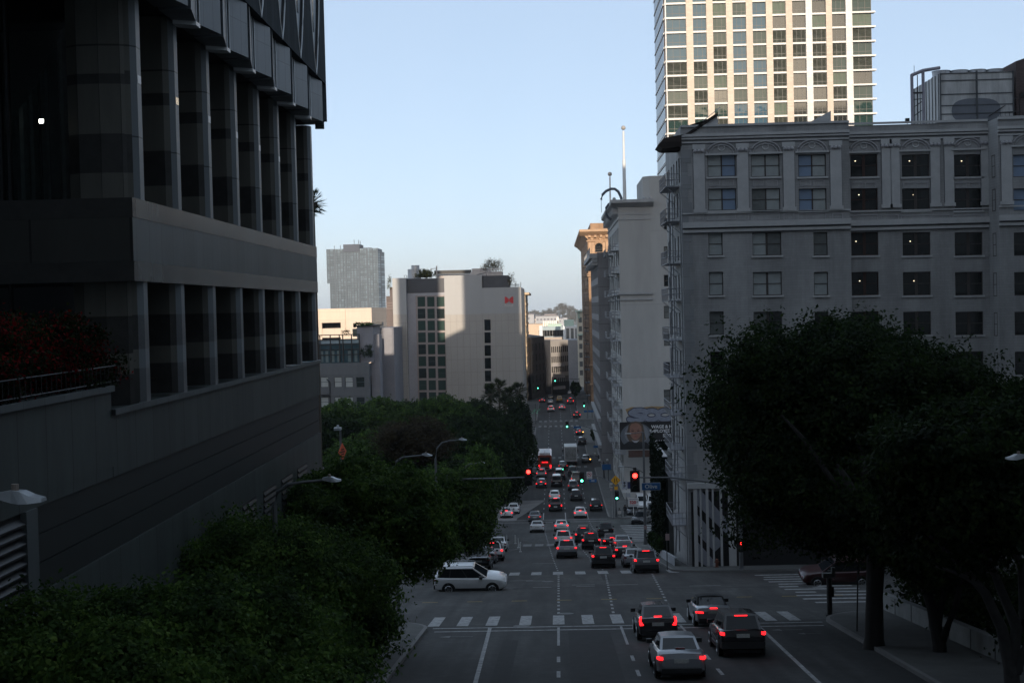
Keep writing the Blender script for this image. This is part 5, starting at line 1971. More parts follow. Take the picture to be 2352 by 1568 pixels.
t = block("peach_shop_building", "low peach and cream shop building glowing in sun at the street's end", "building", [(U(1304, 840, 640).x, 640), (U(1330, 840, 640).x, 640), (U(1330, 840, 640).x, 660), (U(1304, 840, 640).x, 660)], U(1315, 824, 640).z - EYE, mat("peach_render", (0.60, 0.42, 0.26), rough=.8, var=.1), 2, 4, gm=G_DARK, ww_=.8, wh=1.8)
t = block("cream_corner_tower", "slim cream office tower with a green cornice, in sun beside the brown building", "building", [(U(1327, 760, 535).x, 535), (U(1352, 760, 535).x, 535), (U(1352, 760, 535).x, 560), (U(1327, 760, 535).x, 560)], U(1335, 716, 535).z - EYE, mat("cream_stone", (0.58, 0.52, 0.42), rough=.8, var=.1), 7, 2, gm=G_HALF, ww_=1.2, wh=2.0)
b = MB()
b.box(U(1324, 760, 535).x, U(1352, 760, 535).x, 533.5, 562, U(1335, 716, 535).z - EYE, U(1335, 713.5, 535).z - EYE)
b.box(U(1328, 760, 535).x, U(1333, 760, 535).x, 534.8, 535, U(1335, 731, 535).z - EYE, U(1335, 717, 535).z - EYE)
b.box(U(1326, 760, 535).x, U(1340, 760, 535).x, 534.2, 535, U(1335, 770, 535).z - EYE, U(1335, 767, 535).z - EYE)
b.build("green_cornice", MATS["green_copper"], t)
d3 = 900
t = block("peach_warehouse", "wide peach warehouse wall in the distance below the wooded hill", "building", [(U(1200, 740, d3).x, d3), (U(1262, 740, d3).x, d3), (U(1262, 740, d3).x, d3 + 40), (U(1200, 740, d3).x, d3 + 40)], U(1230, 744, d3).z - EYE, mat("peach_wall", (0.50, 0.38, 0.28), rough=.8, var=.12, scale=.1), 0, 0)
rf = random.Random(12)
fb = MB()
cols_ = [mat("far_white", (0.6, 0.57, 0.53)), mat("far_tan", (0.42, 0.34, 0.27)), mat("far_grey", (0.3, 0.31, 0.33)), mat("far_dark_roof", (0.12, 0.12, 0.14))]
far_n = 0
for i in range(46):
    px = rf.uniform(705, 1350)
    if 1199 > px > 905:
        continue
    d = rf.uniform(800, 2300)
    w = rf.uniform(14, 45) if px < 1199 else rf.uniform(8, 20)
    x = U(px, 730, d).x
    zt_ = U(px, 0, d).z
    hz_ = (704 + (1272 - px) * .0244 + rf.uniform(14, 30))
    z = U(px, hz_, d).z - EYE
    t = thing("distant_building", "low sunlit building among many on the far plain below the hill", "building", (x, d, EYE), 0, "buildings on the far plain")
    b = MB()
    b.m = 0
    b.box(-w / 2, w / 2, 0, 30, -70, z)
    b.m = 1
    b.box(-w / 2 - .3, w / 2 + .3, -.3, 30, z, z + .8)
    for k in range(int(w / 3)):
        b.box(-w / 2 + 1 + k * 3, -w / 2 + 2.4 + k * 3, -.1, 0, z - 3.6, z - 2)
    b.build("wall", [cols_[rf.randrange(3)], cols_[3]], t)

# ------------------------------------------------------------------ hills
mb = MB()
n = 60
hd = 3200
rows = []
for j, (dd, hh) in enumerate(((2700, 0), (2900, .35), (3200, .8), (3600, 1.0), (4200, .7))):
    row = []
    for i in range(n):
        x = -1400 + 2800 * i / (n - 1)
        px = 1272 + x / dd * F
        prof_ = 14 + 10 * math.sin(i * .35 + 1) + 6 * math.sin(i * .9)
        bump_ = 14 * math.exp(-((x - 10) / 130) ** 2)
        z = -62 + hh * (max(0, prof_) + bump_ + 8)
        row.append((x, dd, z + EYE))
    rows.append(row)
for j in range(4):
    for i in range(n - 1):
        mb.quad(rows[j][i], rows[j][i + 1], rows[j + 1][i + 1], rows[j + 1][i])
tag(mb.build("hills", mat("hill_scrub", (0.10, 0.10, 0.07), rough=.95, var=.35, scale=.02), smooth=60), kind="structure")
# ------------------------------------------------------------------ foliage
def leafmat(name, c0, c1, c2, tr=.25):
    if name in MATS:
        return MATS[name]
    m = bpy.data.materials.new(name)
    m.use_nodes = True
    t = m.node_tree
    b = t.nodes["Principled BSDF"]
    b.inputs["Roughness"].default_value = .65
    b.inputs["Specular IOR Level"].default_value = .12
    ge = t.nodes.new("ShaderNodeNewGeometry")
    ra = t.nodes.new("ShaderNodeValToRGB")
    ra.color_ramp.elements[0].color = (*c0, 1)
    ra.color_ramp.elements[1].color = (*c2, 1)
    e = ra.color_ramp.elements.new(.55)
    e.color = (*c1, 1)
    t.links.new(ge.outputs["Random Per Island"], ra.inputs[0])
    tc = t.nodes.new("ShaderNodeTexCoord")
    no = t.nodes.new("ShaderNodeTexNoise")
    no.inputs["Scale"].default_value = .9
    no.inputs["Detail"].default_value = 3
    t.links.new(tc.outputs["Object"], no.inputs["Vector"])
    r2 = t.nodes.new("ShaderNodeValToRGB")
    r2.color_ramp.elements[0].position = .35
    r2.color_ramp.elements[1].position = .68
    r2.color_ramp.elements[0].color = (.38, .42, .45, 1)
    r2.color_ramp.elements[1].color = (1.6, 1.5, 1.1, 1)
    t.links.new(no.outputs["Fac"], r2.inputs[0])
    mx = t.nodes.new("ShaderNodeMixRGB")
    mx.blend_type = 'MULTIPLY'
    mx.inputs[0].default_value = 1
    t.links.new(ra.outputs[0], mx.inputs[1])
    t.links.new(r2.outputs[0], mx.inputs[2])
    t.links.new(mx.outputs[0], b.inputs["Base Color"])
    tl = t.nodes.new("ShaderNodeBsdfTranslucent")
    t.links.new(mx.outputs[0], tl.inputs[0])
    ms = t.nodes.new("ShaderNodeMixShader")
    ms.inputs[0].default_value = .45
    t.links.new(b.outputs[0], ms.inputs[1])
    t.links.new(tl.outputs[0], ms.inputs[2])
    t.links.new(ms.outputs[0], t.nodes["Material Output"].inputs[0])
    MATS[name] = m
    return m
LEAF = leafmat("ficus_leaf", (.026, .056, .016), (.048, .098, .025), (.098, .155, .042))
LEAF_D = leafmat("dark_leaf", (.009, .021, .008), (.016, .034, .011), (.030, .052, .016))
LEAF_B = leafmat("brown_twig_leaf", (.030, .024, .018), (.045, .036, .026), (.06, .05, .035))
LEAF_FAR = leafmat("far_olive_leaf", (.05, .05, .035), (.08, .075, .05), (.12, .105, .07))
BARK = mat("bark", (0.022, 0.02, 0.018), rough=.95, var=.3, scale=6, bump=.5, stretch=(1, 1, .3))
BARK_P = mat("pale_bark", (0.055, 0.052, 0.05), rough=.9, var=.25, scale=4, bump=.3)

def quads_mesh(name, c, n, s, asp, m):
    """diamond leaves: centres c, normals n, sizes s"""
    N = len(c)
    ref = np.where(np.abs(n[:, 2:3]) < .9, np.array([[0, 0, 1.0]]), np.array([[1.0, 0, 0]]))
    a = np.cross(n, ref)
    a /= np.linalg.norm(a, axis=1, keepdims=True)
    bb_ = np.cross(n, a)
    th = RNG.uniform(0, 2 * np.pi, N)[:, None]
    t1 = a * np.cos(th) + bb_ * np.sin(th)
    t2 = -a * np.sin(th) + bb_ * np.cos(th)
    s = s[:, None]
    v = np.empty((N, 4, 3))
    v[:, 0] = c + t1 * s
    v[:, 1] = c + t2 * s * asp + n * s * .12
    v[:, 2] = c - t1 * s
    v[:, 3] = c - t2 * s * asp + n * s * .12
    me = bpy.data.meshes.new(name)
    me.vertices.add(N * 4)
    me.vertices.foreach_set("co", v.reshape(-1))
    me.loops.add(N * 4)
    me.loops.foreach_set("vertex_index", np.arange(N * 4, dtype=np.int32))
    me.polygons.add(N)
    me.polygons.foreach_set("loop_start", np.arange(0, N * 4, 4, dtype=np.int32))
    me.polygons.foreach_set("loop_total", np.full(N, 4, dtype=np.int32))
    me.materials.append(m)
    me.update(calc_edges=True)
    me.validate()
    return me

def crown_mesh(name, nblob, nleaf, leaf, m, seed, blob=(.26, .42), sprig=.30, fill=.12, low=-.75):
    """crown in a unit ellipsoid: many overlapping leaf clumps and sprigs"""
    g = np.random.default_rng(seed)
    d = g.normal(size=(nblob, 3))
    d /= np.linalg.norm(d, axis=1, keepdims=True)
    rad = g.uniform(.35, .78, nblob) ** .8
    bc = d * rad[:, None]
    bc = bc[bc[:, 2] > low]
    br_ = g.uniform(blob[0], blob[1], len(bc)) * (1.08 - .35 * np.linalg.norm(bc, axis=1))
    w = br_ ** 2
    w /= w.sum()
    ib = g.choice(len(bc), nleaf, p=w)
    dd = g.normal(size=(nleaf, 3))
    dd[:, 2] += .35
    dd /= np.linalg.norm(dd, axis=1, keepdims=True)
    u = g.uniform(0, 1, nleaf)
    r_ = br_[ib] * (.72 + .36 * u ** 1.5)
    c = bc[ib] + dd * r_[:, None]
    # sprigs: short shoots of leaves beyond the clumps
    ns = int(nleaf * sprig)
    nsp = max(8, ns // 16)
    sb_ = g.choice(len(bc), nsp, p=w)
    sd = g.normal(size=(nsp, 3))
    sd[:, 2] += .7
    sd /= np.linalg.norm(sd, axis=1, keepdims=True)
    ki = g.integers(0, nsp, ns)
    tt = g.uniform(.75, 1.0, ns)[:, None]
    ext = g.uniform(1.15, 1.75, nsp)[ki][:, None]
    cs = bc[sb_][ki] + sd[ki] * (br_[sb_][ki][:, None] * (.9 + (ext - .9) * (tt - .75) * 4)) + g.normal(size=(ns, 3)) * .022
    nf = int(nleaf * fill)
    fd = g.normal(size=(nf, 3))
    fd /= np.linalg.norm(fd, axis=1, keepdims=True)
    cf = fd * (g.uniform(0, .72, nf) ** .5)[:, None]
    C_ = np.vstack([c, cs, cf])
    n = np.vstack([dd + g.normal(size=dd.shape) * .55, sd[ki] + g.normal(size=cs.shape) * .8, fd + g.normal(size=fd.shape) * .6])
    n[:, 2] += .25
    n /= np.linalg.norm(n, axis=1, keepdims=True)
    s = g.uniform(.6, 1.25, len(C_)) * leaf
    return C_, n, s
_crown = {}
def crown(key, R3, nblob, nleaf, leaf, m, seed, **kw):
    if key in _crown:
        return _crown[key]
    C_, n, s = crown_mesh(key, nblob, nleaf, leaf / R3[0], m, seed, **kw)
    C_ = C_ * np.array(R3)
    _crown[key] = quads_mesh("crown", C_, n, s * R3[0], .52, m)
    return _crown[key]

def trunk_mb(h, rz, rx, r, seed, nl=6, lean=0.0):
    """trunk up to h (crown centre height) with limbs fanning into the crown"""
    g = random.Random(seed)
    b = MB()
    fork = h - rz * .75
    pts = [(0, 0, -.3), (lean * .05, 0, .25), (lean * .3, g.uniform(-.1, .1), fork * .55), (lean, g.uniform(-.15, .15), fork)]
    b.tube(pts, [r * 1.5, r * 1.08, r * .9, r * .78], 9)
    for k in range(nl):
        a = 2 * math.pi * k / nl + g.uniform(-.3, .3)
        L = g.uniform(.5, .85)
        e = (lean + math.cos(a) * rx * L, math.sin(a) * rx * L, h + rz * g.uniform(-.1, .45))
        m_ = (lean + math.cos(a) * rx * L * .4, math.sin(a) * rx * L * .4, fork + (e[2] - fork) * .45)
        b.tube([pts[-1], m_, e], [r * .55, r * .36, r * .08], 6)
        for q in range(2):
            a2 = a + g.uniform(-.8, .8)
            e2 = (m_[0] + math.cos(a2) * rx * .35, m_[1] + math.sin(a2) * rx * .35, m_[2] + rz * g.uniform(.3, .7))
            b.tube([m_, e2], [r * .25, r * .05], 5)
    return b

_ti = [0]
def tree(label, px, py, d, rpx, rpz, key, group="street trees in the left-hand row", ry=None, bark=None, rz=None, name="street_tree", trunk=True, leafsize=.15, nleaf=42000, nblob=46, m=None, seed=1, r=.2, **kw):
    p = U(px, py, d)
    g = zg(d) + .1
    h = p.z - g
    R3 = (rpx * d / F, (ry or rpx * d / F), rpz * d / F)
    _ti[0] += 1
    t = thing(name, label, "tree", (p.x, p.y, g), 0, group)
    me = crown(key, (R3[0], R3[0], R3[2]), nblob, nleaf, leafsize, m or LEAF, seed, **kw)
    base = _crown.setdefault(key + "_R", R3)
    rot = random.uniform(0, 6.28) if rz is None else rz
    put("crown", me, t, (0, 0, h), (0, 0, rot), (R3[0] / base[0], R3[0] / base[0], R3[2] / base[2]))
    if trunk:
        trunk_mb(h, R3[2], R3[0], r, _ti[0]).build("trunk", bark or BARK, t, smooth=50)
    return t
# left row, from the bottom corner up the block
tree("nearest dense green street tree filling the bottom left corner", 315, 1592, 25, 575, 268, "cA", seed=3, leafsize=.062, nleaf=190000, nblob=90, blob=(.2, .34), rz=.4)
tree("big rounded green street tree, second from the bottom left corner", 612, 1376, 41, 378, 225, "cB", seed=5, leafsize=.072, nleaf=150000, nblob=80, blob=(.2, .35), rz=0)
tree("green street tree against the end of the granite building", 832, 1205, 56, 262, 150, "cC", seed=8, leafsize=.088, nleaf=100000, nblob=70, blob=(.2, .36), rz=1.0)
tree("green street tree past the crossing, over the parked row of cars", 1025, 1190, 104, 132, 138, "cD", seed=11, leafsize=.13, nleaf=42000)
tree("dark street tree standing over the low white sports car", 1105, 1085, 165, 100, 105, "cE", m=LEAF_D, seed=13, leafsize=.2, nleaf=30000, group="trees beyond the second crossing")
tree("dark street tree bulging furthest over the road, beside the red bus", 1165, 1062, 212, 70, 108, "cF", m=LEAF_D, seed=17, leafsize=.22, nleaf=26000, group="trees beyond the second crossing")
tree("dark street tree behind the one beside the bus", 1190, 1000, 245, 46, 82, "cF", m=LEAF_D, group="trees beyond the second crossing")
park = [("park tree with its top against the dark glazed building", 790, 975, 232, 92, 62, "cG"), ("park tree below the gap left of the panelled slab", 885, 962, 240, 84, 52, "cG"),
        ("park tree at the foot of the slab's beige pier", 950, 965, 250, 80, 52, "cH"), ("broad park tree at the foot of the green window bay", 1025, 960, 236, 88, 56, "cG"),
        ("park tree at the foot of the slab's slot windows", 1095, 965, 246, 72, 52, "cH"), ("park tree behind the lamp with the orange sign", 770, 1015, 170, 110, 70, "cH"),
        ("green park tree left of the bare brown one", 850, 1050, 150, 110, 62, "cG"), ("park tree behind the tall curved-arm lamp", 1090, 1015, 205, 86, 72, "cH"),
        ("low dark park tree beneath the bare brown one", 960, 1085, 140, 118, 66, "cH"), ("dark park tree filling the hollow right of the curved-arm lamp", 1090, 1105, 150, 85, 85, "cG")]
for lb, px, py, d, a, c, k in park:
    tree(lb, px, py, d, a, c, k, group="park trees beyond the first crossing", m=LEAF_D if k == "cH" else LEAF, seed=21 if k == "cG" else 29, leafsize=.24, nleaf=24000, name="park_tree")
tree("bare brown twiggy tree among the green park trees", 955, 1015, 138, 105, 56, "cI", group="park trees beyond the first crossing", m=LEAF_B, seed=33, leafsize=.10, nleaf=22000, blob=(.3, .5), fill=.3, name="park_tree")
# right side
tree("large dark spreading tree in front of the grey hotel", 1955, 1005, 63, 405, 305, "cR", group="trees on the right-hand pavement", m=LEAF_D, seed=41, leafsize=.115, nleaf=230000, nblob=140, low=-.95, blob=(.19, .33), name="spreading_tree", trunk=False, rz=.3)
sp_t = [o for o in COL.objects if o.get("label", "").startswith("large dark spreading")][0]
gpt = G(2008, 1490)
b = MB()
o_ = Vector(sp_t.location)
P0 = Vector((gpt.x, gpt.y, zg(gpt.y))) - o_
fk = P0 + Vector((.15, 0, 4.0))
b.tube([P0 + Vector((0, 0, -.3)), P0 + Vector((0, 0, .4)), P0 + Vector((.05, 0, 2.2)), fk], [.55, .40, .34, .38], 10)
for (dx, dy, dz, r_) in ((-1.1, .4, 3.0, .34), (1.5, .5, 2.8, .36), (-.2, 1.4, 3.8, .28), (-2.6, 1.8, 4.6, .18), (3.2, 1.4, 5.0, .2), (.8, 2.0, 5.0, .18)):
    mid_ = fk + Vector((dx * .45, dy * .5, dz * .5))
    b.tube([fk - Vector((0, 0, .3)), mid_, fk + Vector((dx, dy, dz)), fk + Vector((dx * 1.3, dy * 1.3, dz * 1.2))], [r_, r_ * .8, r_ * .55, .05], 8)
b.build("trunk", BARK, sp_t, smooth=50)
tr2 = tree("dark tree with pale bare forking limbs at the right edge", 2255, 1110, 46, 300, 195, "cS", group="trees on the right-hand pavement", m=LEAF_D, seed=47, leafsize=.12, nleaf=70000, nblob=70, name="forking_tree", trunk=False, rz=.9)
b = MB()
o_ = Vector(tr2.location)
def Q(px, py, d):
    return U(px, py, d) - o_
for pts, rr in ((((2330, 1640, 45), (2322, 1530, 45), (2300, 1440, 45), (2262, 1360, 45), (2200, 1290, 45), (2130, 1225, 45)), (.30, .26, .19, .15, .11, .04)),
                (((2322, 1545, 45), (2335, 1440, 45), (2290, 1330, 45.4), (2255, 1235, 45.6), (2215, 1150, 46)), (.24, .20, .14, .10, .03)),
                (((2325, 1530, 45), (2352, 1420, 45.2), (2345, 1300, 45.6), (2320, 1190, 46)), (.22, .17, .12, .04)),
                (((2330, 1540, 45), (2380, 1440, 44.6), (2400, 1300, 44.4)), (.24, .18, .1)),
                (((2255, 1345, 45), (2205, 1318, 44.6), (2150, 1300, 44.4)), (.10, .07, .03)),
                (((2290, 1330, 45.4), (2240, 1250, 45.2), (2170, 1195, 45), (2120, 1180, 45)), (.10, .07, .05, .02)),
                (((2345, 1300, 45.6), (2300, 1210, 45.4), (2260, 1120, 45.4)), (.09, .06, .02))):
    b.tube([Q(*q) for q in pts], list(rr), 8)
b.build("trunk", BARK_P, tr2, smooth=50)
tr3 = tree("slender dark tree leaning between the two larger right-hand trees", 2120, 1205, 55, 205, 150, "cT", group="trees on the right-hand pavement", m=LEAF_D, seed=51, leafsize=.12, nleaf=42000, name="slender_tree", trunk=False)
b = MB()
o_ = Vector(tr3.location)
for pts, rr in ((((2160, 1560, 53), (2158, 1480, 53.5), (2140, 1390, 54), (2118, 1330, 54.5), (2100, 1270, 55)), (.34, .28, .22, .17, .06)), (((2152, 1440, 53.8), (2170, 1350, 54), (2185, 1260, 54.5)), (.2, .15, .05)), (((2160, 1480, 53.5), (2195, 1390, 53), (2215, 1300, 53)), (.2, .14, .05))):
    b.tube([U(*q) - o_ for q in pts], list(rr), 8)
b.build("trunk", BARK, tr3, smooth=50)
tree("dark tree at the right edge below the hotel's far bays", 2335, 960, 80, 90, 90, "cT", group="trees on the right-hand pavement", m=LEAF_D, name="slender_tree", r=.16)
tree("dark feathery street tree over the far end of the right pavement", 1322, 893, 400, 13, 19, "cFar", group="small trees at the street's far end", m=LEAF_D, seed=61, leafsize=.3, nleaf=5000, nblob=24, r=.14, name="far_street_tree")
tree("low dark street tree in front of the white building's fire escapes", 1368, 998, 300, 11, 17, "cFar", group="small trees at the street's far end", m=LEAF_D, nleaf=5000, r=.12, name="far_street_tree")
# palms
def palm(label, px, py, d, rad, seed, ground=True):
    p = U(px, py, d)
    g = random.Random(seed)
    t = thing("palm_tree", label, "palm", (p.x, p.y, p.z), 0, "fan palms")
    b = MB()
    for k in range(85):
        a = g.uniform(0, 6.28)
        el = g.uniform(-.9, 1.3)
        L = rad * g.uniform(.55, .8)
        dr = Vector((math.cos(a) * math.cos(el), math.sin(a) * math.cos(el), math.sin(el)))
        s_ = dr * L
        sd = dr.cross(Vector((0, 0, 1))).normalized()
        up_ = sd.cross(dr)
        b.tube([(0, 0, 0), s_], .03, 3)
        for q in range(9):
            f_ = (q - 4) / 4
            tip = s_ + (dr * math.cos(f_ * 1.2) + sd * math.sin(f_ * 1.2)) * rad * .42 - Vector((0, 0, rad * .12 * abs(f_)))
            w_ = sd * .10 * rad / 2
            b.add([s_ - w_, s_ + w_, tip + up_ * .02], [(0, 1, 2)])
    b.build("crown", leafmat("palm_leaf", (.016, .024, .010), (.03, .045, .018), (.055, .07, .03)), t)
    b = MB()
    H = p.z - zg(d)
    b.tube([(0, 0, .2), (.1, 0, -H * .5), (0, 0, -H)], [.22, .2, .28], 8)
    b.m = 0
    b.tube([(0, 0, .1), (0, 0, -rad * .6)], [.5, .25], 8)
    b.build("trunk", mat("palm_trunk", (0.075, 0.06, 0.045), rough=.95, var=.3, scale=8), t)
palm("leftmost fan palm of the clump before the panelled slab", 1126, 905, 272, 2.3, 1)
palm("tallest fan palm of the clump before the panelled slab", 1146, 893, 280, 2.3, 2)
palm("fan palm between the tallest and the rightmost of its clump", 1170, 912, 266, 2.3, 3)
palm("rightmost fan palm of the clump, nearest the road", 1190, 902, 276, 2.3, 4)
palm("lower fan palm beneath the rest of its clump", 1160, 930, 262, 2.0, 5)
palm("lone palm tuft peeking out past the granite building's edge", 716, 468, 110, 1.25, 6)

# planting on ledges and roofs
def shrub(name, label, cat, pts_, leaf, n, m, group=None, jit=(.3, .3, .25), seed=3):
    g = np.random.default_rng(seed)
    P_ = np.array(pts_, dtype=float)
    i = g.integers(0, len(P_), n)
    c = P_[i] + g.normal(size=(n, 3)) * np.array(jit)
    nn = g.normal(size=(n, 3))
    nn /= np.linalg.norm(nn, axis=1, keepdims=True)
    o = P_.mean(axis=0)
    me = quads_mesh("foliage", c - o, nn, g.uniform(.6, 1.3, n) * leaf, .6, m)
    ob = bpy.data.objects.new(name, me)
    COL.objects.link(ob)
    ob.location = o
    return tag(ob, label, cat, group)
def gw(x, y, z):
    q = GTX(x, y)
    return (q[0], q[1], z + EYE)
hed = []
for k in range(240):
    s = random.uniform(22, 33.6)
    t_ = (s - 26) / 7.6
    z0, z1 = -1.6, -.15 - .06 * math.sin(s * 1.7)
    z1 = -.05 - max(0, (s - 31.5)) * .10
    hed.append(gw(random.uniform(-1.5, -.25), s, random.uniform(z0, z1)))
BOUG_L = leafmat("hedge_leaf", (.008, .014, .006), (.016, .024, .010), (.03, .04, .016))
hedge = thing("bougainvillea_hedge", "red-flowering bougainvillea hedge on the granite building's ledge at left", "hedge", gw(-.8, 28, -.8))
h_l = shrub("hedge_leaves", None, None, hed, .05, 30000, BOUG_L, jit=(.16, .2, .12))
h_f = shrub("hedge_flowers", None, None, [q for q in hed if random.random() < .55], .042, 15000, leafmat("bougainvillea_flower", (.10, .003, .006), (.16, .006, .01), (.24, .014, .018)), jit=(.2, .24, .13), seed=9)
for o in (h_l, h_f):
    lw = o.location - hedge.location
    o.parent = hedge
    o.location = lw
h_l.name, h_f.name = "leaves", "flowers"
rl = MB()
for s in np.linspace(22, 33.5, 40):
    q0, q1 = gw(-.18, s, -1.62), gw(-.18, s, -1.2)
    rl.tube([q0, q1], .012, 4)
rl.tube([gw(-.18, 22, -1.2), gw(-.18, 33.5, -1.2)], .016, 4)
rl.tube([gw(-.18, 22, -1.58), gw(-.18, 33.5, -1.58)], .016, 4)
tag(rl.build("ledge_railing", BLACK), "low black railing in front of the bougainvillea hedge", "railing")
for i, s in enumerate((36.9, 40.6, 48.3)):
    b = MB()
    g = random.Random(i)
    for k in range(26):
        a = g.uniform(0, 6.28)
        L = g.uniform(.4, .75)
        base = Vector((0, 0, 0))
        mid_ = Vector((math.cos(a) * L * .4, math.sin(a) * L * .4, L * .8))
        tip = Vector((math.cos(a) * L, math.sin(a) * L, L * .75))
        w_ = Vector((-math.sin(a), math.cos(a), 0)) * .02
        b.quad(base - w_, base + w_, mid_ + w_, mid_ - w_)
        b.add([mid_ - w_, mid_ + w_, tip], [(0, 1, 2)])
    o = b.build("ledge_plant", leafmat("strap_leaf", (.03, .028, .012), (.05, .045, .02), (.08, .06, .03)), None, gw(-.7, s, -2.25))
    tag(o, ["spiky strap-leaved plant between the first two lower columns", "spiky strap-leaved plant between the second and third lower columns", "small spiky plant between the fourth and fifth lower columns"][i], "plant", "spiky plants between the lower columns")
# roof plants
def rplant(label, px, py, d, rx, rz_, n, m, seed, leaf=.16, up=0):
    p = U(px, py, d)
    g = np.random.default_rng(seed)
    pts_ = [(p.x + g.normal() * rx, d + g.normal() * rx * .6, p.z + g.uniform(-rz_, rz_)) for _ in range(24)]
    return shrub("roof_plant_pot", label, "plant", pts_, leaf, n, m, "roof plants", jit=(rx * .28, rx * .28, rz_ * .3 + up), seed=seed)
RL_ = leafmat("roof_leaf", (.05, .06, .02), (.09, .095, .03), (.14, .13, .05))
rplant("green round roof shrub beside the water tank", 983, 628, 372, 1.1, .9, 1800, RL_, 5)
rplant("low green roof shrub left of the round one", 970, 632, 371, 1.0, .5, 900, RL_, 6)
rplant("tall dry grassy plants on the roof terrace, right of the pale plant room", 1137, 608, 378, 1.8, 1.4, 2200, leafmat("dry_leaf", (.08, .07, .04), (.12, .10, .06), (.17, .14, .09)), 7, .14)
rplant("thin roof plant at the slab's right end", 1174, 640, 366, .5, 1.6, 500, MATS["dry_leaf"], 8, .13)
rplant("thin roof plant at the stepped building's top", 895, 649, 374, .5, 1.4, 400, RL_, 9, .12)
rplant("drooping planter foliage on the dark glazed building's stair tower", 838, 745, 334, 1.5, .4, 1200, LEAF, 10, .14)
rplant("dark tree in a pot on the glazed terrace", 845, 805, 331, .9, 1.1, 1200, LEAF_D, 11, .14)
rplant("small bush on the glazed terrace roof", 795, 764, 336, .5, .6, 300, MATS["dry_leaf"], 12, .12)
# trees on the far hill
fg = random.Random(5)
me_far = quads_mesh("crown", *(lambda C_, n, s: (C_ * np.array([9, 9, 9.0]), n, s * 9))(*crown_mesh("far", 16, 1100, .075, LEAF_FAR, 71, blob=(.3, .5), sprig=.1)), .6, LEAF_FAR)
hill_pts = []
for k in range(90):
    px = fg.uniform(1205, 1350)
    hill_pts.append((px, fg.uniform(715, 733), fg.uniform(2800, 3300), fg.uniform(.35, .8)))
for px, py, s in ((1278, 712, 1.0), (1286, 706, 1.15), (1294, 705, 1.25), (1303, 709, 1.1), (1262, 714, .9), (1250, 718, .85), (1232, 720, .8), (1220, 722, .75), (1314, 710, 1.0), (1322, 716, .8)):
    hill_pts.append((px, py, 3000, s))
for px, py, d, s in hill_pts:
    p = U(px, py, d)
    t = thing("hill_tree", "hazy grey-green tree on the wooded hill at the end of the street", "tree", (p.x, p.y, p.z), 0, "trees on the far hill")
    put("crown", me_far, t, (0, 0, 0), (0, 0, fg.uniform(0, 6)), (s * fg.uniform(.9, 1.3), s, s))
    b = MB()
    b.tube([(0, 0, -12 * s), (0, 0, 4 * s)], [.6 * s, .3 * s], 5)
    b.build("trunk", BARK, t)

iv = []
for k in range(260):
    iv.append((9.2, random.uniform(HD + SIDE_D + .4, 130.8), EYE + random.uniform(-24, DZ - .1)))
shrub("ivy_covering", "sheet of dark ivy leaves covering the planted wall of the parking deck", "ivy", iv, .16, 15000, leafmat("ivy_leaf", (.004, .008, .005), (.008, .015, .008), (.014, .022, .012)), jit=(.05, .45, .5), seed=18)
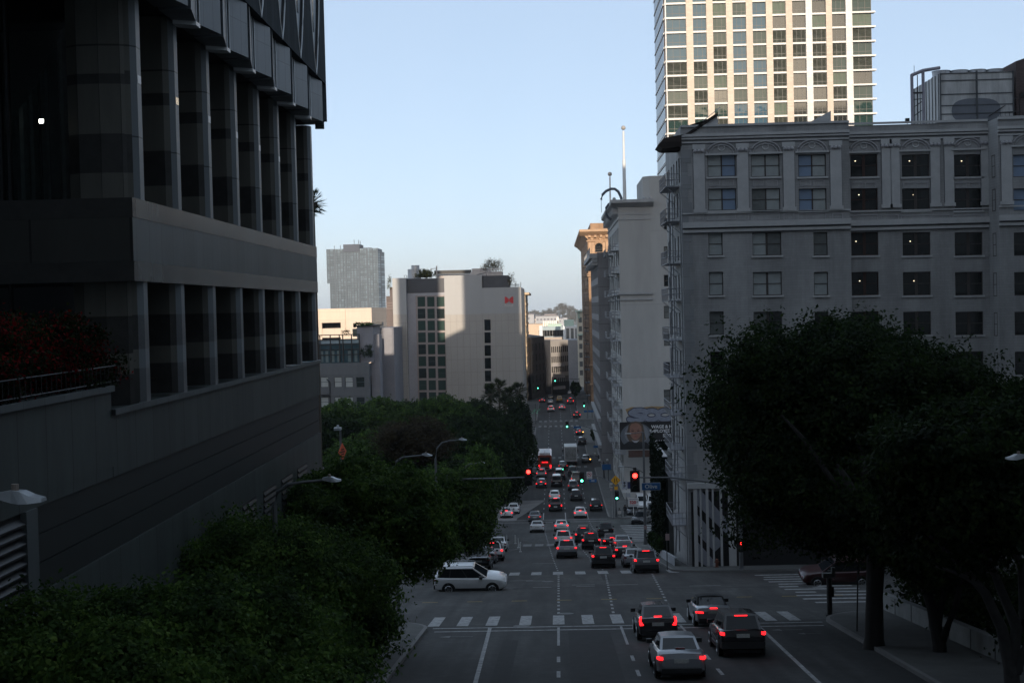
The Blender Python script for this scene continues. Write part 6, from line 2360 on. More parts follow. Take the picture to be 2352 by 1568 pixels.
# ------------------------------------------------------------------ vehicles
CGL = glass("car_glass", (0.010, 0.012, 0.014), rough=.06, spec=.3)
TRIM = mat("black_plastic", (0.014, 0.014, 0.015), rough=.55)
RIMM = mat("alloy_rim", (0.35, 0.36, 0.37), rough=.3, metal=.8)
L_ON = glow("brake_lamp_lit", (1.0, .012, .016), 2.3)
L_OFF = mat("tail_lamp_unlit", (0.16, 0.008, 0.008), rough=.15, coat=.8)
L_DIM = glow("tail_lamp_running", (1.0, .02, .012), .8)
AMB = glow("amber_signal_lit", (1.0, .38, .06), 6.0)
PLATE = mat("number_plate", (0.45, 0.45, 0.43), rough=.5, var=.25, scale=18)
HEADL = mat("headlamp_glass", (0.45, 0.47, 0.5), rough=.1, coat=1)
SPEC = {
    'sedan': dict(L=4.75, W=1.80, H=1.44, gh=(-.40, -.215, .07, .235), belt=.95, zc=.80,
                  st=[(-.5, .80, .46, .74), (-.49, .90, .30, .93), (-.455, .96, .24, 1.0), (-.40, .985, .21, 1.02), (-.2, 1, .19, .98), (.1, 1, .18, .97), (.23, 1, .19, .97), (.38, .97, .21, .88), (.46, .90, .25, .76), (.5, .74, .36, .62)],
                  tail=(.72, .85, .74, .92, .74), cz=1.10),
    'suv': dict(L=4.6, W=1.85, H=1.70, gh=(-.478, -.375, .04, .245), belt=1.04, zc=.95,
                st=[(-.5, .84, .50, .82), (-.49, .93, .36, 1.06), (-.465, .98, .28, 1.10), (-.3, 1, .25, 1.06), (0, 1, .23, 1.04), (.24, 1, .24, 1.04), (.36, .985, .26, .99), (.44, .94, .29, .91), (.48, .86, .33, .80), (.5, .74, .42, .66)],
                tail=(.88, 1.02, .79, .93, .88), cz=1.60),
    'hatch': dict(L=4.45, W=1.76, H=1.50, gh=(-.485, -.27, .05, .27), belt=.98, zc=.86,
                  st=[(-.5, .82, .46, .80), (-.49, .92, .30, .98), (-.46, .97, .24, 1.02), (-.25, 1, .20, 1.0), (.1, 1, .18, .97), (.27, .99, .2, .93), (.40, .95, .22, .82), (.47, .87, .26, .70), (.5, .7, .36, .58)],
                  tail=(.66, 1.02, .70, .90, .80), cz=1.08),
    'convertible': dict(L=4.5, W=1.74, H=1.36, gh=(-.36, -.19, .05, .20), belt=.92, zc=.78,
                        st=[(-.5, .80, .44, .74), (-.49, .90, .30, .90), (-.45, .96, .24, .95), (-.36, .99, .21, .96), (-.1, 1, .19, .94), (.2, 1, .19, .94), (.36, .97, .21, .86), (.46, .88, .25, .72), (.5, .72, .36, .58)],
                        tail=(.66, .76, .56, .86, .78), cz=.90),
    'van': dict(L=4.9, W=1.92, H=1.98, gh=(-.495, -.46, .16, .30), belt=1.15, zc=.9,
                st=[(-.5, .92, .48, 1.0), (-.49, .97, .34, 1.14), (-.4, 1, .27, 1.16), (0, 1, .25, 1.15), (.28, 1, .26, 1.12), (.42, .97, .28, .98), (.48, .9, .32, .8), (.5, .8, .42, .66)],
                tail=(.85, 1.25, .82, .95, .78), cz=1.9),
    'pickup': dict(L=5.3, W=1.95, H=1.78, gh=(-.10, -.06, .13, .25), belt=1.12, zc=.9,
                   st=[(-.5, .93, .52, 1.05), (-.495, .97, .44, 1.10), (-.3, 1, .32, 1.12), (-.1, 1, .3, 1.12), (.1, 1, .3, 1.12), (.25, 1, .3, 1.12), (.4, .98, .32, 1.04), (.47, .94, .36, .92), (.5, .84, .46, .76)],
                   tail=(.78, 1.06, .84, .97, .8), cz=1.74),
}
def lerp(a, c, t):
    return tuple(a[i] + (c[i] - a[i]) * t for i in range(len(a)))
def inset(q, u0, u1, v0, v1, off=.008):
    """sub-quad of q (bl, br, tr, tl) lifted along its normal"""
    f = lambda u, v: Vector(lerp(lerp(q[0], q[1], u), lerp(q[3], q[2], u), v))
    p = [f(u0, v0), f(u1, v0), f(u1, v1), f(u0, v1)]
    n = (p[1] - p[0]).cross(p[3] - p[0]).normalized() * off
    return [x + n for x in p]
def car_proto(kind):
    S = SPEC[kind]
    L, W, H = S['L'], S['W'] / 2, S['H']
    out = []
    b = MB()
    rings = []
    for (f_, hw, zb, zd) in S['st']:
        w = hw * W
        rings.append([(0, f_ * L, zb), (w * .86, f_ * L, zb), (w * .975, f_ * L, zb + .08), (w, f_ * L, zb + (zd - zb) * .5), (w * .985, f_ * L, zd - .16), (w * .95, f_ * L, zd - .05), (w * .86, f_ * L, zd), (0, f_ * L, zd + .03)])
    full = [r_ + [(-p[0], p[1], p[2]) for p in r_[-2:0:-1]] for r_ in rings]
    n = len(full[0])
    vs = [p for r_ in full for p in r_]
    fs = []
    for i in range(len(full) - 1):
        for k in range(n):
            k2 = (k + 1) % n
            fs.append((i * n + k, i * n + k2, (i + 1) * n + k2, (i + 1) * n + k))
    fs.append(tuple(range(n)))
    fs.append(tuple(range((len(full) - 1) * n, len(full) * n))[::-1])
    fs = [f[::-1] for f in fs]
    b.m = 0
    b.add(vs, fs)
    # greenhouse
    rb, rr, fr, fb = [v * L for v in S['gh']]
    hb, hr_ = W * .90, W * .70
    bz_ = S['belt']
    RLb, RRb, FRb, FLb = (-hb * .93, rb, bz_), (hb * .93, rb, bz_), (hb * .95, fb, bz_ - .03), (-hb * .95, fb, bz_ - .03)
    hm = W * .755
    RLr, RRr, FRr, FLr = (-hr_, rr, H - .05), (hr_, rr, H - .05), (hr_, fr, H - .05), (-hr_, fr, H - .05)
    rear, front = [RLb, RRb, RRr, RLr], [FRb, FLb, FLr, FRr]
    right, left = [RRb, FRb, FRr, RRr], [FLb, RLb, RLr, FLr]
    b.m = 1 if kind == 'convertible' else 0
    for q in (rear, front, right, left):
        b.quad(*q)
    # crowned roof
    ymid = (rr + fr) / 2
    roof = [(RLr, FLr), ((-hr_ * .5, rr + .03, H - .01), (-hr_ * .5, fr - .03, H - .01)), ((0, rr + .04, H), (0, fr - .04, H)), ((hr_ * .5, rr + .03, H - .01), (hr_ * .5, fr - .03, H - .01)), (RRr, FRr)]
    for (a, c), (d_, e) in zip(roof[:-1], roof[1:]):
        b.quad(a, d_, e, c)
    b.add([roof[k][0] for k in range(5)], [(0, 4, 3, 2, 1)])
    b.add([roof[k][1] for k in range(5)], [(0, 1, 2, 3, 4)])
    b.m = 2
    # lower cladding, bumpers, wheel arches
    rl = S['st'][1]
    wy = [-.30 * L, .305 * L]
    wr = .36 if kind in ('suv', 'van', 'pickup') else .33
    for y in wy:
        for sx in (-1, 1):
            b.disc((sx * (W - .012), y, wr), wr + .075, 'x', 20, .05)
    if kind in ('suv', 'van', 'pickup'):
        b.box(-W * .93, W * .93, -.508 * L, -.49 * L, .36, .62)
        for sx in (-1, 1):
            b.box(min(sx * W * .985, sx * (W + .012)), max(sx * W * .985, sx * (W + .012)), wy[0] + .4, wy[1] - .4, .27, .42)
    else:
        b.box(-W * .80, W * .80, -.502 * L, -.48 * L, .26, .42)
    b.box(-W * .8, W * .8, -.44 * L, .44 * L, .16, .26)
    if kind == 'pickup':
        b.box(-W * .82, W * .82, -.48 * L, -.115 * L, 1.121, 1.16)
    def one(name, q, m_=CGL):
        g = MB()
        g.quad(*q)
        out.append((name, g.mesh(name, m_), None))
    one('rear_window', inset(rear, .07, .93, .12 if kind != 'sedan' else .10, .90))
    one('windscreen', inset(front, .07, .93, .08, .92), glass('windscreen_glass', (.014, .016, .018), rough=.3, spec=.0))
    for q in (right, left):
        g = MB()
        spl = .5 if q is right else .5
        segs = ((.04, .25), (.275, .60), (.625, .93)) if kind == 'suv' else ((.10, .485), (.515, .86))
        if q is left:
            segs = tuple((1 - u1, 1 - u0) for (u0, u1) in segs)
        pb = inset(q, .02 if q is right else .04, .96 if q is right else .98, .05, .93, .004)
        b.m = 2
        b.quad(*pb)
        for (u0, u1) in segs:
            p = inset(q, u0, u1, .08, .90)
            g.quad(*p)
        out.append(('side_window', g.mesh('side_window', CGL), None))
    out.insert(0, ('body', b.mesh('body', [paint('car_white', (.6, .6, .6)), mat("soft_top", (0.012, 0.012, 0.013), rough=.9), TRIM], 38), None))
    # tail lamps: (z0, z1, x inner, x outer)
    z0, z1, xi, xo, _ = S['tail']
    yb = -.5 * L
    for sx in (-1, 1):
        g = MB()
        x0, x1 = sorted((sx * W * xi, sx * W * xo))
        yr = [yb - .012, yb + .10]
        if kind == 'hatch':
            pts = [(sx * W * .70, .70), (sx * W * .90, .68), (sx * W * .94, .86), (sx * W * .90, 1.06), (sx * W * .80, 1.08), (sx * W * .84, .88)]
            g.prismY([(p[0], p[1]) for p in pts], yb - .015, yb + .12)
        else:
            g.prismY([(x0, z0 + .02), (x1, z0), (x1, z1 - .02), (x0, z1)], *yr)
            xw0, xw1 = sorted((sx * W * .90, sx * W * .975))
            g.box(xw0, xw1, yb + .01, yb + .18, z0 + .03, z1 - .01)
        out.append(('tail_light', g.mesh('tail_light', L_ON), None))
    g = MB()
    cz = S['cz']
    if kind in ('suv', 'van', 'pickup'):
        g.box(-.26, .26, rr - .06, rr + .03, cz - .03, cz + .02)
    else:
        g.box(-.17, .17, rb - .06 if kind == 'sedan' else yb - .01, rb + .12 if kind == 'sedan' else yb + .02, cz - .05 if kind == 'sedan' else cz - .025, cz if kind == 'sedan' else cz + .025)
    out.append(('brake_light', g.mesh('brake_light', L_ON), None))
    g = MB()
    pzc = S['tail'][4] - (.06 if kind != 'suv' else .02)
    g.box(-.26, .26, yb - .02, yb + .01, pzc - .07, pzc + .08)
    out.append(('number_plate', g.mesh('number_plate', PLATE), None))
    for sx in (-1, 1):
        g = MB()
        x0, x1 = sorted((sx * (W * .93), sx * (W + .16)))
        g.prism([(x0, fb - .55), (x1, fb - .5), (x1, fb - .35), (x0, fb - .3)], bz_ + .0, bz_ + .16)
        out.append(('wing_mirror', g.mesh('wing_mirror', TRIM), None))
        g = MB()
        x0, x1 = sorted((sx * W * .45, sx * W * .82))
        f_ = S['st'][-1]
        g.box(x0, x1, .455 * L, .492 * L, f_[3] - .06, f_[3] + .10)
        out.append(('headlight', g.mesh('headlight', HEADL), None))
        for y in wy:
            g = MB()
            g.disc((0, 0, 0), wr, 'x', 24, .22)
            k = MB()
            sg_ = sx
            k.m = 0
            k.disc((sg_ * .112, 0, 0), wr * .66, 'x', 20, .012)
            k.m = 1
            for q in range(5):
                a = 2 * math.pi * q / 5
                c_, s_ = math.cos(a) * wr * .33, math.sin(a) * wr * .33
                t_ = (-math.sin(a) * .045, math.cos(a) * .045)
                k.add([(sg_ * .122, c_ * .1 + t_[0], s_ * .1 + t_[1]), (sg_ * .122, c_ * 2 + t_[0], s_ * 2 + t_[1]), (sg_ * .122, c_ * 2 - t_[0], s_ * 2 - t_[1]), (sg_ * .122, c_ * .1 - t_[0], s_ * .1 - t_[1])], [(0, 1, 2, 3)])
            k.tube([(sg_ * .122, math.cos(t) * wr * .62, math.sin(t) * wr * .62) for t in [2 * math.pi * q / 18 for q in range(19)]], .022, 4, cap=False)
            out.append(('wheel', g.mesh('wheel', RUBBER, 40), ((sx * (W - .095), y, wr), ('rim', k.mesh('rim', [TRIM, RIMM])))))
    return out
PROTO = {}
PAINTS = {'white': paint('car_white', (.60, .60, .60)), 'silver': paint('car_silver', (.30, .31, .33), .3, .5), 'grey': paint('car_grey', (.13, .135, .145), .3, .4), 'black': paint('car_black', (.012, .012, .014), .22),
          'dark': paint('car_charcoal', (.03, .031, .035), .25, .2), 'red': paint('car_dark_red', (.035, .004, .005), .4), 'beige': paint('car_beige', (.30, .27, .22), .4), 'blue': paint('car_navy', (.02, .028, .05), .25), 'yellow': paint('car_yellow', (.35, .20, .02), .4)}
ncar = [0]
def car(kind, colour, lights, px, py, label, heading=0.0, at=None, group="cars queueing on the main road", amber=False, cat="car", z=None, extra=None):
    """px, py: ground point under the middle of the rear bumper (or of the car when at='mid')"""
    if kind not in PROTO:
        PROTO[kind] = car_proto(kind)
    S = SPEC[kind]
    p = G(px, py) if z is None else z
    c = Vector((p.x, p.y, p.z))
    hd = Vector((-math.sin(heading), math.cos(heading), 0))
    if at != 'mid':
        c = c + hd * (S['L'] / 2)
    zz = zg(c.y) + .012 if z is None else z.z
    nm = {'suv': 'suv', 'sedan': 'sedan_car', 'hatch': 'hatchback_car', 'convertible': 'convertible_car', 'van': 'van', 'pickup': 'pickup_truck'}[kind]
    t = thing(nm, label, cat, (c.x, c.y, zz), heading, group)
    if z is None:
        sl = (zg(c.y + 1.5) - zg(c.y - 1.5)) / 3.0
        t.rotation_mode = 'XYZ'
        if abs(math.cos(heading)) > .5:
            t.rotation_euler = (math.atan(sl) * math.cos(heading), 0, heading)
        else:
            t.rotation_euler = (0, math.atan(sl) * -math.sin(-heading), heading)
    first = True
    k = 0
    for (nm2, me, ex) in PROTO[kind]:
        o = put(nm2, me, t)
        if nm2 == 'body':
            setmat(o, PAINTS[colour], 0)
        elif nm2 == 'tail_light':
            setmat(o, {1: L_ON, 3: L_ON, 0: L_OFF, 2: L_DIM}[lights])
            if amber and k == 1:
                setmat(o, AMB)
            k += 1
        elif nm2 == 'brake_light':
            setmat(o, L_ON if lights == 1 else L_OFF)
        elif nm2 == 'wing_mirror':
            pass
        if ex:
            o.location = ex[0]
            put(ex[1][0], ex[1][1], o)
    if extra:
        extra(t)
    ncar[0] += 1
    return t
def X1c(cx): return 939.7 + .371 * cx
def Y1c(cy): return 1241.8 + .371 * cy
def X2c(cx): return 1074 + .2283 * cx
def Y2c(cy): return 1006.8 + .2283 * cy
def X3c(cx): return 1174.7 + .1712 * cx
def Y3c(cy): return 872.6 + .1712 * cy
def spoiler(t):
    b = MB()
    b.box(-.74, .74, -2.26, -2.12, 1.0, 1.035)
    b.build("spoiler", TRIM, t)
def roofrack(t):
    b = MB()
    for s in (-.62, .62):
        b.tube([(s, -1.7, 1.72), (s, -1.5, 1.76), (s, .1, 1.76), (s, .3, 1.70)], .025, 5)
    b.build("roof_rails", GREYM, t)
def roofbox(t):
    b = MB()
    b.box(-.5, .5, -1.5, .2, 1.74, 1.86)
    b.box(-.5, .5, -1.52, -1.46, 1.86, 1.92)
    b.build("roof_rack", mat("roof_rack_pale", (.5, .48, .45)), t)
    # near right-hand cars
car('sedan', 'silver', 3, 1567, 1563, "nearest silver sedan with two lit red lamps, at the bottom of the road")
car('suv', 'black', 1, 1709, 1511, "black SUV braking beside the silver sedan, nearest the right kerb")
car('hatch', 'dark', 1, X1c(1545), 1474, "dark hatchback with tall curved red tail lights ahead of the silver sedan")
car('convertible', 'silver', 1, X1c(1890), 1442, "pale silver convertible with a black soft top crossing the near crosswalk")
car('suv', 'white', 0, 1083, 1354, "white SUV seen side-on turning across the crossing at left", heading=R(-91), at='mid', group="cars at the crossing", extra=roofrack)
car('suv', 'red', 0, 1922, 1340, "dark red SUV parked side-on under the spreading tree at right", heading=R(90), at='mid', group="cars at the crossing")
car('suv', 'silver', 1, X2c(1000), Y2c(1207), "pale silver crossover braking just past the far crosswalk, left lane")
car('suv', 'black', 1, X2c(1370), Y2c(1306), "black SUV braking in the middle lane past the far crosswalk", extra=roofrack)
car('suv', 'grey', 1, X2c(1805), Y2c(1358), "grey SUV braking beside the right kerb past the far crosswalk")
car('sedan', 'silver', 0, X2c(1690), Y2c(1300), "silver sedan half hidden left of the grey SUV by the right kerb")
car('sedan', 'dark', 1, X2c(1588), Y2c(1208), "dark sedan braking ahead of the half-hidden silver sedan")
car('sedan', 'silver', 2, X2c(1565), Y2c(1128), "silver sedan directly ahead of the braking dark sedan")
car('sedan', 'red', 1, X2c(1455), Y2c(1108), "small dark red car braking between two queues")
car('suv', 'black', 1, X2c(1246), Y2c(1118), "black SUV braking right of the pale silver crossover")
car('suv', 'dark', 1, X2c(1168), Y2c(1052), "dark SUV with a pale roof rack, braking", extra=roofbox)
car('suv', 'white', 1, X2c(966), Y2c(1092), "white SUV mostly hidden behind the pale silver crossover")
car('suv', 'black', 0, X2c(1395), Y2c(998), "unlit black SUV entering the second crossing on the right")
car('sedan', 'white', 0, X2c(700), Y2c(948), "white sedan with dark C-shaped tail lamps in the left lane of the second crossing")
car('sedan', 'white', 1, X2c(946), Y2c(938), "white sedan with lit brake lights in the middle of the second crossing")
car('sedan', 'grey', 2, X2c(676), Y2c(845), "dark bronze sedan leaving the second crossing in the left lane")
car('sedan', 'white', 1, X2c(1135), Y2c(803), "white sedan braking just beyond the second crossing, right of the black pickup")
car('suv', 'black', 2, X2c(1296), Y2c(735), "dark SUV beside the right kerb beyond the second crossing")
car('pickup', 'black', 1, X2c(886), Y2c(738), "black pickup truck with small red tail lights beyond the second crossing", cat="pickup truck")
car('sedan', 'white', 2, X2c(876), Y2c(628), "white sedan just ahead of the black pickup")
car('suv', 'dark', 0, X2c(1095), Y2c(632), "dark blue-black crossover alongside the white sedan ahead of the pickup")
car('suv', 'grey', 2, X2c(1066), Y2c(530), "grey SUV with faint red lamps, second lane from the right below the green mast signal")
car('van', 'black', 0, X2c(897), Y2c(490), "black box-shaped off-roader with a bright roof, behind the taller black van", cat="off-roader")
car('van', 'black', 0, X2c(928), Y2c(425), "taller black van catching sky light on its roof, ahead of the off-roader", cat="van")
car('sedan', 'dark', 1, X2c(740), Y2c(500), "dark sedan with two red brake lights, below the silver SUV that trails the bus")
car('suv', 'silver', 1, X2c(743), Y2c(402), "silver SUV braking directly behind the red bus")
car('sedan', 'black', 2, X2c(962), Y2c(315), "black sedan between the red bus and the box truck")
car('suv', 'dark', 0, X2c(1060), Y2c(380), "dark SUV directly below the box truck")
car('pickup', 'beige', 2, X2c(1098), Y2c(455), "beige pickup truck behind the hanging green signal", cat="pickup truck")
car('sedan', 'grey', 0, X2c(1196), Y2c(250), "grey sedan with an amber turn signal right of the box truck", amber=True)
car('suv', 'black', 0, X3c(950), Y3c(878), "black SUV beside the right kerb just beyond the box truck")
car('sedan', 'dark', 1, X3c(918), Y3c(742), "dark sedan with an orange turn signal beyond the black kerbside SUV", amber=True)
# beyond the third crossing
car('suv', 'black', 1, X3c(880), Y3c(512), "big black SUV with white reversing lamps at the far crosswalk", group="cars far down the road")
car('sedan', 'silver', 1, X3c(680), Y3c(402), "silver sedan braking far down the road, second from the right", group="cars far down the road")
car('suv', 'white', 1, X3c(530), Y3c(428), "white SUV braking far down the road in the middle lane", group="cars far down the road")
car('sedan', 'silver', 0, X3c(524), Y3c(326), "silver sedan ahead of the white braking SUV, far down the road", group="cars far down the road")
car('suv', 'dark', 0, X3c(525), Y3c(268), "dark SUV farthest along the middle lane", group="cars far down the road")
car('sedan', 'red', 1, X3c(411), Y3c(306), "red sedan braking far down the road in the left lane", group="cars far down the road")
car('van', 'yellow', 0, X3c(645), Y3c(300), "yellow-brown van behind the far green signal", group="cars far down the road", cat="van")
car('van', 'grey', 1, X3c(793), Y3c(325), "grey van with large round red lamps far down the right lane", group="cars far down the road", cat="van")
car('sedan', 'white', 0, X3c(790), Y3c(200), "white car farthest away where the street bends", group="cars far down the road")
# parked and waiting at left
car('sedan', 'black', 0, 1100, 1309, "black sedan parked directly beyond the white side-on SUV", group="cars parked along the left kerb")
car('sedan', 'grey', 0, 1113, 1296, "grey sedan second in the row parked at the left kerb", group="cars parked along the left kerb")
car('suv', 'white', 1, 1132, 1289, "white SUV with red lights in the row at the left kerb", group="cars parked along the left kerb")
car('sedan', 'white', 0, 1143, 1268, "white car farthest in the row at the left kerb, partly hidden", group="cars parked along the left kerb")
car('sedan', 'white', 1, X2c(392), Y2c(803), "low white and black car with red lights under the dark trees at left", group="cars parked along the left kerb")
car('sedan', 'white', 0, X2c(462), Y2c(764), "white car barely showing beyond the low white and black one", group="cars parked along the left kerb")
# parking lot at right
LOT = "cars in the parking lot at right"
car('suv', 'dark', 0, 1474, 1202, "dark SUV facing out at the front of the parking lot", heading=R(160), at='mid', group=LOT)
car('van', 'white', 0, 1474, 1166, "white van at the back of the parking lot, beside the price sign", heading=R(180), at='mid', group=LOT, cat="van")
car('van', 'white', 0, 1499, 1166, "white van at the back right corner of the parking lot", heading=R(180), at='mid', group=LOT, cat="van")
car('sedan', 'dark', 0, 1452, 1182, "dark sedan at the left edge of the parking lot", heading=R(180), at='mid', group=LOT)
car('suv', 'black', 0, 1500, 1184, "black SUV parked against the planted wall in the parking lot", heading=R(180), at='mid', group=LOT)
for px, py, d, lb in ((1534, 1047, 125.5, "white SUV on the parking deck behind the hotel's fire escapes"), (1543, 1066, 119.5, "pale car lower on the parking deck, half hidden by the fire escapes")):
    p = U(px, py, d)
    p.z = DZ - .88 + EYE
    p.x = DXW + 3.1
    car('suv' if d > 122 else 'sedan', 'white', 0, 0, 0, lb, heading=R(82), at='mid', group="cars on the parking deck", z=p)

# bus
def place(px, py, L):
    p = G(px, py)
    c = Vector((p.x, p.y + L / 2, 0))
    c.z = zg(c.y) + .012
    return c
c = place(1252, 1083, 12)
bus = thing("city_bus", "orange-red city bus with a white roof unit, at the left of the road", "bus", c)
b = MB()
b.m = 0
b.prism([(-1.28, -5.95), (-1.2, -6), (1.2, -6), (1.28, -5.95), (1.28, 6), (-1.28, 6)], .95, 2.95)
b.m = 1
b.prism([(-1.28, -5.97), (-1.2, -6.02), (1.2, -6.02), (1.28, -5.97), (1.28, 6), (-1.28, 6)], .35, .949)
b.m = 0
b.box(-1.2, 1.2, -5.9, 5.9, 2.95, 3.1)
b.build("body", [mat("bus_orange", (.26, .045, .02), rough=.35, coat=.5), mat("bus_silver", (.35, .35, .36), rough=.4)], bus)
b = MB()
b.box(-1.0, -.05, -5.6, -2.2, 3.1, 3.5)
b.box(.05, 1.0, -5.6, -2.2, 3.1, 3.5)
b.box(-.9, .9, -1.5, 2, 3.1, 3.4)
b.build("roof_unit", mat("bus_roof_white", (.72, .72, .73), rough=.5), bus)
b = MB()
b.box(-.95, .95, -6.03, -6.0, 2.0, 2.75)
for s in (-1, 1):
    b.box(min(s * 1.27, s * 1.29), max(s * 1.27, s * 1.29), -5.2, 5.4, 1.7, 2.7)
b.build("window", CGL, bus)
for s in (-1, 1):
    b = MB()
    b.box(s * 1.06 - .13, s * 1.06 + .13, -6.05, -6.01, .95, 1.28)
    b.box(s * 1.06 - .1, s * 1.06 + .1, -6.05, -6.01, .68, .88)
    b.build("tail_light", L_ON, bus)
b = MB()
b.box(-.55, .55, -6.05, -6.02, 1.72, 1.86)
b.build("brake_light", L_ON, bus)
b = MB()
b.box(-.75, .75, -6.04, -6.02, .45, .85)
b.build("engine_grille", TRIM, bus)
for s in (-1, 1):
    for y in (-3.5, 3.6):
        b = MB()
        b.disc((0, 0, 0), .5, 'x', 20, .3)
        b.build("wheel", RUBBER, bus, (s * 1.12, y, .5))
# box truck
c = place(1311.5, 1069, 8)
tr = thing("box_truck", "white box truck seen from behind with a scuffed roll-up door", "truck", c)
b = MB()
b.box(-1.22, 1.22, -4, 2.2, .95, 3.55)
b.m = 1
b.box(-1.24, 1.24, -4.05, 2.22, 3.55, 3.68)
for x in (-1.22, 1.12):
    b.box(x, x + .1, -4.05, -4.0, .95, 3.55)
b.box(-1.22, 1.22, -4.06, -3.9, .86, .98)
b.build("cargo_box", [mat("truck_white", (.40, .40, .41), rough=.5, var=.15, scale=1.2), mat("truck_white_trim", (.6, .6, .61), rough=.5)], tr)
b = MB()
for k in range(7):
    b.box(-1.08, 1.08, -4.03, -4.0, 1.05 + k * .34, 1.37 + k * .34)
b.build("roll_door", mat("scuffed_door", (.24, .25, .25), rough=.6, var=.45, scale=2.2), tr)
b = MB()
b.box(-1.0, 1.0, -3.8, 3.9, .5, .9)
b.box(-1.15, 1.15, -4.05, -3.95, .45, .62)
b.m = 1
b.prismX([(2.3, .6), (2.3, 2.5), (3.3, 2.5), (3.7, 1.6), (4.3, 1.4), (4.3, .6)], -1.05, 1.05)
b.build("cab_and_chassis", [TRIM, mat("truck_white_trim", (.6, .6, .61))], tr)
for s in (-1, 1):
    b = MB()
    b.box(s * .95 - .12, s * .95 + .12, -4.07, -4.04, .66, .8)
    b.build("tail_light", L_OFF, tr)
    b = MB()
    b.box(s * 1.5 - .12, s * 1.5 + .12, 2.9, 3.0, 1.9, 2.4)
    b.tube([(s * 1.05, 3, 2.2), (s * 1.5, 3, 2.2)], .03, 5)
    b.build("wing_mirror", TRIM, tr)
    for y in (-2.4, 2.9):
        b = MB()
        b.disc((0, 0, 0), .46, 'x', 20, .4)
        b.build("wheel", RUBBER, tr, (s * .98, y, .46))
# ------------------------------------------------------------------ street furniture
SIGH = mat("signal_housing", (0.012, 0.012, 0.012), rough=.6)
RED = glow("signal_red_lit", (1.0, .02, .015), 9)
GRN = glow("signal_green_lit", (.08, 1.0, .55), 7)
REDO = mat("signal_red_off", (.04, .004, .004), rough=.3)
YELO = mat("signal_yellow_off", (.035, .02, .004), rough=.3)
GRNO = mat("signal_green_off", (.004, .02, .012), rough=.3)
POLE = mat("signal_pole_grey", (0.13, 0.135, 0.14), rough=.5, metal=.4, var=.15)
POLE_D = mat("dark_pole", (0.03, 0.031, 0.032), rough=.6)
SBLUE = mat("street_sign_blue", (0.012, 0.09, 0.24), rough=.4, var=.05)
SWHITE = mat("sign_white", (0.55, 0.55, 0.54), rough=.5, var=.08)
SYEL = mat("sign_yellow", (0.62, 0.30, 0.015), rough=.45, var=.05)
SBLK = mat("sign_black_ink", (0.01, 0.01, 0.01), rough=.5)
SRED = mat("sign_red_ink", (0.35, 0.015, 0.02), rough=.5)
def signal_head(parent, loc, lit, size=1.0, rz=0):
    h = MB()
    s = size
    h.box(-.20 * s, .20 * s, 0, .2 * s, -.58 * s, .58 * s)
    h.box(-.30 * s, .30 * s, .08 * s, .10 * s, -.68 * s, .68 * s)
    for z in (.38, 0, -.38):
        pts = [(.17 * s * math.cos(t), -.02 * s, z * s + .17 * s * math.sin(t)) for t in [R(-20 + 220 * k / 10) for k in range(11)]]
        for a, c in zip(pts[:-1], pts[1:]):
            h.quad(a, c, (c[0], -.22 * s, c[2]), (a[0], -.22 * s, a[2]))
    o = h.build("signal_housing", SIGH, parent, loc)
    o.rotation_euler = (0, 0, rz)
    for k, (z, off) in enumerate(((.38, REDO), (0, YELO), (-.38, GRNO))):
        l = MB()
        l.disc((0, 0, 0), .15 * s, 'y', 20, .03)
        m_ = off
        if k == 0 and lit == 'r': m_ = RED
        if k == 2 and lit == 'g': m_ = GRN
        l.build("lens", m_, o, (0, -.015 * s, z * s))
    return o
def mast(label, base, pole_h, arm, head_lit, arm_r=.09, group="traffic signals", pm=None, head_t=1.0, size=1.0, drop=.1):
    """signal on a mast arm: base ground point, arm a list of points relative to base"""
    t = thing("traffic_signal", label, "traffic light", base, 0, group)
    b = MB()
    b.tube([(0, 0, -.2), (0, 0, .3), (0, 0, pole_h)], [.22, .16, .12], 10)
    b.build("pole", pm or POLE, t)
    if arm:
        b = MB()
        n = len(arm)
        b.tube(arm, [arm_r * (1 - .5 * k / (n - 1)) for k in range(n)], 8)
        b.build("mast_arm", pm or POLE, t)
        e = Vector(arm[-1])
        signal_head(t, (e.x, e.y - .2, e.z - drop), head_lit, size)
    return t
def rel(px, py, d, base):
    return U(px, py, d) - Vector(base)
def plate(parent, name, px0, px1, py0, py1, d, base, m_, t=.03, off=0.0):
    a, c, e, f = RC(px0, px1, py0, py1, d)
    b = MB()
    b.box(a - base[0], c - base[0], d - base[1] - off - t, d - base[1] - off, e - base[2], f - base[2])
    o = b.build(name, m_, parent)
    return o, ((a + c) / 2 - base[0], d - base[1] - off - t, (e + f) / 2 - base[2], c - a, f - e)
# first crossing, right: main red signal with the street name sign
base = Vector((U(1703, 1318, 98.5).x, 98.5, zg(98.5) + .14))
b0 = rel(1703, 1085, 98.5, base)
s1 = mast("big red signal on a curved mast arm beside the blue street-name sign", base, b0.z + .3, [(0, 0, b0.z - 2.2), (-.35, 0, b0.z - .9), rel(1660, 1112, 98.5, base), rel(1610, 1104, 98.5, base), rel(1540, 1096, 98.5, base), rel(1468, 1096, 98.5, base), rel(1458, 1096, 98.5, base)], 'r', size=1.16, drop=.28)
hd_ = U(1458, 1105, 98.5) - base
o, q = plate(s1, "street_name_sign", 1474.5, 1516, 1108.5, 1124.5, 97.9, base, SBLUE)
o2, q2 = plate(s1, "sign_border", 1473.9, 1516.6, 1107.8, 1125.2, 97.94, base, SWHITE, .02)
lettering("Olive", .42, SWHITE, s1, (q[0], q[1] - .008, q[2] - .01), bold=.006)
o.rotation_euler = o2.rotation_euler = (0, 0, 0)
b = MB()
b.tube([rel(1460, 1085, 98.3, base), rel(1460, 1076, 98.3, base)], .06, 6)
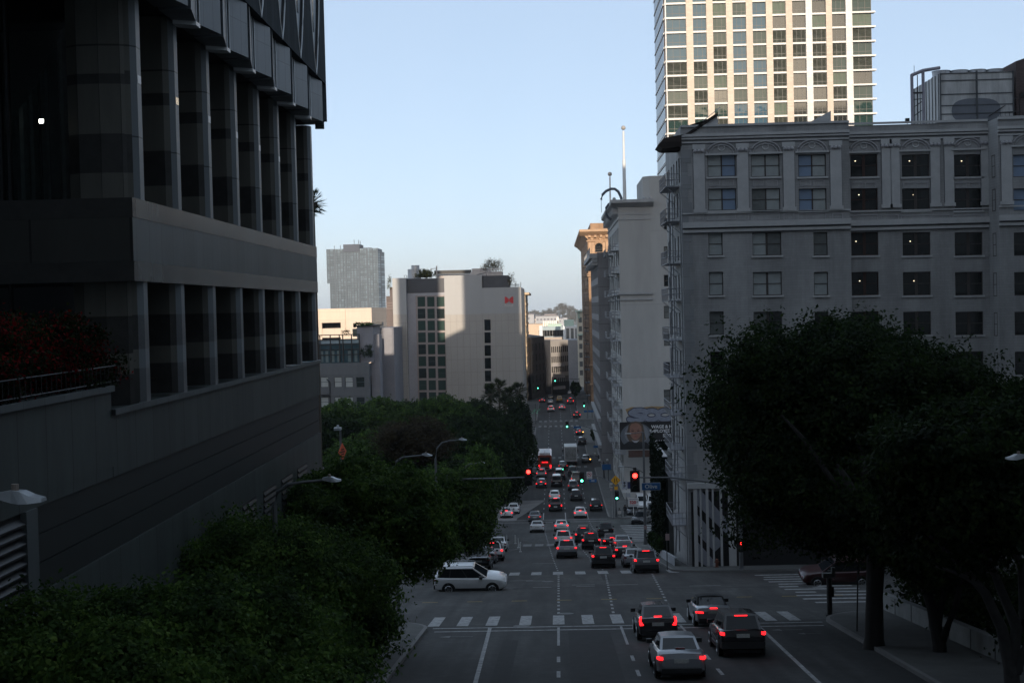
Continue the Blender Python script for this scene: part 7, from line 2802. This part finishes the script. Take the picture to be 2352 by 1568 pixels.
b.box(hd_.x - .12, hd_.x + .12, -.35, -.1, hd_.z + .85, hd_.z + 1.05)
b.build("detector_camera", SIGH, s1)
ph_ = signal_head(s1, (0, -.35, U(1703, 1243, 98.5).z - base.z - .3), 'r', .62)
# first crossing, left: red on a long arm
base = Vector((U(1035, 1330, 103).x, 103.0, zg(103) + .14))
zt_ = U(1070, 1102, 103).z - base.z
s2 = mast("red signal on a long straight arm reaching out of the left-hand trees", base, zt_ + .4, [(0, 0, zt_), (1.5, 0, zt_ + .08), rel(1150, 1098, 103, base), rel(1195, 1096, 103, base), rel(1214, 1095, 103, base)], 'r', size=1.0, drop=-.05)
# second crossing
base = Vector((U(1415.5, 1194, 190.5).x, 190.5, zg(190.5) + .14))
s3 = mast("green signal on a curved arm with a no-left-turn board and blue name sign", base, U(1415, 1100, 190.5).z - base.z, [(0, 0, U(1415, 1125, 190.5).z - base.z), rel(1400, 1107, 190.5, base), rel(1381, 1095, 190.5, base), rel(1362, 1090.5, 190.5, base), rel(1345, 1090, 190.5, base), rel(1336, 1090.5, 190.5, base)], 'g', size=1.15, drop=.35)
signal_head(s3, (U(1416.5, 1137, 190.5).x - base.x, -.35, U(1416.5, 1137, 190.5).z - base.z), 'g', .95)
o, q = plate(s3, "no_left_turn_sign", 1347.5, 1360, 1082.5, 1099.5, 190.2, base, SWHITE)
b = MB()
b.tube([(q[0] + .29 * math.cos(t), q[1] - .012, q[2] + .13 + .29 * math.sin(t)) for t in [2 * math.pi * k / 20 for k in range(21)]], .035, 5, cap=False)
b.tube([(q[0] - .2, q[1] - .014, q[2] + .33), (q[0] + .2, q[1] - .014, q[2] - .07)], .03, 5)
b.build("red_ring", SRED, s3)
b = MB()
y_ = q[1] - .02
b.box(q[0] + .06, q[0] + .13, y_ - .01, y_, q[2] - .03, q[2] + .2)
b.box(q[0] - .10, q[0] + .13, y_ - .01, y_, q[2] + .15, q[2] + .22)
b.prismY([(q[0] - .08, q[2] + .28), (q[0] - .2, q[2] + .185), (q[0] - .08, q[2] + .09)], y_ - .01, y_)
b.box(q[0] - .28, q[0] + .28, y_ + .005, y_ + .008, q[2] - .40, q[2] - .36)
b.build("turn_arrow", SBLK, s3)
o, q = plate(s3, "street_name_sign", 1353, 1370, 1100, 1106.8, 190.2, base, SBLUE)
lettering("Hill", .34, SWHITE, s3, (q[0], q[1] - .008, q[2]), bold=.006)
# yellow diamond and plates on its own post
base = Vector((U(1411, 1199, 187.5).x, 188.6, zg(188.6) + .14))
sy = thing("warning_sign", "yellow diamond lane sign with a small yellow plate beneath, by the second crossing", "sign", base)
dd = 188.6
b = MB()
b.tube([(0, .06, -.2), (0, .06, U(1414, 1050, dd).z - base.z)], .06, 6)
b.build("post", POLE, sy)
q = U(1414, 1102.5, dd) - base
b = MB()
s_ = .70
b.prismY([(q.x - s_, q.z), (q.x, q.z - s_), (q.x + s_, q.z), (q.x, q.z + s_)], -.03, 0)
b.build("diamond", SYEL, sy)
b = MB()
b.prismY([(q.x - .20, q.z - .3), (q.x - .10, q.z - .3), (q.x - .10, q.z + .3), (q.x - .20, q.z + .3)], -.045, -.032)
b.prismY([(q.x + .22, q.z - .3), (q.x + .30, q.z - .3), (q.x + .17, q.z + .02), (q.x + .17, q.z + .3), (q.x + .08, q.z + .3), (q.x + .08, q.z - .02)], -.045, -.032)
b.build("lane_symbol", SBLK, sy)
plate(sy, "yellow_plate", 1411.2, 1418.8, 1116.5, 1124.2, dd, base, SYEL)
base = Vector((U(1404, 1199, 189.5).x, 189.5, zg(189.5) + .14))
ss = thing("speed_sign", "white speed sign reading 35 with a small plate beneath, left of the yellow diamond", "sign", base)
b = MB()
b.tube([(0, .05, -.2), (0, .05, U(1404, 1108, 189.5).z - base.z)], .04, 6)
b.build("post", POLE, ss)
o, q = plate(ss, "speed_plate", 1400.3, 1408.6, 1108.5, 1119.5, 189.5, base, SWHITE)
lettering("35", .36, SBLK, ss, (q[0], q[1] - .008, q[2] - .08), bold=.012)
plate(ss, "small_plate", 1401.5, 1406.5, 1121.5, 1127, 189.5, base, mat("pale_red_plate", (.35, .25, .24)))
# third crossing
base = Vector((U(1384, 1060, 277.5).x, 277.8, zg(278) + .14))
d_ = 277.8
s4 = mast("green signal on a sloping arm over the third crossing, nearer of the two far masts", base, U(1384, 990, d_).z - base.z, [(0, 0, U(1384, 1003, d_).z - base.z), rel(1376, 993, d_, base), rel(1352, 981.5, d_, base), rel(1330, 975, d_, base), rel(1302.5, 973.5, d_, base)], 'g', size=1.05, drop=.1)
signal_head(s4, (.3, -.35, U(1386, 1008, d_).z - base.z), 'g', 1.0)
plate(s4, "street_name_sign", 1317.5, 1334.5, 978.5, 983.5, d_ - .2, base, SBLUE)
plate(s4, "street_name_sign", 1363, 1389.5, 1022.3, 1027.6, d_ - .2, base, SBLUE)
# far signals
for (px, py, d_, lb) in ((1285, 913, 428, "green signal hanging over the far road in front of the yellow van"), (1341.6, 932, 356, "green signal on a short post at the right kerb below the brown building"), (1235.5, 891, 447, "small green signal at the left kerb near the street's bend"), (1275, 874.5, 447, "farthest green signal, before the pale corner apartments")):
    g_ = G(px + (25 if px in (1285, 1275) else 1.5), 960 if d_ < 400 else 925)
    bx_ = U(px, py, d_).x
    off = {1285: 9.0, 1275: 8.0}.get(px, .9)
    if px == 1235.5: off = -.9
    base = Vector((bx_ + off, d_, zg(d_) + .1))
    q = U(px, py, d_) - base
    mast(lb, base, q.z + .8, [(0, 0, q.z + .4), (q.x * .5, 0, q.z + .65), (q.x, 0, q.z + .45)], 'g', arm_r=.12, drop=.05, size=1.0)
gs = thing("green_lit_sign", "cluster of small green lights on a post at the left kerb far down the road", "lights", U(1230, 945, 345))
b = MB()
for k in range(6):
    b.ball((-.8 + .34 * k + .1 * (k % 2), 0, .4 * (k % 3) - .3), .06, 6, 4)
b.build("green_bulb", glow("green_bulb_lit", (.1, .9, .5), .6), gs)
b = MB()
b.tube([(0, .1, -4.5), (0, .1, 2)], .07, 6)
b.build("post", BLACK, gs)

# street lamps
def lamp(label, hx, hy, d, dirx, arm_l, drop, pole_to=None, head=.56, pm=None, foot=None, name="street_lamp", ry=0.0, grp="cobra-head street lamps"):
    p = U(hx, hy, d)
    px_ = p.x - dirx * arm_l
    base = Vector((px_, d, zg(d) + .1))
    t = thing(name, label, "street lamp", base, 0, grp)
    h = p.z - base.z
    b = MB()
    b.tube([(0, 0, -.1), (0, 0, h - drop)], [.11, .075], 8)
    b.tube([(0, 0, h - drop), (dirx * arm_l * .06, 0, h - drop * .45), (dirx * arm_l * .25, 0, h - drop * .15), (dirx * arm_l * .5, 0, h - .06), (dirx * (arm_l - head * .4), 0, h - .01)], [.06, .055, .05, .045, .04], 8)
    b.build("pole", pm or POLE, t)
    b = MB()
    s = head
    sec = [(-.5 * s, .055, .0, .07), (-.15 * s, .10, -.05, .10), (.05 * s, .15, -.06, .085), (.25 * s, .16, -.055, .03), (.5 * s, .10, -.045, .0)]
    vs = []
    for (x, w, z0, z1) in sec:
        vs += [(dirx * x, -w, z0), (dirx * x, w, z0), (dirx * x, w * .7, z1), (dirx * x, -w * .7, z1)]
    fs = [(0, 1, 2, 3), (16, 17, 18, 19)]
    for i in range(4):
        for k in range(4):
            fs.append((i * 4 + k, i * 4 + (k + 1) % 4, i * 4 + 4 + (k + 1) % 4, i * 4 + 4 + k))
    b.add(vs, fs)
    b.build("lamp_head", mat("lamp_head_grey", (.36, .38, .40), rough=.4, metal=.2), t, (dirx * arm_l, 0, h))
    b = MB()
    b.cyl((dirx * (arm_l - .12 * s), 0), .045, h + .08, h + .17, 10)
    b.build("photocell", mat("photocell_tan", (.22, .18, .15)), t)
    return t
lamp("largest street lamp head, cut by the left edge of the picture", 48, 1143, 16, 1, 1.6, .8)
lamp("street lamp over the second tree from the bottom left corner", 762, 1101, 40, 1, 1.75, .75)
lamp("street lamp whose arm is hidden in leaves below the bare brown tree", 981, 1044.5, 73, 1, 1.8, .7)
lamp("tall street lamp with a long curved arm before the bare brown tree", 1063, 1009, 94, 1, 1.95, 1.3)
lamp("smaller street lamp right of the tall curved-arm one", 1107, 1062, 130, 1, 1.7, .8)
lamp("street lamp head poking in at the right edge over dark leaves", 2334, 1050, 38, -1, 1.5, .6)
base = Vector((U(783, 1030, 91).x, 91, zg(91)))
t = thing("street_lamp", "straight post lamp behind the orange diamond sign", "street lamp", base, 0, "cobra-head street lamps")
b = MB()
hh = U(779, 983, 91).z - base.z
b.tube([(0, 0, -.1), (0, 0, hh - .2), (-.06, -.3, hh)], [.11, .07, .05], 8)
b.build("pole", POLE, t)
b = MB()
b.prism([(-.3, -.9), (.1, -.9), (.16, -.3), (-.34, -.3)], hh - .08, hh + .1)
b.ball((-.1, -.4, hh + .18), .09, 8, 6)
b.build("lamp_head", MATS["lamp_head_grey"], t)
# orange road-works diamond turned nearly edge-on
q = U(786.5, 1037, 90)
og = thing("roadworks_sign", "orange diamond roadworks sign turned almost edge-on, under the post lamp", "sign", (q.x, q.y, q.z), R(72))
b = MB()
s_ = .58
b.prismY([(-s_, 0), (0, -s_), (s_, 0), (0, s_)], -.02, .02)
b.build("diamond", mat("sign_orange", (.62, .085, .02), rough=.45), og)
b = MB()
for z, w in ((.16, .2), (0, .3), (-.16, .2)):
    b.box(-w, w, -.03, -.021, z - .05, z + .05)
b.build("worn_legend", mat("sign_dark_ink", (.12, .02, .01)), og)
b = MB()
b.tube([(0, .05, -.3), (0, .05, -(q.z - zg(90)))], .04, 6)
b.build("post", POLE, og)
# tall pole with two arms at the near right corner of the second crossing
d_ = 138.5
base = Vector((U(1483, 1262, d_).x, d_, zg(d_) + .14))
t = thing("lamp_post", "tall grey lamp post in front of the billboard, a small sign near its foot", "street lamp", base)
top = rel(1477.5, 992, d_, base)
b = MB()
b.tube([(0, 0, -.2), (0, 0, .8), (top.x, 0, top.z)], [.24, .16, .10], 10)
b.tube([(top.x, 0, top.z), rel(1468, 993, d_, base), rel(1447, 995, d_, base)], [.07, .05, .04], 6)
b.tube([rel(1479, 1086, d_, base), rel(1468, 1079, d_, base), rel(1450, 1073, d_, base), rel(1432, 1071, d_, base)], [.06, .05, .045, .04], 6)
b.build("pole", POLE, t)
for (px, py) in ((1443, 995.5), (1427, 1071.5)):
    b = MB()
    p = rel(px, py, d_, base)
    b.box(p.x - .3, p.x + .3, -.12, .12, p.z - .04, p.z + .06)
    b.build("lamp_head", MATS["lamp_head_grey"], t)
plate(t, "small_sign", 1479, 1486, 1206, 1215, d_ - .3, base, mat("pale_red_plate", (.35, .25, .24)))
# globe lamps along the right pavement
for (px, py, d_, lb) in ((1398, 1040, 268, "dark post lamp with round globes, nearest of three on the right pavement"), (1396, 1055, 240, "dark post lamp with globes just this side of the third crossing"), (1369, 998, 322, "farthest dark post lamp with globes on the right pavement")):
    p = U(px, py, d_)
    base = Vector((min(p.x, 8.4), d_, zg(d_) + .14))
    t = thing("globe_lamp", lb, "street lamp", base, 0, "globe post lamps")
    h = p.z - base.z
    b = MB()
    b.tube([(0, 0, 0), (0, 0, .5), (0, 0, h - .3)], [.28, .14, .09], 8)
    b.tube([(-.7, 0, h - .35), (-.4, 0, h - .55), (0, 0, h - .6), (.4, 0, h - .55), (.7, 0, h - .35)], .05, 6)
    b.build("post", BLACK, t)
    for x in (-.7, .7):
        b = MB()
        b.ball((x, 0, h - .1), .24, 10, 8)
        b.build("globe", mat("milk_glass", (.38, .38, .36), rough=.3), t)
# blue banner signs hung from posts
for (px, py, d_, w, h, lb) in ((1393, 1072, 235, 20, 13, "blue square board hung on a dark pavement post beside the globe lamps"), (1352, 944, 357, 22, 4.5, "thin blue board at the right kerb under the brown building")):
    p = U(px, py, d_)
    base = Vector((p.x + (.3 if w < 21 else .9), d_, zg(d_) + .14))
    t = thing("blue_board", lb, "sign", base, 0, "blue boards on pavement posts")
    plate(t, "board", px - w / 2, px + w / 2, py - h / 2, py + h / 2, d_, base, SBLUE)
    b = MB()
    b.tube([(0, .1, -.1), (0, .1, p.z - base.z + .8)], .07, 6)
    b.build("post", BLACK, t)
# parking signs
d_ = 193.5
base = Vector((U(1440, 1190, d_).x, d_, zg(d_) + .14))
t = thing("parking_sign", "square P parking sign with an arrow, beside a dark blue panel and a pale banner", "sign", base)
b = MB()
b.tube([(0, .1, -.1), (0, .1, U(1440, 1104, d_).z - base.z)], .06, 6)
b.build("post", POLE, t)
o, q = plate(t, "sign_panel", 1429, 1440, 1104.5, 1122.5, d_, base, mat("parking_panel_pale", (.30, .32, .36)))
lettering("P", .62, SBLK, t, (q[0], q[1] - .008, q[2] - .2), bold=.02)
b = MB()
b.prismY([(q[0] - .26, q[2] + .28), (q[0] + .26, q[2] + .28), (q[0], q[2] + .52)], q[1] - .014, q[1] - .004)
b.box(q[0] - .07, q[0] + .07, q[1] - .014, q[1] - .004, q[2] + .12, q[2] + .28)
b.build("arrow", SBLK, t)
plate(t, "blue_panel", 1441, 1451.5, 1106, 1121.5, d_, base, mat("parking_panel_navy", (.02, .03, .09)))
plate(t, "banner", 1429, 1456, 1124.5, 1131, d_ - .2, base, SWHITE)
plate(t, "pennant", 1438.5, 1448, 1132, 1141, d_ - .2, base, mat("pale_pennant", (.33, .34, .37)))
d_ = 190.3
base = Vector((U(1455, 1201, d_).x, d_, zg(d_) + .14))
t = thing("price_sign", "white parking price board reading 320 on a single post at the lot's entrance", "sign", base)
b = MB()
b.tube([(.05, .1, -.1), (.05, .1, U(1455, 1146, d_).z - base.z)], .06, 6)
b.build("post", SWHITE, t)
o, q = plate(t, "board", 1443, 1467, 1143, 1163, d_, base, SWHITE)
lettering("320", .62, SRED, t, (q[0] - .1, q[1] - .008, q[2] - .02), bold=.025)
b = MB()
for zz in (.45, -.45):
    b.box(q[0] - .6, q[0] + .6, q[1] - .006, q[1] - .003, q[2] + zz - .05, q[2] + zz + .05)
b.box(q[0] + .45, q[0] + .62, q[1] - .006, q[1] - .003, q[2] - .02, q[2] + .16)
b.build("small_print", mat("faint_print", (.25, .22, .24)), t)
# delineator posts by the painted kerb build-out
mk = MB()
strip(mk, 137, 137.4, -7.5, -4.2, .013)
for y in range(126, 150):
    strip(mk, y, y + 1, -4.3, -4.15, .013) if y > 137 else strip(mk, y, y + 1, lambda v: -7.6 + (v - 126) * .3, lambda v: -7.45 + (v - 126) * .3, .013)
tag(mk.build("build_out_edge_line", PAINT_OLD), kind="structure")
for i, (px, py, lb) in enumerate(((1164, 1247, "leftmost white flexible post on the left kerb build-out"), (1183.5, 1248, "middle white flexible post on the left kerb build-out"), (1191, 1257, "white flexible post just left of the nearest one"), (1195.5, 1267, "nearest white flexible post, at the corner of the build-out"))):
    p = G(px, py)
    b = MB()
    b.cyl((0, 0), .13, 0, .05, 12)
    b.cyl((0, 0), .055, .05, .95, 10)
    o = b.build("flexible_post", mat("delineator_white", (.48, .48, .47), rough=.5), None, p)
    tag(o, lb, "bollard", "white flexible posts")
# right near corner
p = G(1906, 1416)
t = thing("signal_control_post", "thick dark post with a pale box on top, on the right-hand corner", "post", p)
b = MB()
b.cyl((0, 0), .20, -.1, .12, 14)
b.cyl((0, 0), .135, .12, 1.95, 12)
b.box(.1, .22, -.08, .1, 1.0, 1.5)
b.build("shaft", BLACK, t)
b = MB()
b.box(-.33, .12, -.18, .18, 1.95, 2.18)
b.box(.12, .3, -.05, .1, 1.95, 2.45)
b.build("head_box", mat("pale_grey_box", (.10, .105, .10)), t)
p = G(1968, 1458)
t = thing("sign_post", "thin bare signpost beside the spreading tree's trunk", "post", p)
b = MB()
b.tube([(0, 0, -.1), (.1, 0, 2.9)], .035, 6)
b.build("shaft", POLE_D, t)
# posts with small plates on the hotel's pavement
for (px, py, ty, lb, w) in ((1533, 1316, 1222, "slim post with a small pale plate on the pavement left of the hotel", 9),):
    p = U(px, py, 101)
    base = Vector((p.x, 101, zg(101) + .14))
    t = thing("plate_post", lb, "sign", base)
    b = MB()
    b.tube([(0, .04, -.1), (0, .04, U(px, ty, 101).z - base.z)], .04, 6)
    b.build("post", POLE_D, t)
    plate(t, "plate", px - w / 2, px + w / 2, ty + 3, ty + 18, 101, base, MATS["pale_red_plate"])
# hydrant
p = U(1647, 1313, 101.5)
t = thing("fire_hydrant", "small rust-coloured fire hydrant at the foot of the hotel's street front", "fire hydrant", (p.x, 101.5, zg(101.5) + .14))
b = MB()
b.cyl((0, 0), .17, 0, .06, 12)
b.cyl((0, 0), .11, .06, .55, 12)
b.ball((0, 0, .56), .12, 10, 6)
b.disc((0, -.02, .42), .06, 'x', 10, .36)
b.disc((0, -.08, .42), .07, 'y', 10, .16)
b.build("barrel", mat("hydrant_rust", (.14, .05, .03), rough=.7, var=.3, scale=8), t)
# right-hand low wall, iron fence and hedge behind it
wl_ = thing("low_wall", "low pale concrete wall with joints along the right-hand pavement", "wall", (0, 0, 0))
b = MB()
Y = ys(14, 69)
for a, c in zip(Y[:-1], Y[1:]):
    za, zc_ = zg(a) + .1, zg(c) + .1
    vs = [(x, y, z) for (y, z0) in ((a, za), (c, zc_)) for (x, z) in ((16.4, z0 - .3), (16.4, z0 + .85), (16.75, z0 + .85), (16.75, z0 - .3))]
    b.add(vs, [(0, 1, 5, 4), (1, 2, 6, 5), (2, 3, 7, 6)])
    if int(a) % 3 == 0:
        b.m = 1
        b.box(16.38, 16.4, a, a + .05, za - .2, za + .84)
        b.m = 0
b.box(16.4, 16.75, 69, 69.02, zg(69) - .2, zg(69) + .95)
b.build("wall_face", [mat("wall_concrete", (.20, .205, .20), rough=.85, var=.2, scale=1.2), SBLK], wl_)
hp_ = []
for k in range(120):
    y = random.uniform(18, 68)
    hp_.append((random.uniform(17.2, 20), y, zg(y) + random.uniform(.3, 2.6)))
shrub("dark_hedge", "tall dark hedge behind the low pale wall at the right", "hedge", hp_, .13, 30000, LEAF_D, jit=(.5, .8, .5), seed=15)
# planted bed and white wall strip beside the parking deck
b = MB()
Y = ys(104, 134)
for a, c in zip(Y[:-1], Y[1:]):
    za, zc_ = zg(a) + .1, zg(c) + .1
    b.add([(8.95, a, za), (8.95, a, za + .7), (8.95, c, zc_ + .7), (8.95, c, zc_)], [(0, 1, 2, 3)])
    b.add([(8.95, a, za + .7), (9.2, a, za + .7), (9.2, c, zc_ + .7), (8.95, c, zc_ + .7)], [(0, 1, 2, 3)])
b.add([(8.95, 134, zg(134)), (9.2, 134, zg(134)), (9.2, 134, zg(134) + .8), (8.95, 134, zg(134) + .8)], [(0, 1, 2, 3)])
tag(b.build("planter_wall", mat("planter_white", (.34, .35, .37), rough=.7)), "low white planter wall running down beside the dark planted wall", "wall")
hp_ = []
for k in range(60):
    y = random.uniform(117, 134)
    hp_.append((random.uniform(8.9, 9.2), y, zg(y) + random.uniform(.8, 1.7)))
shrub("planter_hedge", "dark green planter hedge spilling over the white planter wall", "hedge", hp_, .13, 6000, LEAF_D, jit=(.15, .4, .2), seed=16)

# people at the second crossing
SKIN = mat("skin", (.20, .11, .075), rough=.6)
CLOTH = mat("dark_clothing", (.015, .015, .018), rough=.9, var=.3, scale=6)
CLOTH2 = mat("grey_clothing", (.08, .08, .09), rough=.9)
def figure(name, label, base, joints, edges, radii, mats_face, rz=0):
    """continuous body grown from a skeleton with a skin modifier, baked to a mesh"""
    t = thing(name, label, "person", base, rz)
    me = bpy.data.meshes.new("body")
    keys = list(joints)
    me.from_pydata([joints[k] for k in keys], [(keys.index(a), keys.index(c)) for a, c in edges], [])
    o = bpy.data.objects.new("body", me)
    COL.objects.link(o)
    mo = o.modifiers.new("skin", 'SKIN')
    for i, k in enumerate(keys):
        me.skin_vertices[0].data[i].radius = (radii[k], radii[k])
    me.skin_vertices[0].data[0].use_root = True
    su = o.modifiers.new("sub", 'SUBSURF')
    su.levels = su.render_levels = 1
    dg = bpy.context.evaluated_depsgraph_get()
    nm = bpy.data.meshes.new_from_object(o.evaluated_get(dg))
    o.modifiers.clear()
    o.data = nm
    nm.name = "body"
    for m_ in mats_face[0]:
        nm.materials.append(m_)
    for p in nm.polygons:
        p.material_index = mats_face[1](p.center)
        p.use_smooth = True
    o.parent = t
    return t
def hand_edges(j, e, r_, side, w, f):
    """five short fingers at the end of wrist w pointing along f"""
    for k in range(5):
        a = f'{side}f{k}a'
        c = f'{side}f{k}b'
        off = Vector(((k - 2) * .018, .012 * (k == 0), -.055 + .006 * abs(k - 2)))
        if k == 0:
            off = Vector((-.045 if side == 'l' else .045, -.03, -.03))
        j[a] = tuple(Vector(j[w]) + off)
        j[c] = tuple(Vector(j[w]) + off * 1.75)
        e.append((w, a)); e.append((a, c))
        r_[a] = .010; r_[c] = .008
J = {'pel': (0, 0, .95), 'wai': (0, .01, 1.10), 'che': (0, 0, 1.30), 'nek': (0, .01, 1.47), 'hed': (0, .0, 1.60), 'top': (0, 0, 1.68),
     'ls': (-.17, 0, 1.41), 'le': (-.24, .02, 1.14), 'lh': (-.22, -.06, .90), 'rs': (.17, 0, 1.41), 're': (.25, .0, 1.15), 'rh': (.26, -.10, .92),
     'lhp': (-.09, 0, .90), 'lk': (-.10, -.03, .50), 'la': (-.11, .04, .08), 'lt': (-.12, -.12, .04), 'rhp': (.09, 0, .90), 'rk': (.11, .0, .50), 'ra': (.12, .05, .08), 'rt': (.13, -.11, .04)}
E = [('pel', 'wai'), ('wai', 'che'), ('che', 'nek'), ('nek', 'hed'), ('hed', 'top'), ('che', 'ls'), ('ls', 'le'), ('le', 'lh'), ('che', 'rs'), ('rs', 're'), ('re', 'rh'), ('pel', 'lhp'), ('lhp', 'lk'), ('lk', 'la'), ('la', 'lt'), ('pel', 'rhp'), ('rhp', 'rk'), ('rk', 'ra'), ('ra', 'rt')]
RD = {'pel': .16, 'wai': .14, 'che': .17, 'nek': .065, 'hed': .105, 'top': .085, 'ls': .075, 'le': .052, 'lh': .036, 'rs': .075, 're': .052, 'rh': .036, 'lhp': .10, 'lk': .065, 'la': .05, 'lt': .042, 'rhp': .10, 'rk': .065, 'ra': .05, 'rt': .042}
hand_edges(J, E, RD, 'l', 'lh', None)
hand_edges(J, E, RD, 'r', 'rh', None)
p = G(1436, 1197)
p.x = U(1436, 1190, 190.8).x
pm_ = lambda c: 1 if (c.z > 1.49 or (c.z < .93 and abs(c.x) > .19)) else 0
per = figure("person", "person in dark clothes standing on the corner by the parking lot", (p.x, 190.8, zg(190.8) + .15), J, E, RD, ([CLOTH, SKIN], pm_), R(180))
def head_bits(t, z, y, hairm):
    b = MB()
    b.ball((0, y + .015, z + .035), .112, 12, 8, 1.05)
    b.build("hair", hairm, t)
    b = MB()
    for s in (-1, 1):
        b.ball((s * .035, y - .097, z), .012, 6, 4)
    b.build("eyes", SBLK, t)
    b = MB()
    b.add([(0, y - .13, z - .03), (-.016, y - .098, z - .038), (.016, y - .098, z - .038), (0, y - .098, z + .005)], [(0, 1, 3), (0, 3, 2), (0, 2, 1)])
    b.build("nose", SKIN, t)
HAIR = mat("dark_hair", (.012, .01, .009), rough=.6)
head_bits(per, 1.60, 0, HAIR)
b = MB()
b.box(.30, .50, -.12, .0, .55, .85)
bag = b.build("carry_bag", mat("pale_bag", (.3, .29, .28)), None, per.location)
tag(bag, "small pale bag held by the person in dark clothes", "bag")
bag.location = Vector(per.location) + Vector((-.55, .1, -.02))
J2 = {'pel': (0, .05, .55), 'wai': (0, .08, .70), 'che': (0, .06, .90), 'nek': (0, .03, 1.06), 'hed': (0, .0, 1.18), 'top': (0, 0, 1.27),
      'ls': (-.17, .05, 1.0), 'le': (-.25, -.05, .78), 'lh': (-.20, -.28, .72), 'rs': (.17, .05, 1.0), 're': (.25, -.05, .78), 'rh': (.20, -.28, .72),
      'lhp': (-.10, .0, .54), 'lk': (-.12, -.42, .56), 'la': (-.12, -.46, .16), 'lt': (-.12, -.60, .12), 'rhp': (.10, .0, .54), 'rk': (.12, -.42, .56), 'ra': (.12, -.46, .16), 'rt': (.12, -.60, .12)}
E2 = [e for e in E if 'f' not in e[1]]
RD2 = {k: RD[k] for k in J2}
hand_edges(J2, E2, RD2, 'l', 'lh', None)
hand_edges(J2, E2, RD2, 'r', 'rh', None)
bx_ = U(1423, 1190, 190.2).x
per2 = figure("person", "person sitting in a wheelchair at the kerb by the second crossing", (bx_, 190.2, zg(190.2) + .15), J2, E2, RD2, ([CLOTH2, SKIN], lambda c: 1 if (c.z > 1.09 or (c.y < -.26 and .65 < c.z < .8 and abs(c.x) > .15)) else 0), R(180))
head_bits(per2, 1.18, 0, HAIR)
wc_ = thing("wheelchair", "wheelchair with a pale back panel at the kerb by the second crossing", "wheelchair", (bx_, 190.2, zg(190.2) + .15), R(180))
b = MB()
b.box(-.24, .24, -.40, .14, .42, .455)
b.build("seat", CLOTH, wc_)
b = MB()
b.box(-.24, .24, .20, .24, .46, .95)
b.build("backrest", mat("wheelchair_pale", (.38, .36, .33)), wc_)
for s in (-1, 1):
    b = MB()
    b.tube([(s * .32, .05 + .3 * math.cos(t), .31 + .3 * math.sin(t)) for t in [2 * math.pi * k / 18 for k in range(19)]], .022, 5, cap=False)
    for k in range(6):
        b.tube([(s * .32, .05, .31), (s * .32, .05 + .3 * math.cos(k * 1.047), .31 + .3 * math.sin(k * 1.047))], .006, 3)
    b.build("wheel", RUBBER, wc_)
    b = MB()
    b.tube([(s * .26, .24, .95), (s * .26, .22, .45), (s * .26, -.38, .44), (s * .2, -.5, .12)], .018, 5)
    b.tube([(s * .27, .22, .68), (s * .27, -.2, .68)], .022, 5)
    b.build("frame", GREYM, wc_)

# ------------------------------------------------------------------ unseen blocks behind the viewpoint, added and shaped to cast the evening shade
BY = -40.0
def sh(x360, z360, y=360.0):
    """where the ray that grazes (x, z) at depth y crosses the block line behind the viewpoint"""
    k = (BY - y) / SUN_DIR.y
    return x360 + SUN_DIR.x * k, z360 + SUN_DIR.z * k
SHADE_CLAD = panel("shade_block_cladding", (.45, .44, .42), 3, 3.6, mortar=.3, joint=(.4,) * 3, var=.1)
def shade(label, xa, xb, z, slope=0.0):
    x0, z0 = sh(xa, z)
    x1, z1 = sh(xb, z + slope)
    b = MB()
    b.prismY([(x0, -30), (x1, -30), (x1, z1), (x0, z0)], BY - 22, BY)
    o = b.build("shade_block", SHADE_CLAD, None, (0, 0, EYE))
    tag(o, label, "building", "unseen shade blocks around the viewpoint")
shade("broad added shade block behind the viewpoint, farthest left", -330, -44.8, -6.5)
shade("slim added shade block behind the viewpoint, left of centre", -41.0, -30.6, 40)
shade("added shade block with a sloping top behind the viewpoint", -30.6, -23.2, -7.2, 3.2)
shade("tallest added shade block behind the viewpoint, at centre", -23.2, -8.6, 60)
shade("low added shade block behind the viewpoint, right of the tallest", -8.6, -3.0, -6)
shade("slim added shade block with a raked top behind the viewpoint, right of centre", -3.0, 2.4, 30, -26)
shade("low added shade block wedged behind the viewpoint, between the raked and the broad one", 2.4, 7.6, -6)
shade("broad added shade block behind the viewpoint, at right", 7.6, 330, 9.6)
shade("low added shade block closing the gap behind the viewpoint", -44.8, -41.0, -24)

b = MB()
b.box(34, 62, 18, 84, -34, 30)  # unseen mass added to hold skylight off the road and trees
tag(b.build("sky_blocker", SHADE_CLAD, None, (0, 0, EYE)), "added sky-blocking mass standing outside the picture to the right of the viewpoint", "building", "unseen shade blocks around the viewpoint")
# ------------------------------------------------------------------ evening haze
b = MB()
b.box(-2600, 2600, -120, 5200, -29, 190)
hz_m = bpy.data.materials.new("evening_haze")
hz_m.use_nodes = True
_t = hz_m.node_tree
_t.nodes.remove(_t.nodes["Principled BSDF"])
_v = _t.nodes.new("ShaderNodeVolumePrincipled")
_v.inputs["Color"].default_value = (.92, .94, 1.0, 1)
_v.inputs["Density"].default_value = 0.00009
_v.inputs["Anisotropy"].default_value = 0.0
_t.links.new(_v.outputs[0], _t.nodes["Material Output"].inputs["Volume"])
haze = b.build("haze", hz_m)
tag(haze, kind="stuff")
